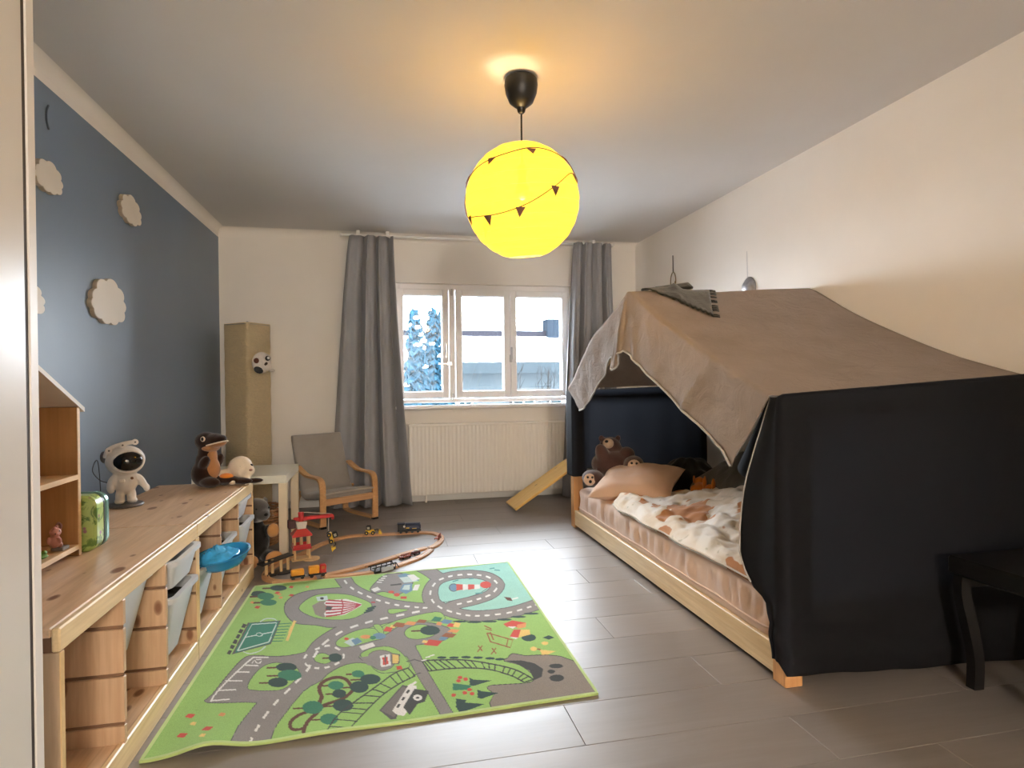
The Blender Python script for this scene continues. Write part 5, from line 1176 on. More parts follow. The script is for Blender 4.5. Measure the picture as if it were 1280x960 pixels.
hp = MB(); hp.tube(cr([(-.075, -.005, .225), (-.06, -.02, .262), (-.01, -.028, .282), (.035, -.02, .288)]), .010, 8)
hp.build('headset_band', wh, an, smooth=0)
for x, y, z in ((-.062, -.03, .256), (-.012, -.04, .278), (.036, -.032, .288)):
    k = MB().cyl((x, y + .012, z), (x, y - .006, z), .013, n=16).build('knob', wh, an, smooth=40)
    MB().cyl((x, y - .005, z), (x, y - .008, z), .004, n=10).build('knob_hole', gy, k)
MB().ell((-.08, .012, .225), (.014, .022, .026), None, 12, 8).build('earpiece', gy, an, smooth=0)
MB().box(-.04, .03, .075, .04, .062, .155, .01).build('backpack', wh, an)
MB().box(-.030, -.046, .112, -.004, -.034, .128, .004).build('chest_box', wh, an); MB().cyl((.022, -.034, .128), (.022, -.042, .128), .006, n=12).build('chest_badge', plain('brown_badge', (.18, .08, .03), .5), an)
MB().tube(cr([(-.04, .05, .10), (-.09, .06, .115), (-.12, .09, .16), (-.10, .11, .20), (-.09, .12, .05), (-.1, .12, .004)]), .002, 6).build('cable', plain('dark_cable', (.02, .025, .035), .5), an, smooth=0)

# ------------------------------------------------------------------ plush animals at the far end
plushbrown = cloth('dark_brown_plush', (.022, .0085, .005), 260, .95, .3, bump=.6, sheen=.25)
plushtan = cloth('tan_plush', (.34, .16, .065), 260, .95, .2, bump=.5, sheen=.4)
plushwhite = cloth('white_plush', (.70, .60, .48), 240, .95, .1, bump=.5)
ot = thing('plush_otter', 'dark brown plush animal with tan belly sitting at the far end of the cabinets', 'soft toy', (-.925, 3.465, CH), math.radians(62))
remeshed('body', [((0, .01, .07), (.075, .065, .075)), ((0, 0, .13), (.058, .052, .07)), ((0, -.004, .185), (.046, .044, .05)), ((0, .0, .240), (.054, .060, .050)), ((0, -.045, .246), (.047, .062, .036), RX(-8)), ((0, -.085, .252), (.036, .038, .024), RX(-8)), ((-.045, -.06, .03), (.035, .06, .028)), ((.05, -.06, .028), (.035, .06, .028)),
    ((-.05, -.03, .13), (.022, .025, .045), RX(35)), ((.052, -.03, .13), (.022, .025, .045), RX(35)), ((.05, -.06, .03), (.05, .09, .024), RZ(10)), ((.075, -.15, .022), (.03, .07, .018), RZ(8))], plushbrown, ot, .006, 5)
remeshed('belly', [((0, -.030, .095), (.042, .045, .062)), ((0, -.026, .160), (.034, .034, .055))], plushtan, ot, .006, 4)
remeshed('muzzle', [((0, -.066, .224), (.040, .058, .018), RX(-12)), ((0, -.025, .205), (.048, .046, .022))], plushtan, ot, .005, 4)
P = [(.046 * math.cos(a), -.040 + .088 * math.sin(a), .222 - .022 * math.sin(a)) for a in [PI + PI * k / 20 for k in range(21)]]
MB().tube(P, .0035, 6).build('mouth_line', plushwhite, ot, smooth=0)
for sx in (-1, 1):
    e = MB().ell((sx * .048, -.022, .256), (.010, .013, .014), None, 12, 8).build('eye', plushwhite, ot, smooth=0)
    MB().ell((sx * .056, -.026, .257), (.004, .008, .010), None, 10, 8).build('pupil', black_plastic, e, smooth=0)
MB().ell((.045, -.085, .048), (.030, .038, .018), RZ(10), 14, 10).build('orange_patch', cloth('orange_plush', (.62, .20, .03), 260), ot, smooth=0)
se = thing('plush_seal', 'small white plush seal lying beside the brown plush animal', 'soft toy', (-.785, 3.515, CH), math.radians(30))
se.scale = (1.4, 1.4, 1.4)
remeshed('body', [((-.035, .02, .030), (.06, .035, .030)), ((.012, 0, .060), (.046, .044, .046)), ((.030, -.030, .050), (.026, .026, .024)), ((.02, -.03, .02), (.016, .03, .018)), ((-.03, -.03, .014), (.014, .026, .013))], plushwhite, se, .005, 5)
for sx in (.000, .042): MB().ell((sx, -.040 + .3 * abs(sx - .02), .070), .006, None, 10, 8).build('eye', black_plastic, se, smooth=0)
MB().ell((.032, -.057, .055), (.007, .005, .005), None, 10, 8).build('nose', plain('pinkish_nose', (.35, .2, .16), .6), se, smooth=0)
MB().ell((.045, -.050, .012), (.034, .014, .010), RZ(-25), 12, 8).build('flipper', plushbrown, se, smooth=0)

# ------------------------------------------------------------------ clouds on the blue wall
cl_edge = pine('cloud_pale_wood', 1, (.72, .63, .52), (.66, .56, .45), knots=0)
cl_face = plain('cream_cloud_paint', (.76, .71, .63), .5, .02, 4)
def cloud(y, z, w, h, label, seed, bumps):
    t = thing('cloud_cutout', label, 'wall decoration', (XL, y, z), 0, 'wooden clouds on the blue wall')
    pts = []
    n = 140
    for k in range(n):
        a = 2 * PI * k / n; dx, dz = math.cos(a), math.sin(a); best = 0
        for bx_, bz_, br_ in bumps:       # union of discs: farthest hit along the ray
            b = dx * bx_ + dz * bz_; c = bx_ * bx_ + bz_ * bz_ - br_ * br_; q = b * b - c
            if q >= 0: best = max(best, b + math.sqrt(q))
        pts.append((dx * best * w / 2, dz * best * h / 2))
    MB().prism(pts, lambda a, b: (.0005, a, b), lambda a, b: (.020, a, b)).build('board', cl_edge, t)
    MB().prism([(a * .985, b * .985) for a, b in pts], lambda a, b: (.0195, a, b), lambda a, b: (.0212, a, b)).build('face', cl_face, t)
B1 = [(0, -.05, .66), (-.64, .08, .32), (-.36, .50, .36), (.12, .62, .38), (.52, .38, .34), (.70, -.06, .28), (.60, -.46, .30), (.22, -.64, .30), (-.20, -.66, .30), (-.58, -.50, .30), (-.78, -.22, .24)]
B2 = [(0, 0, .62), (-.64, -.02, .30), (-.44, .42, .34), (.02, .62, .36), (.44, .40, .32), (.66, -.02, .28), (.62, -.42, .30), (.24, -.64, .30), (-.18, -.64, .30), (-.56, -.42, .30)]
cloud(2.80, 1.935, .215, .135, 'upper left wooden cloud, nearest the wardrobe high on the blue wall', 1, B1)
cloud(3.62, 2.03, .29, .165, 'upper right wooden cloud, close to the ceiling on the blue wall', 2, B2)
cloud(3.34, 1.495, .39, .235, 'largest wooden cloud, in the middle of the blue wall', 3, [(a, b, r) for a, b, r in B1])
cloud(2.62, 1.42, .28, .15, 'wooden cloud half hidden behind the wardrobe edge', 4, B2)
hk = MB().tube(cr([(0, -.03, .05), (0, -.045, .02), (0, -.045, -.02), (0, -.03, -.05)]), .004, 6).build('cable_hook', plain('dark_blue_hook', (.085, .115, .155), .5), None, smooth=0, loc=(XL + .006, 2.86, 2.19))
tag(hk, 'small dark curved hook high on the blue wall above the clouds', 'hook')
# ================================================================== FAR CORNER
# paper floor lamp
def paper(name, col, tr=.25, em=None):
    t = NT(name); v = t.coords((1, 1, 2.2), rnd=False, src='Object'); n = t.noise(v, 16, 6, .65, 2.0); n2 = t.noise(v, 60, 4)
    cc = t.ramp(n, [(.3, tuple(c * .88 for c in col)), (.7, col)])
    t.set(**{'Base Color': cc, 'Roughness': .8, 'Specular IOR Level': .2}); t.bump(n, .9, .03)
    tl = t.n('BsdfTranslucent'); t.l(cc, tl.inputs['Color']); mx = t.n('MixShader'); mx.inputs[0].default_value = tr
    t.l(t.b.outputs[0], mx.inputs[1]); t.l(tl.outputs[0], mx.inputs[2]); t.l(mx.outputs[0], t.t.nodes['Material Output'].inputs['Surface'])
    return t.m
pf = thing('paper_floor_lamp', 'tall square floor lamp of crinkled cream paper in the far corner', 'lamp', (-1.065, 5.17, 0), math.radians(-34))
sh = MB(); P = []
for j in range(40):
    z = .03 + 1.53 * j / 39; row_ = []
    for x, y in [(p[0], p[1] - .128) for p in rrect(.128, .128, .030, 4)]:
        k = 1 + .012 * nz(x * 9, y * 9, z * 6) + .008 * math.sin(z * 42)
        row_.append((x * k, y * k, z + .006 * nz(x * 5, y * 5, 3)))
    P.append(row_)
sh.grid(P, cv=True)
sh.build('shade', paper('cream_rice_paper', (.92, .77, .51)), pf, smooth=0)
for z in (.03, 1.55): MB().tube([(x, y - .126, z) for x, y in rrect(.126, .126, .03, 4)], .004, 6, closed=True).build('wire_ring', steel, pf); MB().box(-.12, -.12, 0, .12, .12, .022, .006).build('base', black_plastic, pf)
MB().cyl((0, 0, .02), (0, 0, 1.585), .008).build('stem', steel, pf, smooth=40)
# small patched mask clipped to the paper
mk = thing('cow_mask', 'small white animal mask with brown and black patches on the paper floor lamp', 'decoration', (-.935, 5.03, 1.245), math.radians(28))
mw = plain('white_papier_mache', (.62, .57, .53), .6, .1, 40, .3, 60)
remeshed('face', [((0, 0, 0), (.075, .030, .085)), ((.03, -.018, -.03), (.040, .026, .035)), ((.035, -.01, .035), (.035, .03, .035)), ((.075, .0, -.06), (.03, .016, .014))], mw, mk, .005, 2)
MB().ell((-.045, -.022, .015), (.022, .012, .022), None, 8, 6).build('brown_patch', plain('rust_brown', (.11, .03, .015), .6), mk)
MB().ell((-.030, -.020, -.058), (.038, .016, .026), RY(25), 8, 6).build('black_patch', plain('slate_black', (.02, .022, .026), .6), mk)
MB().ell((.022, -.036, -.012), (.012, .008, .018), RY(30), 8, 6).build('eye_patch', plain('dark_brown_eye', (.035, .015, .01), .5), mk)
MB().ell((.035, -.036, .034), (.020, .012, .020), None, 12, 8).build('eye_ring', plain('dark_eye', (.03, .03, .03), .4), mk); MB().ell((.037, -.044, .036), (.011, .008, .011), None, 10, 8).build('eye', white_gloss, mk)

# white side table
tb = thing('side_table', 'small square off white table between the cabinets and the armchair', 'table', (-.878, 4.265, 0))
tm = plain('off_white_foil', (.82, .82, .74), .28, .02, 3); tleg = plain('cream_table_leg', (.72, .62, .46), .4, .03, 3)
MB().box(-.275, -.275, .452, .275, .275, .502, .002).build('tabletop', tm, tb)
for sx in (-1, 1):
    for sy in (-1, 1):
        MB().box(sx * .275, sy * .275, 0, sx * .225, sy * .225, .452, .0015).build('leg', tleg, tb)

# kids' armchair (bent beech frame, grey cushion)
ac = thing('armchair', 'low child armchair of bent beech with a grey cushion by the left curtain', 'chair', (-.262, 4.745, 0), math.radians(33))
hw_ = .245
def band(path, w=.046, t=.016):
    return MB().sweep(cr(path, sub=6), [(-w / 2, -t / 2), (w / 2, -t / 2), (w / 2, t / 2), (-w / 2, t / 2)], (1, 0, 0))
for sx in (-1, 1):
    x = sx * (hw_ - .023)
    band([(x, .40, .425), (x, .25, .372), (x, .10, .368), (x, .035, .357), (x, .005, .315), (x, 0, .2), (x, 0, .02)]).build('arm_frame', BEECH, ac)
    band([(x, .0, .011), (x, .06, .012), (x, .40, .012), (x, .46, .05), (x, .42, .17), (x, .36, .235)]).build('base_runner', BEECH, ac)
    MB().box(x - .024, -.012, 0, x + .024, .02, .014, .002).build('foot_pad', black_plastic, ac)
    band([(x * .86, .05, .235), (x * .86, .20, .195), (x * .86, .33, .185), (x * .86, .41, .28), (x * .86, .52, .62)], .03, .014).build('seat_rail', BEECH, ac)
MB().box(-hw_ + .046, -.006, .165, hw_ - .046, .012, .215, .003).build('front_bar', BEECHX, ac)
MB().box(-hw_ + .046, .425, .40, hw_ - .046, .44, .44, .003).build('back_bar', BEECHX, ac)
grey = cloth('grey_chair_cotton', (.29, .265, .24), 500, .9, .1, wrinkle=.3, wr_s=14)
prof = cr([(0, .015, .235), (0, .10, .228), (0, .22, .205), (0, .32, .20), (0, .365, .235), (0, .41, .33), (0, .455, .46), (0, .505, .60), (0, .525, .66)], sub=7)
P = []; cw = .205
n = len(prof)
ridges = lambda t: .0025 * (1 if (t * 16) % 1 > .12 else 0) - .008 * math.exp(-((t - .705) / .012) ** 2)
for i, p in enumerate(prof):
    d = (prof[min(i + 1, n - 1)] - prof[max(i - 1, 0)]).normalized(); nrm = Vector((0, -d.z, d.y))
    if nrm.z < 0 and i < n * .4: nrm = -nrm
    t = i / (n - 1); end = 1 - max(0, (t - .95) / .05) ** 2 * .6 - max(0, (.04 - t) / .04) ** 2 * .4
    nrm = Vector((0, -d.z, d.y)); row_ = []
    th = .030 * end; w = cw * (1.03 + .04 * math.sin(t * 3))
    for a in range(24):
        an = 2 * PI * a / 24; ex = math.copysign(abs(math.cos(an)) ** .35, math.cos(an)); ez = math.copysign(abs(math.sin(an)) ** .55, math.sin(an))
        q = p + nrm * (th * ez + (ridges(t) if ez > .3 else 0)); row_.append((ex * w, q.y, q.z))
    P.append(row_)
cu = MB().grid(P, cv=True); k = 24
cu.f.append(tuple(range(k))[::-1]); cu.f.append(tuple(range((n - 1) * k, n * k))); cu.mi += [0, 0]
co_ = cu.build('cushion', grey, ac, smooth=45)
MB().tube([(-cw, -.006, .252), (-.1, -.012, .256), (.1, -.012, .256), (cw, -.006, .252)], .006, 8).build('piping', cloth('pale_piping', (.40, .36, .31), 500), co_, smooth=0)

# ------------------------------------------------------------------ curtains
curt = cloth('mid_grey_curtain', (.30, .305, .325), 700, .62, .05, .03, bump=.12, sheen=.1)
def curtain(label, top, bot, y, zt, folds, amp, seed, mid=None):
    """top/bot: (x0,x1) extents at rail and hem"""
    t = thing('curtain', label, 'curtain', ((top[0] + top[1]) / 2, y, 0), 0, 'grey curtains beside the window')
    P = []; nu, nv = 150, 46; ox = (top[0] + top[1]) / 2
    for j in range(nv):
        v = j / (nv - 1); z = zt + (.012 - zt) * v; row_ = []
        e = v ** .8
        x0 = top[0] + (bot[0] - top[0]) * e; x1 = top[1] + (bot[1] - top[1]) * (v ** 1.35)
        for i in range(nu):
            u = i / (nu - 1); uu = u + .03 * math.sin(u * 7 + seed) + .010 * nz(u * 3, v * 1.0, seed)
            ph = 2 * PI * folds * uu + .5 * nz(u * 2, v * 1.2, seed + 3)
            A = amp * (.55 + .6 * v) * (.75 + .5 * nz(u * 3.1, v * .8, seed + 7))
            dy = A * (.9 - 1.9 * abs(math.sin(ph / 2)) ** .62) + .22 * A * math.sin(2 * ph + 1) + .006 * nz(u * 3, v * 2.5, seed)
            dx = .15 * A * math.cos(ph)
            row_.append((x0 + (x1 - x0) * u + dx * math.sin(PI * u) - ox, dy, z))
        P.append(row_)
    o = MB().grid(P).build('panel', curt, t, smooth=0, solid=.002)
    m = MB()
    for k in range(6):
        x = top[0] + (top[1] - top[0]) * (k + .5) / 6 - ox; m.box(x - .004, -.008, zt - .012, x + .004, .008, zt + .014)
    m.build('glider', white_gloss, t)
    return t
curtain('left grey curtain hanging between the armchair and the window', (-.272, .100), (-.455, .235), 5.335, 2.345, 3.3, .082, 2.0)
curtain('right grey curtain hanging behind the tented bed', (1.730, 2.095), (1.60, 2.18), 5.275, 2.345, 4.0, .062, 6.0)

# ------------------------------------------------------------------ radiator
ra = thing('radiator', 'wide white ribbed panel radiator under the window', 'radiator', (.96, 5.40, .07))
rm = plain('radiator_enamel', (.84, .82, .78), .4, .02, 3)
RW, RH = .745, .635
m = MB(); P = []
prof = []
N = 43
for k in range(N):
    x0 = -RW + 2 * RW * k / N; p = 2 * RW / N
    prof += [(x0, .0), (x0 + p * .2, -.0045), (x0 + p * .5, -.0045), (x0 + p * .70, 0)]
prof.append((RW, 0))
P = [[(x, y + (.010 if z in (0, RH) else 0) * 0 - .045, z) for x, y in prof] for z in (.012, RH - .014)]
m.grid(P); m.build('ribbed_panel', rm, ra)
MB().box(-RW, -.034, 0, RW, .045, RH - .02, .004).build('body', rm, ra)
MB().box(-RW - .004, -.058, RH - .02, RW + .004, .048, RH, .004).build('top_grille', rm, ra)
for x in (-.5, .5): MB().box(x - .02, .045, .1, x + .02, .079, .5, .003).build('wall_bracket', rm, ra)
MB().tube([(-.60, .0, 0), (-.60, .0, -.068)], .009, 8).build('pipe', rm, ra, smooth=40)
MB().cyl((RW, 0, .08), (RW + .06, 0, .08), .016).build('valve', white_gloss, ra, smooth=40)

# pine board leaning from the floor up to the bed
bd = thing('slide_board', 'pale pine board leaning on the bed as a slide, in front of the radiator', 'board', (1.035, 4.91, 0))
a0, a1 = Vector((0, 0, .022)), Vector((.60, .02, .405))
d = (a1 - a0).normalized(); sd = Vector((0, 1, 0)); sd = (sd - d * sd.dot(d)).normalized(); nr = sd.cross(d)
Mx = Matrix(((d.x, sd.x, nr.x, a0.x), (d.y, sd.y, nr.y, a0.y), (d.z, sd.z, nr.z, a0.z), (0, 0, 0, 1)))
MB().box(0, -.165, -.02, (a1 - a0).length, .165, .0, .004).build('board', pine('slide_pine', 0, (.76, .50, .16), (.66, .40, .11), knots=2.0), bd).matrix_local = Mx

# plush animal and basket under the table
bk = thing('wicker_basket', 'brown wicker basket standing under the white side table', 'basket', (-.83, 4.32, 0))
wk = plain('wicker', (.30, .15, .06), .7, .3, 40)
m = MB()
for j in range(13):
    z = .012 + j * .019; r = .12 + .05 * math.sin(j / 12 * 2.2); P = []
    for k in range(48):
        a = 2 * PI * k / 48; P.append(((r + .006 * math.sin(12 * a + j * PI)) * math.cos(a), (r + .006 * math.sin(12 * a + j * PI)) * math.sin(a), z))
    m.tube(P, .0085, 6, closed=True)
m.build('weave', wk, bk, smooth=0)
MB().cyl((0, 0, 0), (0, 0, .012), .12, n=24).build('base', wk, bk)
m = MB()
for k in range(24):
    a = 2 * PI * k / 24; m.tube([((.12 + .05 * math.sin(j / 6 * 2.2)) * math.cos(a), (.12 + .05 * math.sin(j / 6 * 2.2)) * math.sin(a), .01 + j * .04) for j in range(7)], .005, 5)
m.build('stakes', wk, bk)
mo = thing('plush_mole', 'big dark plush animal with grey head and tan paws under the white table', 'soft toy', (-.772, 3.86, 0), math.radians(30))
plushgrey = cloth('grey_plush', (.075, .068, .066), 200, .95, .2, bump=.6, sheen=.5); plushblack = cloth('black_plush', (.012, .011, .011), 200, .95, .2, bump=.5)
remeshed('body', [((0, .03, .12), (.10, .085, .12)), ((-.07, -.03, .17), (.03, .05, .035)), ((.075, -.03, .19), (.03, .055, .035)), ((-.06, -.06, .04), (.045, .07, .04)), ((.06, -.06, .04), (.045, .07, .04)), ((0, .02, .23), (.06, .055, .05))], plushblack, mo, .008, 5)
remeshed('head', [((.01, 0, .315), (.082, .075, .075)), ((.03, -.06, .295), (.042, .045, .036)), ((-.06, .03, .36), (.02, .012, .026)), ((.075, .03, .36), (.02, .012, .026))], plushgrey, mo, .007, 5)
MB().ell((.035, -.103, .302), (.014, .010, .011), None, 10, 8).build('nose', plushblack, mo, smooth=0)
for sx in (-.008, .066): MB().ell((sx, -.067, .335), .007, None, 10, 8).build('eye', black_plastic, mo, smooth=0)
tanm = cloth('tan_paw_plush', (.50, .25, .09), 240)
MB().ell((.085, -.075, .195), (.036, .028, .042), None, 14, 10).build('paw', tanm, mo, smooth=0); MB().ell((-.085, -.075, .18), (.034, .026, .038), None, 14, 10).build('paw', tanm, mo, smooth=0)
MB().ell((.07, -.125, .042), (.05, .030, .042), None, 14, 10).build('foot', tanm, mo, smooth=0); MB().ell((-.07, -.125, .042), (.05, .03, .042), None, 14, 10).build('foot', tanm, mo, smooth=0)
# ================================================================== HOUSE BED
hb = thing('house_bed', 'low pine house frame bed along the right wall, draped with blankets as a tent', 'bed', (1.86, 3.05, 0))
BX0, BX1, BY0, BY1 = 1.352, 2.395, 1.835, 4.262
def HB(m, *a, **k):
    x0, y0, z0, x1, y1, z1 = a; return m.box(x0 - 1.86, y0 - 3.05, z0, x1 - 1.86, y1 - 3.05, z1, k.get('b', .003))
PO = .07
for x in (BX0, BX1 - PO):
    for y in (BY0, BY1 - PO):
        HB(MB(), x, y, 0, x + PO, y + PO, 1.005).build('post', PALE_Z, hb)
HB(MB(), BX0 + .004, BY0 + PO, .022, BX0 + .028, BY1 - PO, .130).build('side_rail', PALE_Y, hb)
HB(MB(), BX1 - .028, BY0 + PO, .022, BX1 - .004, BY1 - PO, .130).build('side_rail', PALE_Y, hb)
for y in (BY0 + .004, BY1 - .028): HB(MB(), BX0 + PO, y, .065, BX1 - PO, y + .024, .150).build('end_rail', PALE_X, hb)
for k in range(12): 
    y = BY0 + .15 + k * .193; HB(MB(), BX0 + .028, y, .108, BX1 - .028, y + .09, .127).build('slat', PALE_X, hb)
for y in (BY0 + .01, BY1 - .055): HB(MB(), BX0, y, .955, BX1, y + .045, 1.0).build('eave_beam', PALE_X, hb)
HB(MB(), BX0, 3.04, 1.455, BX1, 3.085, 1.50).build('ridge_beam', PALE_X, hb)
for x in (BX0 + .012, BX1 - .058):
    for y0 in (BY0 + .03, BY1 - .03):
        a = Vector((x + .023 - 1.86, y0 - 3.05, .93)); b = Vector((x + .023 - 1.86, .0125, 1.43)); d = b - a; L = d.length; d.normalize()
        sx = Vector((1, 0, 0)); up = sx.cross(d)
        Mx = Matrix(((d.x, sx.x, up.x, a.x), (d.y, sx.y, up.y, a.y), (d.z, sx.z, up.z, a.z), (0, 0, 0, 1)))
        MB().box(0, -.022, -.022, L, .022, .022, .003).build('rafter', PALE_X, hb).matrix_local = Mx
for y in (3.02,): HB(MB(), BX1 - .06, y, .148, BX1 - .012, y + .05, 1.49).build('upright', PALE_Z, hb)

# mattress with a fitted peach sheet
peach = cloth('peach_cotton', (.66, .47, .36), 800, .85, .06, .0, .22, .25, 9)
ma = thing('mattress', 'thick mattress in a gathered peach fitted sheet lying in the pine bed', 'mattress', (1.865, 3.05, .128))
MX, MY, MZ = .495, 1.135, .150
P = []
ring_ = []
per = rrect(MX, MY, .07, 6)
cnt = []
for (x, y), (x2, y2) in zip(per, per[1:] + per[:1]):
    L = math.hypot(x2 - x, y2 - y); n = max(1, int(L / .018))
    for k in range(n): cnt.append((x + (x2 - x) * k / n, y + (y2 - y) * k / n - MY))
arc = 0; prev = cnt[0]; pts = []
for p in cnt:
    arc += math.hypot(p[0] - prev[0], p[1] - prev[1]); prev = p; pts.append((p[0], p[1], arc))
prof_ = [(0.955, .0), (1.0, .006), (1.004, .03), (1.002, .06), (1.004, .09), (1.006, .12), (1.004, .15), (.997, .178), (.975, .197), (.94, .205), (.8, .208), (.5, .209), (.2, .209)]
for s_, z in prof_:
    row_ = []
    for x, y, a in pts:
        inset = (1 - s_) * .5; r = math.hypot(x, y)
        sx = x * (1 - (1 - s_)) if s_ < .9 else x - math.copysign(min(abs(x), inset * 1.0), x) * (abs(x) / MX) ** 4
        sy = y * (1 - (1 - s_)) if s_ < .9 else y - math.copysign(min(abs(y), inset * 1.0), y) * (abs(y) / MY) ** 8
        g = max(0, math.sin((z - .04) / .16 * PI)) if .04 < z < .2 else 0
        tw = a + .10 * z
        f = .022 * g * (abs(nz(tw * 14, z * 4, 1.0)) * 1.6 - .35) + .012 * g * nz(tw * 34, z * 6, 7)
        ux = x / (abs(x) + 1e-6) if abs(x) / MX > abs(y) / MY else 0; uy = 0 if ux else math.copysign(1, y)
        zz = z + (.006 * nz(a * 3, z * 5, 3) if .05 < z else 0) + (.004 * nz(sx * 14, sy * 14, 4) if z > .2 else 0)
        row_.append((sx + ux * f, sy + uy * f, zz * .82))
    P.append(row_)
m = MB().grid(P, cv=True); k = len(pts); m.f.append(tuple(range((len(prof_) - 1) * k, len(prof_) * k))); m.mi.append(0)
m.build('fitted_sheet', peach, ma, smooth=0)
MB().tube([(x * 1.003, y * 1.001, .033 + .008 * nz(a * 4, 0, 2)) for x, y, a in pts[::2]], .004, 6, closed=True).build('elastic_hem', peach, ma, smooth=0)

# duvet, white with orange brown figures
def duvet_mat():
    t = NT('white_duvet_with_brown_figures'); v = t.coords(rnd=False)
    vo = t.n('TexVoronoi'); vo.inputs['Scale'].default_value = 5.2; nn = t.n('TexNoise'); nn.inputs['Scale'].default_value = 7
    t.l(v, nn.inputs['Vector']); mx = t.n('Mix', data_type='VECTOR'); mx.inputs['Factor'].default_value = .22
    t.l(v, mx.inputs['A']); t.l(nn.outputs['Color'], mx.inputs['B']); t.l(mx.outputs['Result'], vo.inputs['Vector'])
    n = t.noise(v, 3.1, 5, .6)
    leaf = t.n('TexVoronoi'); leaf.inputs['Scale'].default_value = 17; t.l(mx.outputs['Result'], leaf.inputs['Vector'])
    c = t.mix(t.ramp(n, [(.42, 0.0), (.58, 1.0)]), (.82, .78, .73), (.68, .58, .46))
    c = t.mix(t.ramp(leaf.outputs['Distance'], [(.12, .55), (.20, 0.0)]), c, (.42, .40, .30))
    sp = t.n('SeparateColor'); t.l(vo.outputs['Color'], sp.inputs[0])
    th = t.n('Math', operation='MULTIPLY_ADD'); t.l(sp.outputs[0], th.inputs[0]); th.inputs[1].default_value = .85; th.inputs[2].default_value = .0
    df = t.n('Math', operation='SUBTRACT'); t.l(th.outputs[0], df.inputs[0]); t.l(vo.outputs['Distance'], df.inputs[1])
    c = t.mix(t.ramp(df.outputs[0], [(0.0, 0.0), (.03, 1.0)]), c, (.45, .20, .075))
    t.set(**{'Base Color': c, 'Roughness': .9, 'Specular IOR Level': .15, 'Sheen Weight': .2})
    w = t.noise(v, 11, 6, .6, 1.5); t.bump(w, .35, .012); return t.m
dv = thing('duvet', 'rumpled white duvet with orange brown figures on the peach mattress', 'duvet', (1.78, 2.66, .303))
nu, nv = 96, 120; top = []; bot = []
def duv_h(u, v, x, y):
    e = min(u, 1 - u) * .9; f = min(v, 1 - v) * 1.5
    ed = min(1, e / .05) ** .5 * min(1, f / .05) ** .5
    bulge = .13 * math.exp(-((u - .62) / .30) ** 2 - ((v - .42) / .30) ** 2) + .05 * math.exp(-((u - .8) / .2) ** 2 - ((v - .75) / .2) ** 2)
    w = .030 * nz(x * 4, y * 4, 1) + .040 * abs(nz(x * 8 + 3, y * 6, 4)) + .012 * nz(x * 20, y * 20, 9)
    return ed * max(.016, .048 + bulge + w)
for j in range(nv):
    v = j / (nv - 1); rt, rb = [], []
    for i in range(nu):
        u = i / (nu - 1)
        xl = interp([(0, -.415), (.35, -.43), (.85, -.43), (.94, -.41), (1, -.34)], v) + .014 * nz(v * 9, 1, 2)
        yy = -.70 + 1.62 * v + .03 * nz(u * 4, v * 2, 6) + (.06 * math.sin(u * 5) if v > .9 else 0) * 1
        x = xl + (.50 - xl) * u
        rt.append((x, yy, duv_h(u, v, x, yy))); rb.append((x, yy, .002))
    top.append(rt); bot.append(rb)
m = MB().grid(top); m.grid(bot)
edge_i = [(0, i) for i in range(nu)] + [(j, nu - 1) for j in range(1, nv)] + [(nv - 1, i) for i in range(nu - 2, -1, -1)] + [(j, 0) for j in range(nv - 2, 0, -1)]
o = nu * nv
for (a, b), (c, d) in zip(edge_i, edge_i[1:] + edge_i[:1]): m.f.append((a * nu + b, c * nu + d, o + c * nu + d, o + a * nu + b)); m.mi.append(0)
m.build('cover', duvet_mat(), dv, smooth=0)
MB().tube([(top[j][0][0] - .002, top[j][0][1], .012) for j in range(0, nv, 3)], .004, 6).build('seam', cloth('duvet_seam', (.62, .55, .46), 600), dv, smooth=0)

# pillow
def cushion(m, w, d, h, seed, puff=.45):
    n = 30; T, B = [], []
    for j in range(n):
        r1, r2 = [], []
        for i in range(n):
            u, v = i / (n - 1) * 2 - 1, j / (n - 1) * 2 - 1
            k = max(0, (1 - abs(u) ** 2.4)) ** puff * max(0, (1 - abs(v) ** 2.4)) ** puff
            pinch = 1 - .10 * (1 - abs(u)) * abs(v) ** 3
            pin2 = 1 - .10 * (1 - abs(v)) * abs(u) ** 3
            x, y = u * w * pin2, v * d * pinch
            z = h * k * (1 + .18 * nz(x * 6, y * 6, seed)) + .008 * nz(x * 17, y * 17, seed) * k
            r1.append((x, y, z)); r2.append((x, y, -h * .75 * k))
        T.append(r1); B.append(r2)
    m.grid(T); m.grid(B); return m
pw = thing('pillow', 'peach pillow lying propped at the head of the mattress', 'pillow', (1.63, 3.70, .395), math.radians(-42))
pp = cushion(MB(), .27, .22, .095, 3).build('pillowcase', cloth('peach_pillow_cotton', (.66, .44, .31), 800, .85, .06, 0, .2, .25, 7), pw, smooth=0)
pp.rotation_euler = (math.radians(16), math.radians(-4), 0)

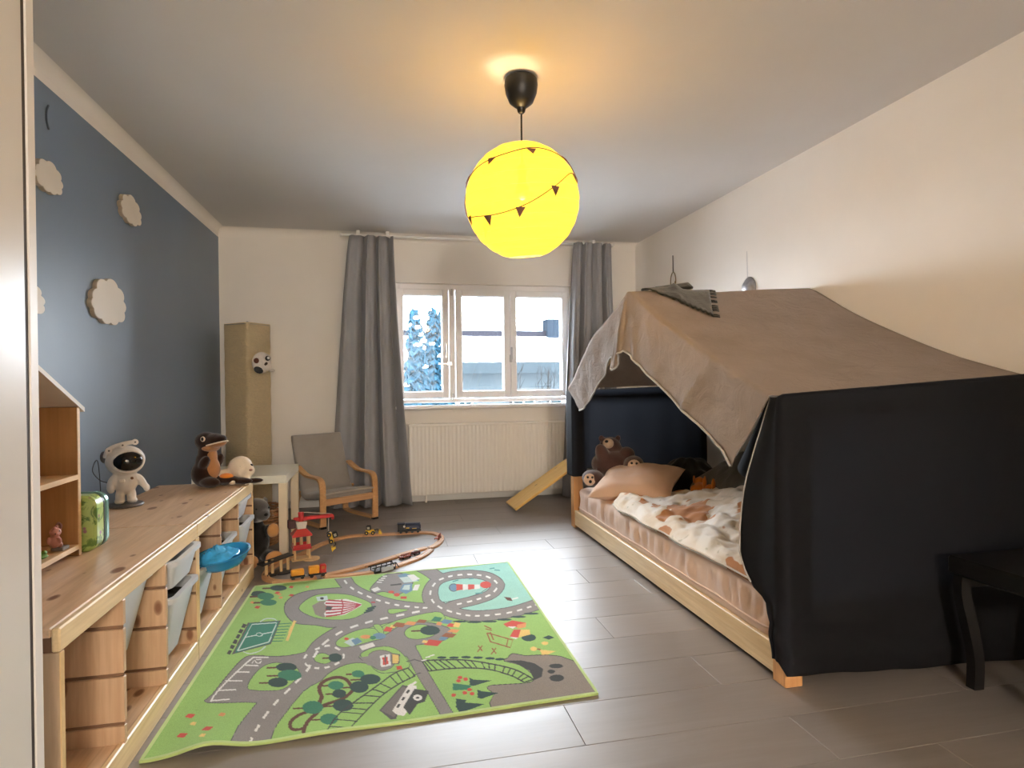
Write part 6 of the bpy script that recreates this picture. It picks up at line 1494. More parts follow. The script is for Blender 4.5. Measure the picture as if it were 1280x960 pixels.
# plush bear with pale paw soles, lying on the pillow edge
br_ = cloth('maroon_brown_plush', (.075, .034, .028), 200, .95, .25, bump=.6, sheen=.5); sole = cloth('cream_paw_plush', (.60, .42, .30), 260)
pb = thing('plush_bear', 'maroon brown plush bear with cream paw soles at the head of the bed', 'soft toy', (1.57, 3.965, .425), math.radians(-14))
remeshed('body', [((.0, .05, .06), (.15, .11, .10)), ((-.01, .09, .16), (.085, .07, .085)), ((-.15, -.07, -.02), (.075, .085, .055), RZ(20)), ((.13, -.08, .07), (.07, .09, .062), RZ(-10)), ((-.07, .0, .12), (.05, .05, .09), RY(-20)), ((.10, .04, .12), (.06, .06, .06)),
    ((-.07, .10, .235), (.022, .015, .024)), ((.05, .10, .235), (.022, .015, .024))], br_, pb, .008, 5)
def paw(x, y, z, rz, rx=80):
    R_ = RZ(rz) @ RX(rx); s_ = MB().ell((x, y, z), (.043, .041, .012), R_, 16, 8).build('paw_sole', sole, pb, smooth=0); k = MB()
    for dx, dz, r in ((-.016, .016, .009), (.016, .014, .009), (.0, -.014, .012)): k.ell(Vector((x, y, z)) + R_ @ Vector((dx, dz, .011)), (r, r, .004), R_, 8, 5)
    k.build('paw_pad', black_plastic, s_, smooth=0)
paw(-.18, -.150, -.02, 14); paw(.118, -.165, .075, -10)
sn = MB().ell((-.03, .03, .205), (.040, .034, .036), None, 14, 10).build('muzzle', sole, pb, smooth=0)
MB().ell((-.045, .0, .222), (.013, .011, .010), None, 8, 6).build('nose', black_plastic, sn, smooth=0)
# rag toys and dark covers behind the pillow
orange = cloth('orange_plush', (.52, .24, .045), 240)
for lab, loc, rz, head in (('orange plush dog lying beside the pillow, farther from the opening', (1.98, 3.52, .375), 60, 1), ('small orange plush rabbit lying against the duvet next to the pillow corner', (1.93, 3.40, .355), 20, 0)):
    t = thing('plush_toy', lab, 'soft toy', loc, math.radians(rz))
    remeshed('body', [((0, 0, 0), (.075, .04, .038)), ((.075, 0, .028), (.036, .034, .034)), ((-.05, .03, .0), (.03, .025, .03)), ((.11, 0, .02), (.022, .02, .018))], orange, t, .006, 4)
    for sy in (-1, 1): MB().ell((.098, sy * .024, .045), .006, None, 8, 6).build('eye', black_plastic, t, smooth=0); MB().ell((.065, sy * .034, .045 + .02 * (1 - head)), (.018, .008, .026 + .012 * (1 - head)), None, 10, 8).build('ear', orange, t, smooth=0)
    MB().ell((.13, 0, .024), .007, None, 8, 6).build('nose', black_plastic, t, smooth=0)
def heap(name, label, cat, mat, x0, x1, y0, y1, z0, h, seed, f=5.0, part='cover', ridge=0):
    t = thing(name, label, cat, ((x0 + x1) / 2, (y0 + y1) / 2, z0)); n = 54; T = []
    for j in range(n):
        r_ = []
        for i in range(n):
            u, v = i / (n - 1), j / (n - 1); x = (x0 - x1) / 2 + (x1 - x0) * u; y = (y0 - y1) / 2 + (y1 - y0) * v
            e = (max(0, math.sin(PI * u)) ** .35) * (max(0, math.sin(PI * v)) ** .35)
            z = e * h * (.62 + .38 * u + .35 * nz(x * f, y * f, seed) + .16 * nz(x * f * 2.6, y * f * 2.6, seed + 4) + ridge * abs(nz((x + y * .7) * f * 2.2, .3, seed)))
            r_.append((x, y, max(.002, z)))
        T.append(r_)
    m = MB().grid(T); m.build(part, mat, t, smooth=0, solid=.006); return t
heap('grey_blanket', 'crumpled dark grey blanket heaped against the wall behind the duvet', 'blanket', cloth('dark_grey_fleece', (.12, .113, .102), 300, .95, .25, 0, .5, .5, 8), 2.02, 2.315, 2.75, 3.75, .308, .30, 3, 4.5, ridge=.25)
heap('black_jacket', 'black garment lying in the dark behind the bear and pillow', 'clothing', plushblack, 1.92, 2.30, 3.72, 4.18, .308, .24, 8, 6)
heap('blue_garment', 'dark blue garment crumpled between the grey blanket and the duvet', 'clothing', cloth('navy_cotton', (.035, .05, .085), 300), 1.98, 2.22, 3.22, 3.46, .306, .11, 5, 8)
heap('grey_sock', 'small grey cloth lying on the peach sheet at the foot end', 'clothing', cloth('mid_grey_jersey', (.16, .15, .145), 300), 1.40, 1.60, 1.90, 2.02, .303, .05, 12, 12)

# ------------------------------------------------------------------ blankets over the frame
taupe = cloth('taupe_blanket', (.315, .256, .222), 420, .9, .08, .05, .42, .8, 9, sheen=0.0, bd=.012)
char = cloth('charcoal_bedsheet', (.0115, .0115, .013), 500, .85, .12, .30, .15, .2, 5, sheen=0.0, tcol=(.25, .26, .29))
hem = cloth('pale_hem', (.42, .39, .36), 500)
FX = 1.322
rake = [(4.175, 1.022), (4.04, 1.09), (3.86, 1.215), (3.64, 1.352), (3.45, 1.415), (3.27, 1.475), (3.12, 1.535), (3.062, 1.556), (2.98, 1.530), (2.75, 1.405), (2.45, 1.268), (2.15, 1.140), (1.95, 1.058), (1.850, 1.020)]
low = [(4.03, .868), (3.94, .885), (3.80, .955), (3.66, 1.04), (3.50, 1.135), (3.36, 1.215), (3.27, 1.135), (3.12, 1.225), (3.03, 1.222), (2.80, 1.115), (2.52, .988), (2.30, .890), (2.13, .812), (2.06, .742)]
tt = [k / (len(rake) - 1) for k in range(len(rake))]
NS = 150
rk = cr([(a, b, 0) for a, b in rake], sub=12); lw = cr([(a, b, 0) for a, b in low], sub=8)
def at(c, t):
    q = t * (len(c) - 1); k = min(int(q), len(c) - 2); return c[k].lerp(c[k + 1], q - k)
P = []
for i in range(NS):
    t = i / (NS - 1); a = at(rk, t); b = at(lw, t); row_ = []
    for j in range(16):                       # hanging front flap, hem to rake
        w = j / 15; y = b.x + (a.x - b.x) * w; z = b.y + (a.y - b.y) * w
        drop = 1 - w
        f = .010 * drop * math.sin(t * 52 + 2.2 * nz(t * 6, 0, 1)) + .014 * drop * nz(t * 22, w * 3, 5) + .010 * nz(y * 13, z * 13, 2) * min(1, drop * 4)
        crease = -.022 * math.exp(-((t - .535) / .010) ** 2) * min(1, drop * 3) + .022 * math.exp(-((t - .49) / .012) ** 2) * min(1, drop * 3) - .014 * math.exp(-(((t - .60 - .05 * drop) / .010) ** 2)) * drop - .014 * math.exp(-(((t - .83 + .03 * drop) / .007) ** 2)) * min(1, drop * 1.5) - .010 * math.exp(-(((t - .40 - .04 * drop) / .012) ** 2)) * drop
        row_.append((FX - .012 + (-.02 if t > .5 else -.02 + .06 * min(1, (.5 - t) * 5)) * drop + f * .8 * (1 - .6 * drop * drop) + crease, y + .010 * drop * nz(t * 30, w * 2, 9), z))
    for j in range(1, 44):                    # roof, rake to wall side
        w = (j / 43); x = FX + (2.405 - FX) * w
        lift = interp([(0, 0), (1, .035)], w) * (1 - abs(t - .53) * 1.0)
        near = max(0, (t - .53) / .47); far = max(0, (.53 - t) / .53)
        sag = -.022 * math.sin(PI * min(1, near)) * (.4 + .8 * math.sin(PI * w)) - .03 * math.sin(PI * min(1, far)) 
        yy = a.x + (.06 * w if .5 < t < .57 else 0) * 1 - .03 * near * w
        zz = a.y + lift + sag * (1 if True else 0) * min(1, w * 6 + .5) + .038 * near * w + .012 * nz(x * 3, a.x * 2.4, 4) + .016 * near * (1 - near) * 4 * math.sin((x * 3.2 + a.x * 4.1)) * w
        row_.append((x, yy, zz))
    P.append(row_)
rb = thing('roof_blanket', 'big taupe blanket draped over the bed frame as a tent roof', 'blanket', (0, 0, 0))
m = MB().grid(P); m.build('blanket', taupe, rb, smooth=0, solid=.004)
MB().tube([(p[0][0] - .003, p[0][1], p[0][2]) for p in P[::2]], .0055, 6).build('hem', hem, rb, smooth=0)

# near charcoal sheet: end wall plus the part wrapped round the post
ns = thing('foot_sheet', 'black charcoal sheet hanging over the near end of the tented bed', 'sheet', (0, 0, 0))
edge = [(1.012, 1.853), (.92, 1.895), (.82, 1.942), (.723, 1.985), (.65, 2.008), (.577, 2.022), (.50, 2.032), (.42, 2.035), (.36, 2.00), (.314, 1.950), (.295, 1.885), (.24, 1.866), (.18, 1.862), (.10, 1.858)]
P = []
NZ = 60
for j in range(NZ):
    v = j / (NZ - 1); row_ = []
    zt = lambda x: interp([(1.30, 1.022), (1.36, 1.026), (2.40, 1.088)], x)
    zb = lambda x: interp([(1.30, .058), (1.45, .05), (1.7, .034), (2.40, .02)], x) + .012 * nz(x * 5, 0, 3)
    z_side = 1.012 + (.10 - 1.012) * v
    ye = interp([(-a, b) for a, b in edge], -z_side)
    for i in range(14):                        # return along the long side
        w = i / 13; y = ye + (1.826 - ye) * w
        fl = (1 - w) * .05 * (1 if .25 < v < .8 else .4)
        row_.append((FX - .004 - .008 * math.sin(w * 5 + v * 3) * (1 - w) - .012 * math.exp(-((v - .88) / .06) ** 2) * abs(math.sin(v * 160)) , y, z_side + (.0 if w < .9 else 0)))
    for i in range(1, 70):                     # end wall
        u = i / 69; x = FX + (2.41 - FX) * u
        z = zt(x) + (zb(x) - zt(x)) * v
        y = 1.818 - .028 * u - .012 * math.sin(PI * v) + .010 * nz(x * 4, z * 1.2, 6) * v + .008 * math.sin(x * 22 + 2 * nz(x * 2, z, 4)) * max(0, v - .5) - .012 * math.exp(-((v - .93) / .03) ** 2)
        if u < .12: y += .006 * math.sin(z * 70) * max(0, v - .6)
        row_.append((x, y, z))
    P.append(row_)
MB().grid(P).build('sheet', char, ns, smooth=0, solid=.003)
MB().tube([p[0] for p in P[:int(NZ * .76)]], .0045, 6).build('hem', hem, ns, smooth=0)
# inner fold of the same sheet showing between flap and hem
Q = []
for j in range(12):
    v = j / 11; a = Vector((FX + .012, 1.853, 1.0)).lerp(Vector((FX + .012, 2.0, .70)), v); b = Vector((FX + .03, 1.92, 1.0)).lerp(Vector((FX + .02, 2.10, .735)), v)
    Q.append([a.lerp(b, i / 7) + Vector((.006 * math.sin(i), 0, -.01 * math.sin(PI * i / 7))) for i in range(8)])
MB().grid(Q).build('inner_fold', char, ns, smooth=0, solid=.003)

fs_ = thing('head_sheet', 'dark sheet closing the far head end of the tented bed', 'sheet', (0, 0, 0))
P = []
for j in range(50):
    v = j / 49; row_ = []
    for i in range(8):
        w = i / 7; reach = .135
        row_.append((FX + .006, 4.275 - reach * w, 1.00 - (1.00 - .385) * v))
    for i in range(1, 60):
        u = i / 59; x = FX + .004 + (2.405 - FX) * u
        row_.append((x, interp([(0, 4.140), (.05, 4.15), (.9, 4.165), (1, 4.18)], u) + .010 * math.sin(x * 26 + 2 * nz(x * 2, v, 5)) * (.3 + v) - .008, 1.005 + .03 * u - (1.005 - .385 + .03 * u) * v - (.0 if u < .1 else -.055 * (1 - .0) + .0 * u) * v))
    P.append(row_)
MB().grid(P).build('sheet', char, fs_, smooth=0, solid=.003)

# black scarf with fringe on the ridge
sc_ = thing('fringed_scarf', 'black fringed scarf lying across the ridge of the tent', 'scarf', (0, 0, 0))
sm = cloth('black_wool', (.018, .019, .016), 220, .95, .2, 0, .5, .2, 20)
RP = np.array([p for r in rb.children[0].data.vertices for p in [tuple(r.co)]])
def roof_z(x, y): return RP[np.argmin((RP[:, 0] - x) ** 2 + (RP[:, 1] - y) ** 2 + (RP[:, 0] < FX) * 9), 2]
P = []
for j in range(26):
    t = j / 25; row_ = []
    x = 1.395 + .46 * t - .05 * t * t
    for i in range(14):
        w = i / 13
        y = 3.085 - (.02 + .36 * t ** .8) * w
        z = roof_z(x - .20 * w * t, y) + .016 + .030 * math.exp(-((t - .45) / .07) ** 2) * (1 - w) + .006 * nz(x * 9, y * 9, 2)
        row_.append((x - .20 * w * t, y, z))
    P.append(row_)
MB().grid(P).build('cloth', sm, sc_, smooth=0, solid=.008)
m = MB()
for p in P[-1][::1]:
    m.tube([p, (p[0] + .02, p[1] - .002, p[2] - .001), (p[0] + .036, p[1] - .004, p[2] - .004)], .0035, 5)
m.build('fringe', sm, sc_, smooth=0)
m = MB(); Q = []
for j in range(12):
    t = j / 11; Q.append([(1.50 + .20 * t, 3.09 + .10 * math.sin(PI * w / 9 * .9) * .6 - .02, 1.558 + .03 * t + .036 * math.sin(PI * w / 9)) for w in range(10)])
m.grid(Q).build('rolled_end', sm, sc_, smooth=0, solid=.012)

# ------------------------------------------------------------------ things on the right wall
wd_ = plain('thin_brass_wire', (.24, .17, .09), .45, metal=.7)
hp_ = thing('wire_hanger', 'thin wire loop hanging on a cord on the white wall above the scarf', 'wall decoration', (XR - .012, 4.68, 1.885))
MB().tube([(0, 0, .095), (0, .002, .24)], .004, 6).build('cord', plain('dark_cord', (.05, .04, .03), .8), hp_, smooth=0)
MB().tube([(0, .045 * math.sin(2 * PI * k / 28), .02 + .078 * math.cos(2 * PI * k / 28)) for k in range(28)], .004, 6, closed=True).build('loop', wd_, hp_, smooth=0)
MB().cyl((0, -.03, -.04), (0, -.036, .02), .012, .004, n=8).build('charm', wd_, hp_)
dm = thing('silver_disc', 'small domed silvery disc hanging on the white wall above the tent ridge', 'wall decoration', (XR - .003, 3.62, 1.685))
dm.scale = (1.4, 1.4, 1.4)
MB().lathe([(.001, .026), (.02, .024), (.036, .017), (.046, .007), (.056, 0)], M=Matrix.Rotation(-PI / 2, 4, 'Y'), n=28).build('disc', plain('mottled_silver', (.36, .36, .38), .4, .3, 30, metal=.6), dm, smooth=0)
MB().tube([(-.003, .008, .05), (-.003, .010, .18)], .0012, 5).build('string', plain('pale_string', (.55, .55, .56), .8), dm)

# dark stool at the right edge
st = thing('dark_stool', 'black wooden stool with curved legs at the right picture edge', 'stool', (2.10, 1.545, 0))
bw = plain('black_stained_wood', (.0045, .004, .004), .38, .2, 20)
MB().box(-.20, -.17, .40, .25, .17, .462, .008).build('seat', bw, st)
MB().box(-.17, -.165, .345, .23, -.15, .402, .004).build('apron', bw, st); MB().box(-.17, .15, .345, .23, .165, .402, .004).build('apron', bw, st)
for sx in (-1, 1):
    for sy in (-1, 1):
        cx = .025 + sx * .19
        MB().sweep(cr([(cx - sx * .005, sy * .145, .40), (cx - sx * .002, sy * .145, .33), (cx - sx * .035, sy * .145, .20), (cx - sx * .055, sy * .145, .10), (cx - sx * .052, sy * .145, .0)], sub=5), [(-.016, -.02), (.016, -.02), (.016, .02), (-.016, .02)], (0, 1, 0)).build('leg', bw, st)
MB().box(.08, -.173, .385, .16, -.169, .392).build('label_plate', plain('pale_metal_plate', (.35, .35, .36), .3, metal=.5), st)
# ================================================================== TOY RAILWAY
beech = BEECHX
groove = plain('groove_dark_beech', (.30, .16, .075), .6)
def track(path, label, z0=0.0, sub=5):
    """one wooden track piece: 40 mm wide, 12 mm thick, two wheel grooves"""
    pts = cr([(x, y, 0) for x, y in path], sub=sub) if len(path) > 2 else [Vector((x, y, 0)) for x, y in path]
    c = sum((Vector(p) for p in pts), Vector()) / len(pts); c.z = z0
    t = thing('track_piece', label, 'toy track', tuple(c), 0, 'wooden toy railway')
    loc = [Vector((p.x - c.x, p.y - c.y, 0)) for p in pts]
    w, h, gi, go, gd = .020, .012, .0085, .0135, .003
    prof = [(-w, 0), (w, 0), (w, h), (go, h), (go, h - gd), (gi, h - gd), (gi, h), (-gi, h), (-gi, h - gd), (-go, h - gd), (-go, h), (-w, h)]
    side = lambda d: Vector((d.y, -d.x, 0))
    MB().sweep(loc, [(a, b) for a, b in prof], side).build('plank', beech, t)
    e = loc[-1]; d = (loc[-1] - loc[-2]).normalized()
    MB().cyl(e + d * .008 + Vector((0, 0, .0005)), e + d * .008 + Vector((0, 0, .011)), .007, n=12).build('peg', groove, t)
    return t
def split(pts, n):
    q = cr([(x, y, 0) for x, y in pts], sub=8); L = [0]
    for a, b in zip(q, q[1:]): L.append(L[-1] + (b - a).length)
    out = []
    for k in range(n):
        a, b = L[-1] * k / n, L[-1] * (k + 1) / n - .0035; seg = []
        m_ = 7
        for i in range(m_):
            s_ = a + (b - a) * i / (m_ - 1)
            for j in range(len(L) - 1):
                if L[j] <= s_ <= L[j + 1] + 1e-9:
                    t = (s_ - L[j]) / max(1e-9, L[j + 1] - L[j]); p = q[j].lerp(q[j + 1], t); break
            seg.append((p.x, p.y))
        out.append(seg)
    return out
A_ = [(-.375, 3.462), (-.473, 3.438), (-.577, 3.445), (-.648, 3.525), (-.660, 3.66), (-.625, 3.78), (-.575, 3.88), (-.504, 3.986), (-.424, 4.157), (-.311, 4.295), (-.217, 4.345), (-.119, 4.338), (-.008, 4.33), (.102, 4.325), (.24, 4.318), (.33, 4.274), (.372, 4.184), (.368, 4.076), (.326, 3.963), (.278, 3.895)]
labA = ['straight wooden track under the orange toy truck', 'curved wooden track at the left end of the railway loop', 'curved wooden track beside the black toy station', 'wooden track at the foot of the red toy crane', 'wooden track just behind the red toy crane', 'wooden track under the yellow and black loader', 'straight wooden track left of the dark blue engine', 'wooden track under the dark blue toy engine', 'tight curved wooden track at the right end of the loop', 'wooden track leading to the switch at the right']
for seg, lb in zip(split(A_, len(labA)), labA): track(seg, lb)
B_ = [(.262, 3.905), (.189, 3.862), (.088, 3.783), (-.032, 3.682), (-.154, 3.590), (-.265, 3.525), (-.345, 3.492)]
for seg, lb in zip(split(B_, 3), ('upper branch track next to the switch and small red cart', 'upper branch track in the middle of the railway', 'upper branch track meeting the orange toy truck')): track(seg, lb)
C_ = [(.284, 3.862), (.240, 3.762), (.186, 3.684), (.107, 3.608), (.040, 3.548)]
for seg, lb in zip(split(C_, 2), ('thick curved track running down from the right switch', 'lower branch track ending at the black drawbridge')): track(seg, lb)
track([(-.070, 3.488), (-.14, 3.466), (-.227, 3.455), (-.325, 3.458)], 'lower branch track between the drawbridge and the orange truck, next to the rug')

def wheel(m, x, y, z, r, w=.006): m.cyl((x, y - w / 2, z), (x, y + w / 2, z), r, n=12)
ora = plain('orange_toy_paint', (.72, .30, .02), .4); redp = plain('red_toy_paint', (.42, .020, .022), .32, .1, 10); blk = plain('black_toy_paint', (.012, .012, .014), .4)
yel = plain('yellow_toy_paint', (.72, .46, .03), .35); wht = plain('white_toy_paint', (.62, .58, .54), .5); nat = plain('natural_toy_wood', (.58, .40, .20), .5, .12, 14)
tz = .0105
# orange truck wagons
w1 = thing('toy_wagon', 'orange toy tank wagon with black base on the left track', 'toy train', (-.472, 3.452, tz), math.radians(12))
MB().box(-.038, -.015, .010, .038, .015, .020, .002).build('chassis', blk, w1)
MB().box(-.034, -.017, .020, .034, .017, .052, .005).build('load_box', ora, w1)
for x in (-.024, .024):
    for y in (-.016, .016): m = MB(); wheel(m, x, y, .009, .009); m.build('wheel', blk, w1)
MB().cyl((.038, 0, .013), (.048, 0, .013), .004).build('coupling', steel, w1)
w2 = thing('toy_truck', 'orange toy lorry with red cab heading the wagon', 'toy train', (-.372, 3.472, tz), math.radians(14))
MB().box(-.046, -.015, .010, .050, .015, .020, .002).build('chassis', blk, w2)
MB().box(-.044, -.018, .020, .012, .018, .060, .004).build('load_box', ora, w2)
cb = MB().box(.015, -.017, .016, .048, .017, .064, .005).build('cab', redp, w2)
MB().box(.022, -.0178, .040, .040, -.0165, .056).build('side_window', plain('amber_toy_window', (.40, .12, .02), .3), cb); MB().box(.0475, -.012, .040, .0488, .012, .056).build('windscreen', plain('amber_toy_window', (0, 0, 0)), cb)
for x in (-.030, .030):
    for y in (-.016, .016): m = MB(); wheel(m, x, y, .010, .010); m.build('wheel', blk, w2)
# dark blue engine
en = thing('toy_engine', 'dark blue toy train engine on the far track', 'toy train', (.168, 4.322, tz), math.radians(-2))
nav = plain('navy_toy_paint', (.012, .020, .055), .35)
MB().box(-.082, -.018, .010, .082, .018, .022, .003).build('chassis', blk, en)
MB().box(-.030, -.021, .022, .080, .021, .062, .008).build('boiler', nav, en); MB().box(-.080, -.022, .022, -.034, .022, .066, .004).build('cab', blk, en)
MB().box(-.084, -.024, .064, -.030, .024, .072, .003).build('cab_roof', nav, en); MB().box(-.03, -.017, .062, .078, .017, .069, .003).build('roof_panel', plain('slate_toy_roof', (.03, .045, .09), .3), en)
for x in (-.06, -.02, .02, .06):
    for y in (-.019, .019): m = MB(); wheel(m, x, y, .010, .010); m.build('wheel', blk, en)
MB().cyl((-.035, -.023, .05), (-.035, -.026, .05), .008).build('lamp', wht, en); MB().box(-.025, -.0225, .034, .0, -.0212, .040).build('yellow_mark', yel, en); MB().box(.02, -.0225, .03, .05, -.0212, .034).build('yellow_mark', yel, en)
# loader
def loader(lab, loc, rz, M=None):
    t = thing('toy_loader', lab, 'toy vehicle', loc, rz)
    MB().box(-.030, -.018, .012, .034, .018, .032, .004).build('body', yel, t)
    cb = MB().box(-.026, -.017, .032, .008, .017, .064, .006).build('cab', blk, t)
    MB().box(-.018, -.0182, .040, .000, -.0165, .056).build('window', plain('pale_toy_window', (.34, .33, .27), .3), cb)
    for x in (-.022, .022):
        for y in (-.019, .019): m = MB(); wheel(m, x, y, .014, .014, .011); wo = m.build('wheel', blk, t); h = MB(); wheel(h, x, y + math.copysign(.004, y), .014, .005, .006); h.build('hub', yel, wo)
    MB().sweep([(.028, 0, .030), (.050, 0, .036), (.064, 0, .018)], [(-.012, -.003), (.012, -.003), (.012, .003), (-.012, .003)], (0, 1, 0)).build('lift_arm', blk, t)
    MB().prism([(.060, .004), (.085, .002), (.078, .012), (.070, .030), (.062, .028)], lambda a, b: (a, -.022, b), lambda a, b: (a, .022, b)).build('bucket', yel, t)
    return t
loader('black and yellow toy loader standing on the far track', (-.105, 4.336, tz), math.radians(-4))
hl = loader('small yellow and black toy loader hanging nose down from the crane hook', (-.350, 3.88, .115), math.radians(15)); hl.rotation_euler = (math.radians(8), math.radians(74), math.radians(15))
# small red carts
brick = plain('brick_red_toy', (.30, .085, .055), .6, .2, 30)
def cart(lab, loc, rz):
    t = thing('toy_cart', lab, 'toy train', loc, math.radians(rz))
    MB().box(-.040, -.014, .006, .040, .014, .014, .002).build('base', brick, t)
    for k in range(6): MB().box(-.036 + k * .012, -.014, .014, -.030 + k * .012, -.010, .034, .001).build('stake', brick, t)
    MB().box(-.040, -.0155, .026, .030, -.0095, .030).build('side_bar', brick, t)
    for x in (-.026, .026): m = MB(); wheel(m, x, -.015, .006, .006, .004); wheel(m, x, .015, .006, .006, .004); m.build('axle', blk, t)
    return t
cart('small red slatted toy cart between the two track branches', (.118, 3.735, 0), 32)
cart('small red slatted toy cart standing on the right curve', (.350, 4.10, tz), 70)
cr2 = thing('toy_car', 'tiny maroon and white toy car lying in the track fork', 'toy vehicle', (.185, 3.80, 0), math.radians(35))
MB().box(-.030, -.013, .006, .030, .013, .020, .005).build('body', plain('maroon_toy', (.09, .02, .02), .35), cr2); MB().box(-.012, -.011, .019, .016, .011, .031, .005).build('cabin', wht, cr2)
for x in (-.019, .019): m = MB(); wheel(m, x, -.013, .007, .007, .005); wheel(m, x, .013, .007, .007, .005); m.build('wheel', blk, cr2)
# drawbridge
db = thing('toy_drawbridge', 'black toy bridge piece with white panel at the rug edge', 'toy track', (-.012, 3.515, 0), math.radians(33))
MB().box(-.070, -.024, 0, .068, .024, .014, .002).build('deck', blk, db)
for y in (-.022, .022):
    m = MB(); m.tube([(-.085, y, .036), (.070, y, .036)], .0035, 6); 
    for x in (-.07, -.035, 0, .035, .066): m.tube([(x, y, .012), (x, y, .036)], .003, 5)
    m.tube([(.07, y, .036), (.09, y, .006)], .003, 5)
    m.build('railing', blk, db)
MB().box(-.030, -.0270, .003, .050, -.0245, .028).build('side_panel', plain('pale_blue_grey_panel', (.50, .55, .62), .3), db)
# black station
sb = thing('toy_station', 'black roofed toy station on wooden posts inside the left loop', 'toy building', (-.575, 3.625, 0), math.radians(38))
MB().lathe([(.001, 0), (.052, 0), (.052, .008), (.001, .010)], n=20, closed=True).build('base_plate', blk, sb)
MB().box(-.105, -.03, 0, -.05, .03, .012, .003).build('platform', blk, sb)
for x, z in ((-.078, .085), (.010, .085)):
    MB().box(x - .052, -.032, z, x + .052, .032, z + .007, .002, M=Matrix.Rotation(math.radians(-6), 4, 'Y')).build('roof', blk, sb)
for x, y in ((-.098, 0), (-.062, 0), (-.010, .0), (.032, .0)):
    MB().cyl((x, y, .006), (x, y, .088), .0085, n=10).build('post', nat, sb, smooth=40)
# red crane
cn = thing('toy_crane', 'red wooden toy crane tower standing behind the orange truck', 'toy crane', (-.505, 3.875, 0), math.radians(16))
MB().box(-.062, -.045, 0, .062, .045, .010, .004).build('base', nat, cn)
MB().lathe([(.001, 0), (.05, 0), (.05, .007), (.001, .007)], c=(.052, -.034, .0), n=20, closed=True).build('base_disc', nat, cn)
for x in (-.042, .042):
    for y in (-.032, .032): MB().cyl((x, y, .008), (x, y, .155), .007, n=10).build('post', nat, cn, smooth=40)
MB().cyl((0, 0, .08), (0, 0, .15), .010, n=10).build('centre_post', nat, cn, smooth=40)
MB().box(-.055, -.042, .066, .055, .042, .078, .002).build('deck', redp, cn)
for sx in (-1, 1): MB().box(sx * .047 - .003, -.040, .078, sx * .047 + .003, .040, .098).build('rail_board', redp, cn)
for sy in (-1, 1): MB().box(-.05, sy * .037 - .003, .078, .05, sy * .037 + .003, .096).build('rail_board', redp, cn)
rf = MB(); a = [(-.058, -.045), (.058, -.045), (.058, .045), (-.058, .045)]; b = [(-.026, -.022), (.026, -.022), (.026, .022), (-.026, .022)]
rf.grid([[(x, y, .146) for x, y in a], [(x, y, .156) for x, y in a], [(x, y, .190) for x, y in b]], cv=True); rf.f += [(3, 2, 1, 0), (8, 9, 10, 11)]; rf.mi += [0, 0]
rf.build('roof', redp, cn)
MB().prism([(-.024, .190), (.024, .190), (.032, .232), (-.032, .232)], lambda p, q: (p, -.024, q), lambda p, q: (p, .024, q)).build('cabin', wht, cn)
MB().box(-.078, -.022, .196, -.033, .022, .246, .004).build('counterweight', plain('dark_red_block', (.05, .008, .01), .5), cn)
MB().cyl((0, 0, .23), (0, 0, .288), .017, n=14).build('mast', redp, cn, smooth=40)
bm2 = MB().box(-.045, -.011, .236, .190, .011, .258, .004); bm2.build('boom', redp, cn)
MB().cyl((.182, 0, .237), (.196, 0, .237), .016, n=14).build('boom_tip', redp, cn, smooth=40)
MB().tube([(.0, 0, .288), (.185, 0, .258)], .0018, 5).build('stay_cord', wht, cn); MB().tube([(.165, 0, .238), (.163, -.002, .118)], .0018, 5).build('hook_cord', wht, cn)
# ================================================================== PENDANT LAMP
GC = Vector((.602, 2.55, 1.861)); GR = .245
pe = thing('pendant_lamp', 'glowing yellow paper globe lamp hanging from a black ceiling cup', 'lamp', (GC.x, GC.y, ZC))
dz = GC.z - ZC
MB().lathe([(.001, -.002), (.060, -.002), (.071, -.012), (.073, -.035), (.068, -.07), (.052, -.108), (.028, -.128), (.020, -.133), (.016, -.150), (.008, -.158), (.004, -.159)], n=32).build('ceiling_cup', black_plastic, pe, smooth=40)
MB().tube([(0, 0, -.155), (0, .002, -.22), (0, 0, dz + .14)], .0042, 8).build('cord', black_plastic, pe, smooth=0)
MB().cyl((0, 0, dz + .15), (0, 0, dz + .075), .021, .019, n=16).build('socket', black_plastic, pe, smooth=40)
def shade_mat():
    t = NT('glowing_rice_paper'); v = t.coords(rnd=False); n = t.noise(v, 30, 5)
    e = t.n('Emission'); t.l(t.mix(1.0, LAMP_SHADE, t.ramp(n, [(.3, .93), (.7, 1.0)]), 'MULTIPLY'), e.inputs['Color']); e.inputs['Strength'].default_value = 1.0
    t.set(**{'Base Color': (.45, .34, .03), 'Roughness': .85}); ad = t.n('AddShader'); t.l(t.b.outputs[0], ad.inputs[0]); t.l(e.outputs[0], ad.inputs[1])
    tp = t.n('BsdfTransparent'); tp.inputs['Color'].default_value = (1.0, .80, .42, 1); mx = t.n('MixShader'); mx.inputs[0].default_value = .80   # thin paper lets part of the bulb's light straight through
    t.l(tp.outputs[0], mx.inputs[1]); t.l(ad.outputs[0], mx.inputs[2])
    t.l(mx.outputs[0], t.t.nodes['Material Output'].inputs['Surface']); return t.m
P = []; NR = 72
tilt = Matrix.Rotation(math.radians(7), 3, 'X') @ Matrix.Rotation(math.radians(-5), 3, 'Y')
for j in range(NR + 1):
    th = .26 + (PI - .30 - .26) * j / NR
    pan = j / NR * 11 % 1; pinch = 1 + .010 * math.sin(PI * pan)
    P.append([Vector((0, 0, dz)) + tilt @ (Vector((math.sin(th) * math.cos(a), math.sin(th) * math.sin(a), math.cos(th))) * (GR * pinch * (1 + .006 * nz(math.cos(a) * 3, math.sin(a) * 3, th * 4)))) for a in [2 * PI * k / 64 for k in range(64)]])
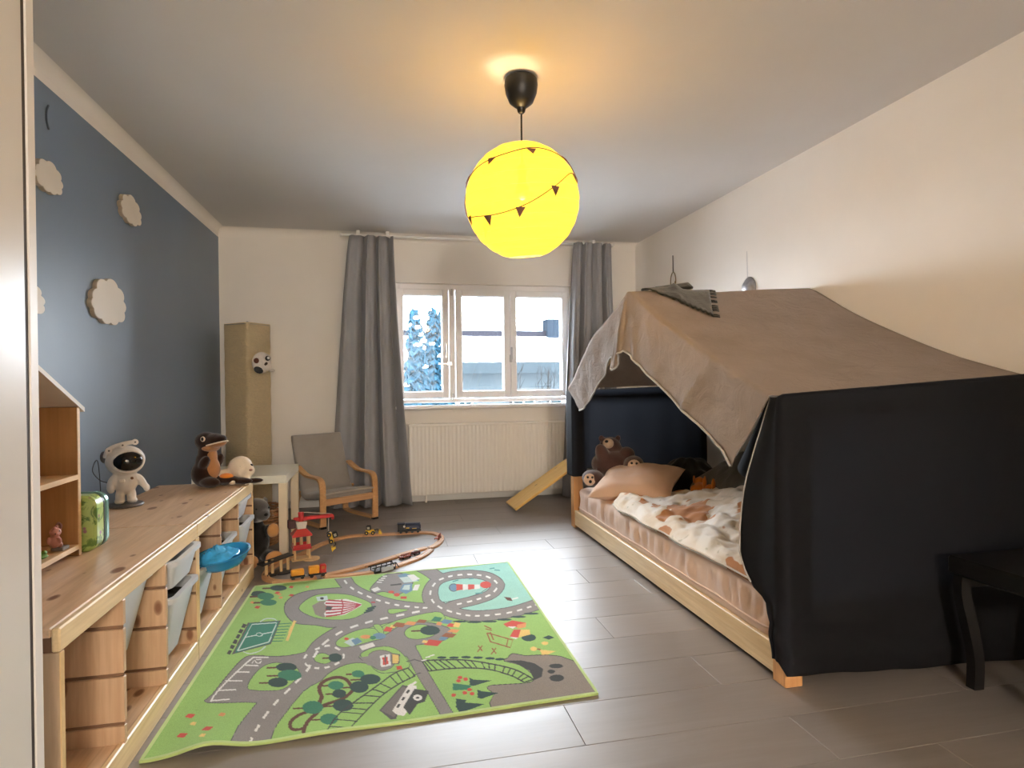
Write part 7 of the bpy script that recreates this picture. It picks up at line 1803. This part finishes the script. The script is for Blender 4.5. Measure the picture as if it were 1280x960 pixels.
so = MB().grid(P, cv=True).build('shade', shade_mat(), pe, smooth=0)
m = MB()
for k in range(0, 12):
    th = .26 + (PI - .56) * k / 11; r = GR * 1.002
    m.tube([Vector((0, 0, dz)) + tilt @ Vector((r * math.sin(th) * math.cos(a), r * math.sin(th) * math.sin(a), r * math.cos(th))) for a in [2 * PI * i / 60 for i in range(60)]], .0011, 5, closed=True)
rib = NT('glowing_paper_rib'); rib.set(**{'Base Color': (.6, .42, .12), 'Roughness': .7, 'Emission Color': (.75, .44, .035), 'Emission Strength': .9})
m.build('rib', rib.m, so)
bulb = MB().ell((0, 0, dz + .045), (.03, .03, .04), None, 16, 10)
bm_ = NT('glowing_bulb'); bm_.set(**{'Base Color': (.02, .015, .001), 'Emission Color': (1, .66, .05), 'Emission Strength': 1.0}); bulb.build('bulb', bm_.m, pe, smooth=0)
ld = bpy.data.lights.new('bulb_light', 'POINT'); ld.energy = LAMP_BULB_W; ld.color = (1.0, .74, .44); ld.shadow_soft_size = .05
lo = bpy.data.objects.new('bulb_light', ld); lo.location = (GC.x, GC.y, GC.z - .03); COL.objects.link(lo)

# bunting wound round the globe
bu = thing('bunting_garland', 'brown string of small pennants wound twice round the yellow globe', 'garland', tuple(GC))
bt = plain('brown_string', (.11, .05, .02), .8); bf = plain('brown_pennant_paper', (.15, .065, .04), .8, .3, 30)
up_ = [(-.96, -.043, .277), (-.871, -.29, .396), (-.629, -.603, .491), (-.348, -.753, .559), (.046, -.756, .653), (.467, -.643, .606), (.696, -.506, .51), (.804, -.482, .348)]
lo_ = [(-.96, .119, -.252), (-.848, -.358, -.392), (-.539, -.725, -.429), (-.117, -.946, -.304), (.316, -.949, -.014), (.652, -.699, .294), (.824, -.475, .31)]
for L, back in ((up_, [(.95, -.2, .3), (.95, .3, .2), (.6, .8, .15), (0, .98, .2), (-.6, .78, .22), (-.93, .35, .25)]), (lo_, [(.93, -.2, .33), (.9, .35, .33), (.55, .78, .33), (0, .93, .35), (-.6, .75, .3), (-.93, .35, .28)])):
    pts = cr([Vector(p).normalized() * (GR + .006) for p in L + back], closed=True, sub=6)
    pts = [p.normalized() * (GR + .006) for p in pts]
    MB().tube(pts, .0021, 5, closed=True).build('string', bt, bu, smooth=0)
for d in ((-.926, -.08, .37), (-.627, -.596, .501), (-.029, -.788, .614), (.587, -.538, .605), (-.939, -.11, -.326), (-.707, -.565, -.426), (-.241, -.901, -.359), (.316, -.949, -.014), (.739, -.599, .309)):
    n = Vector(d).normalized(); tan = Vector((0, 0, 1)).cross(n).normalized(); dn = n.cross(tan); dn = -dn if dn.z > 0 else dn
    p = n * (GR + .007); w = .021; h = .042
    a, b, c = p - tan * w, p + tan * w, p + dn * h + tan * random.uniform(-.006, .006) + n * .002
    MB().prism([a, b, c], lambda *q: Vector(q), lambda *q: Vector(q) + n * .0012).build('pennant', bf, bu)
tl = MB(); d = Vector((-.80, -.36, -.66)).normalized(); p = d * GR
tl.add([p + Vector((-.012, 0, .03)), p + Vector((.014, -.006, .02)), p + Vector((-.002, -.008, -.045))], [(0, 1, 2)])
tl.build('paper_tab', shade_mat(), bu)
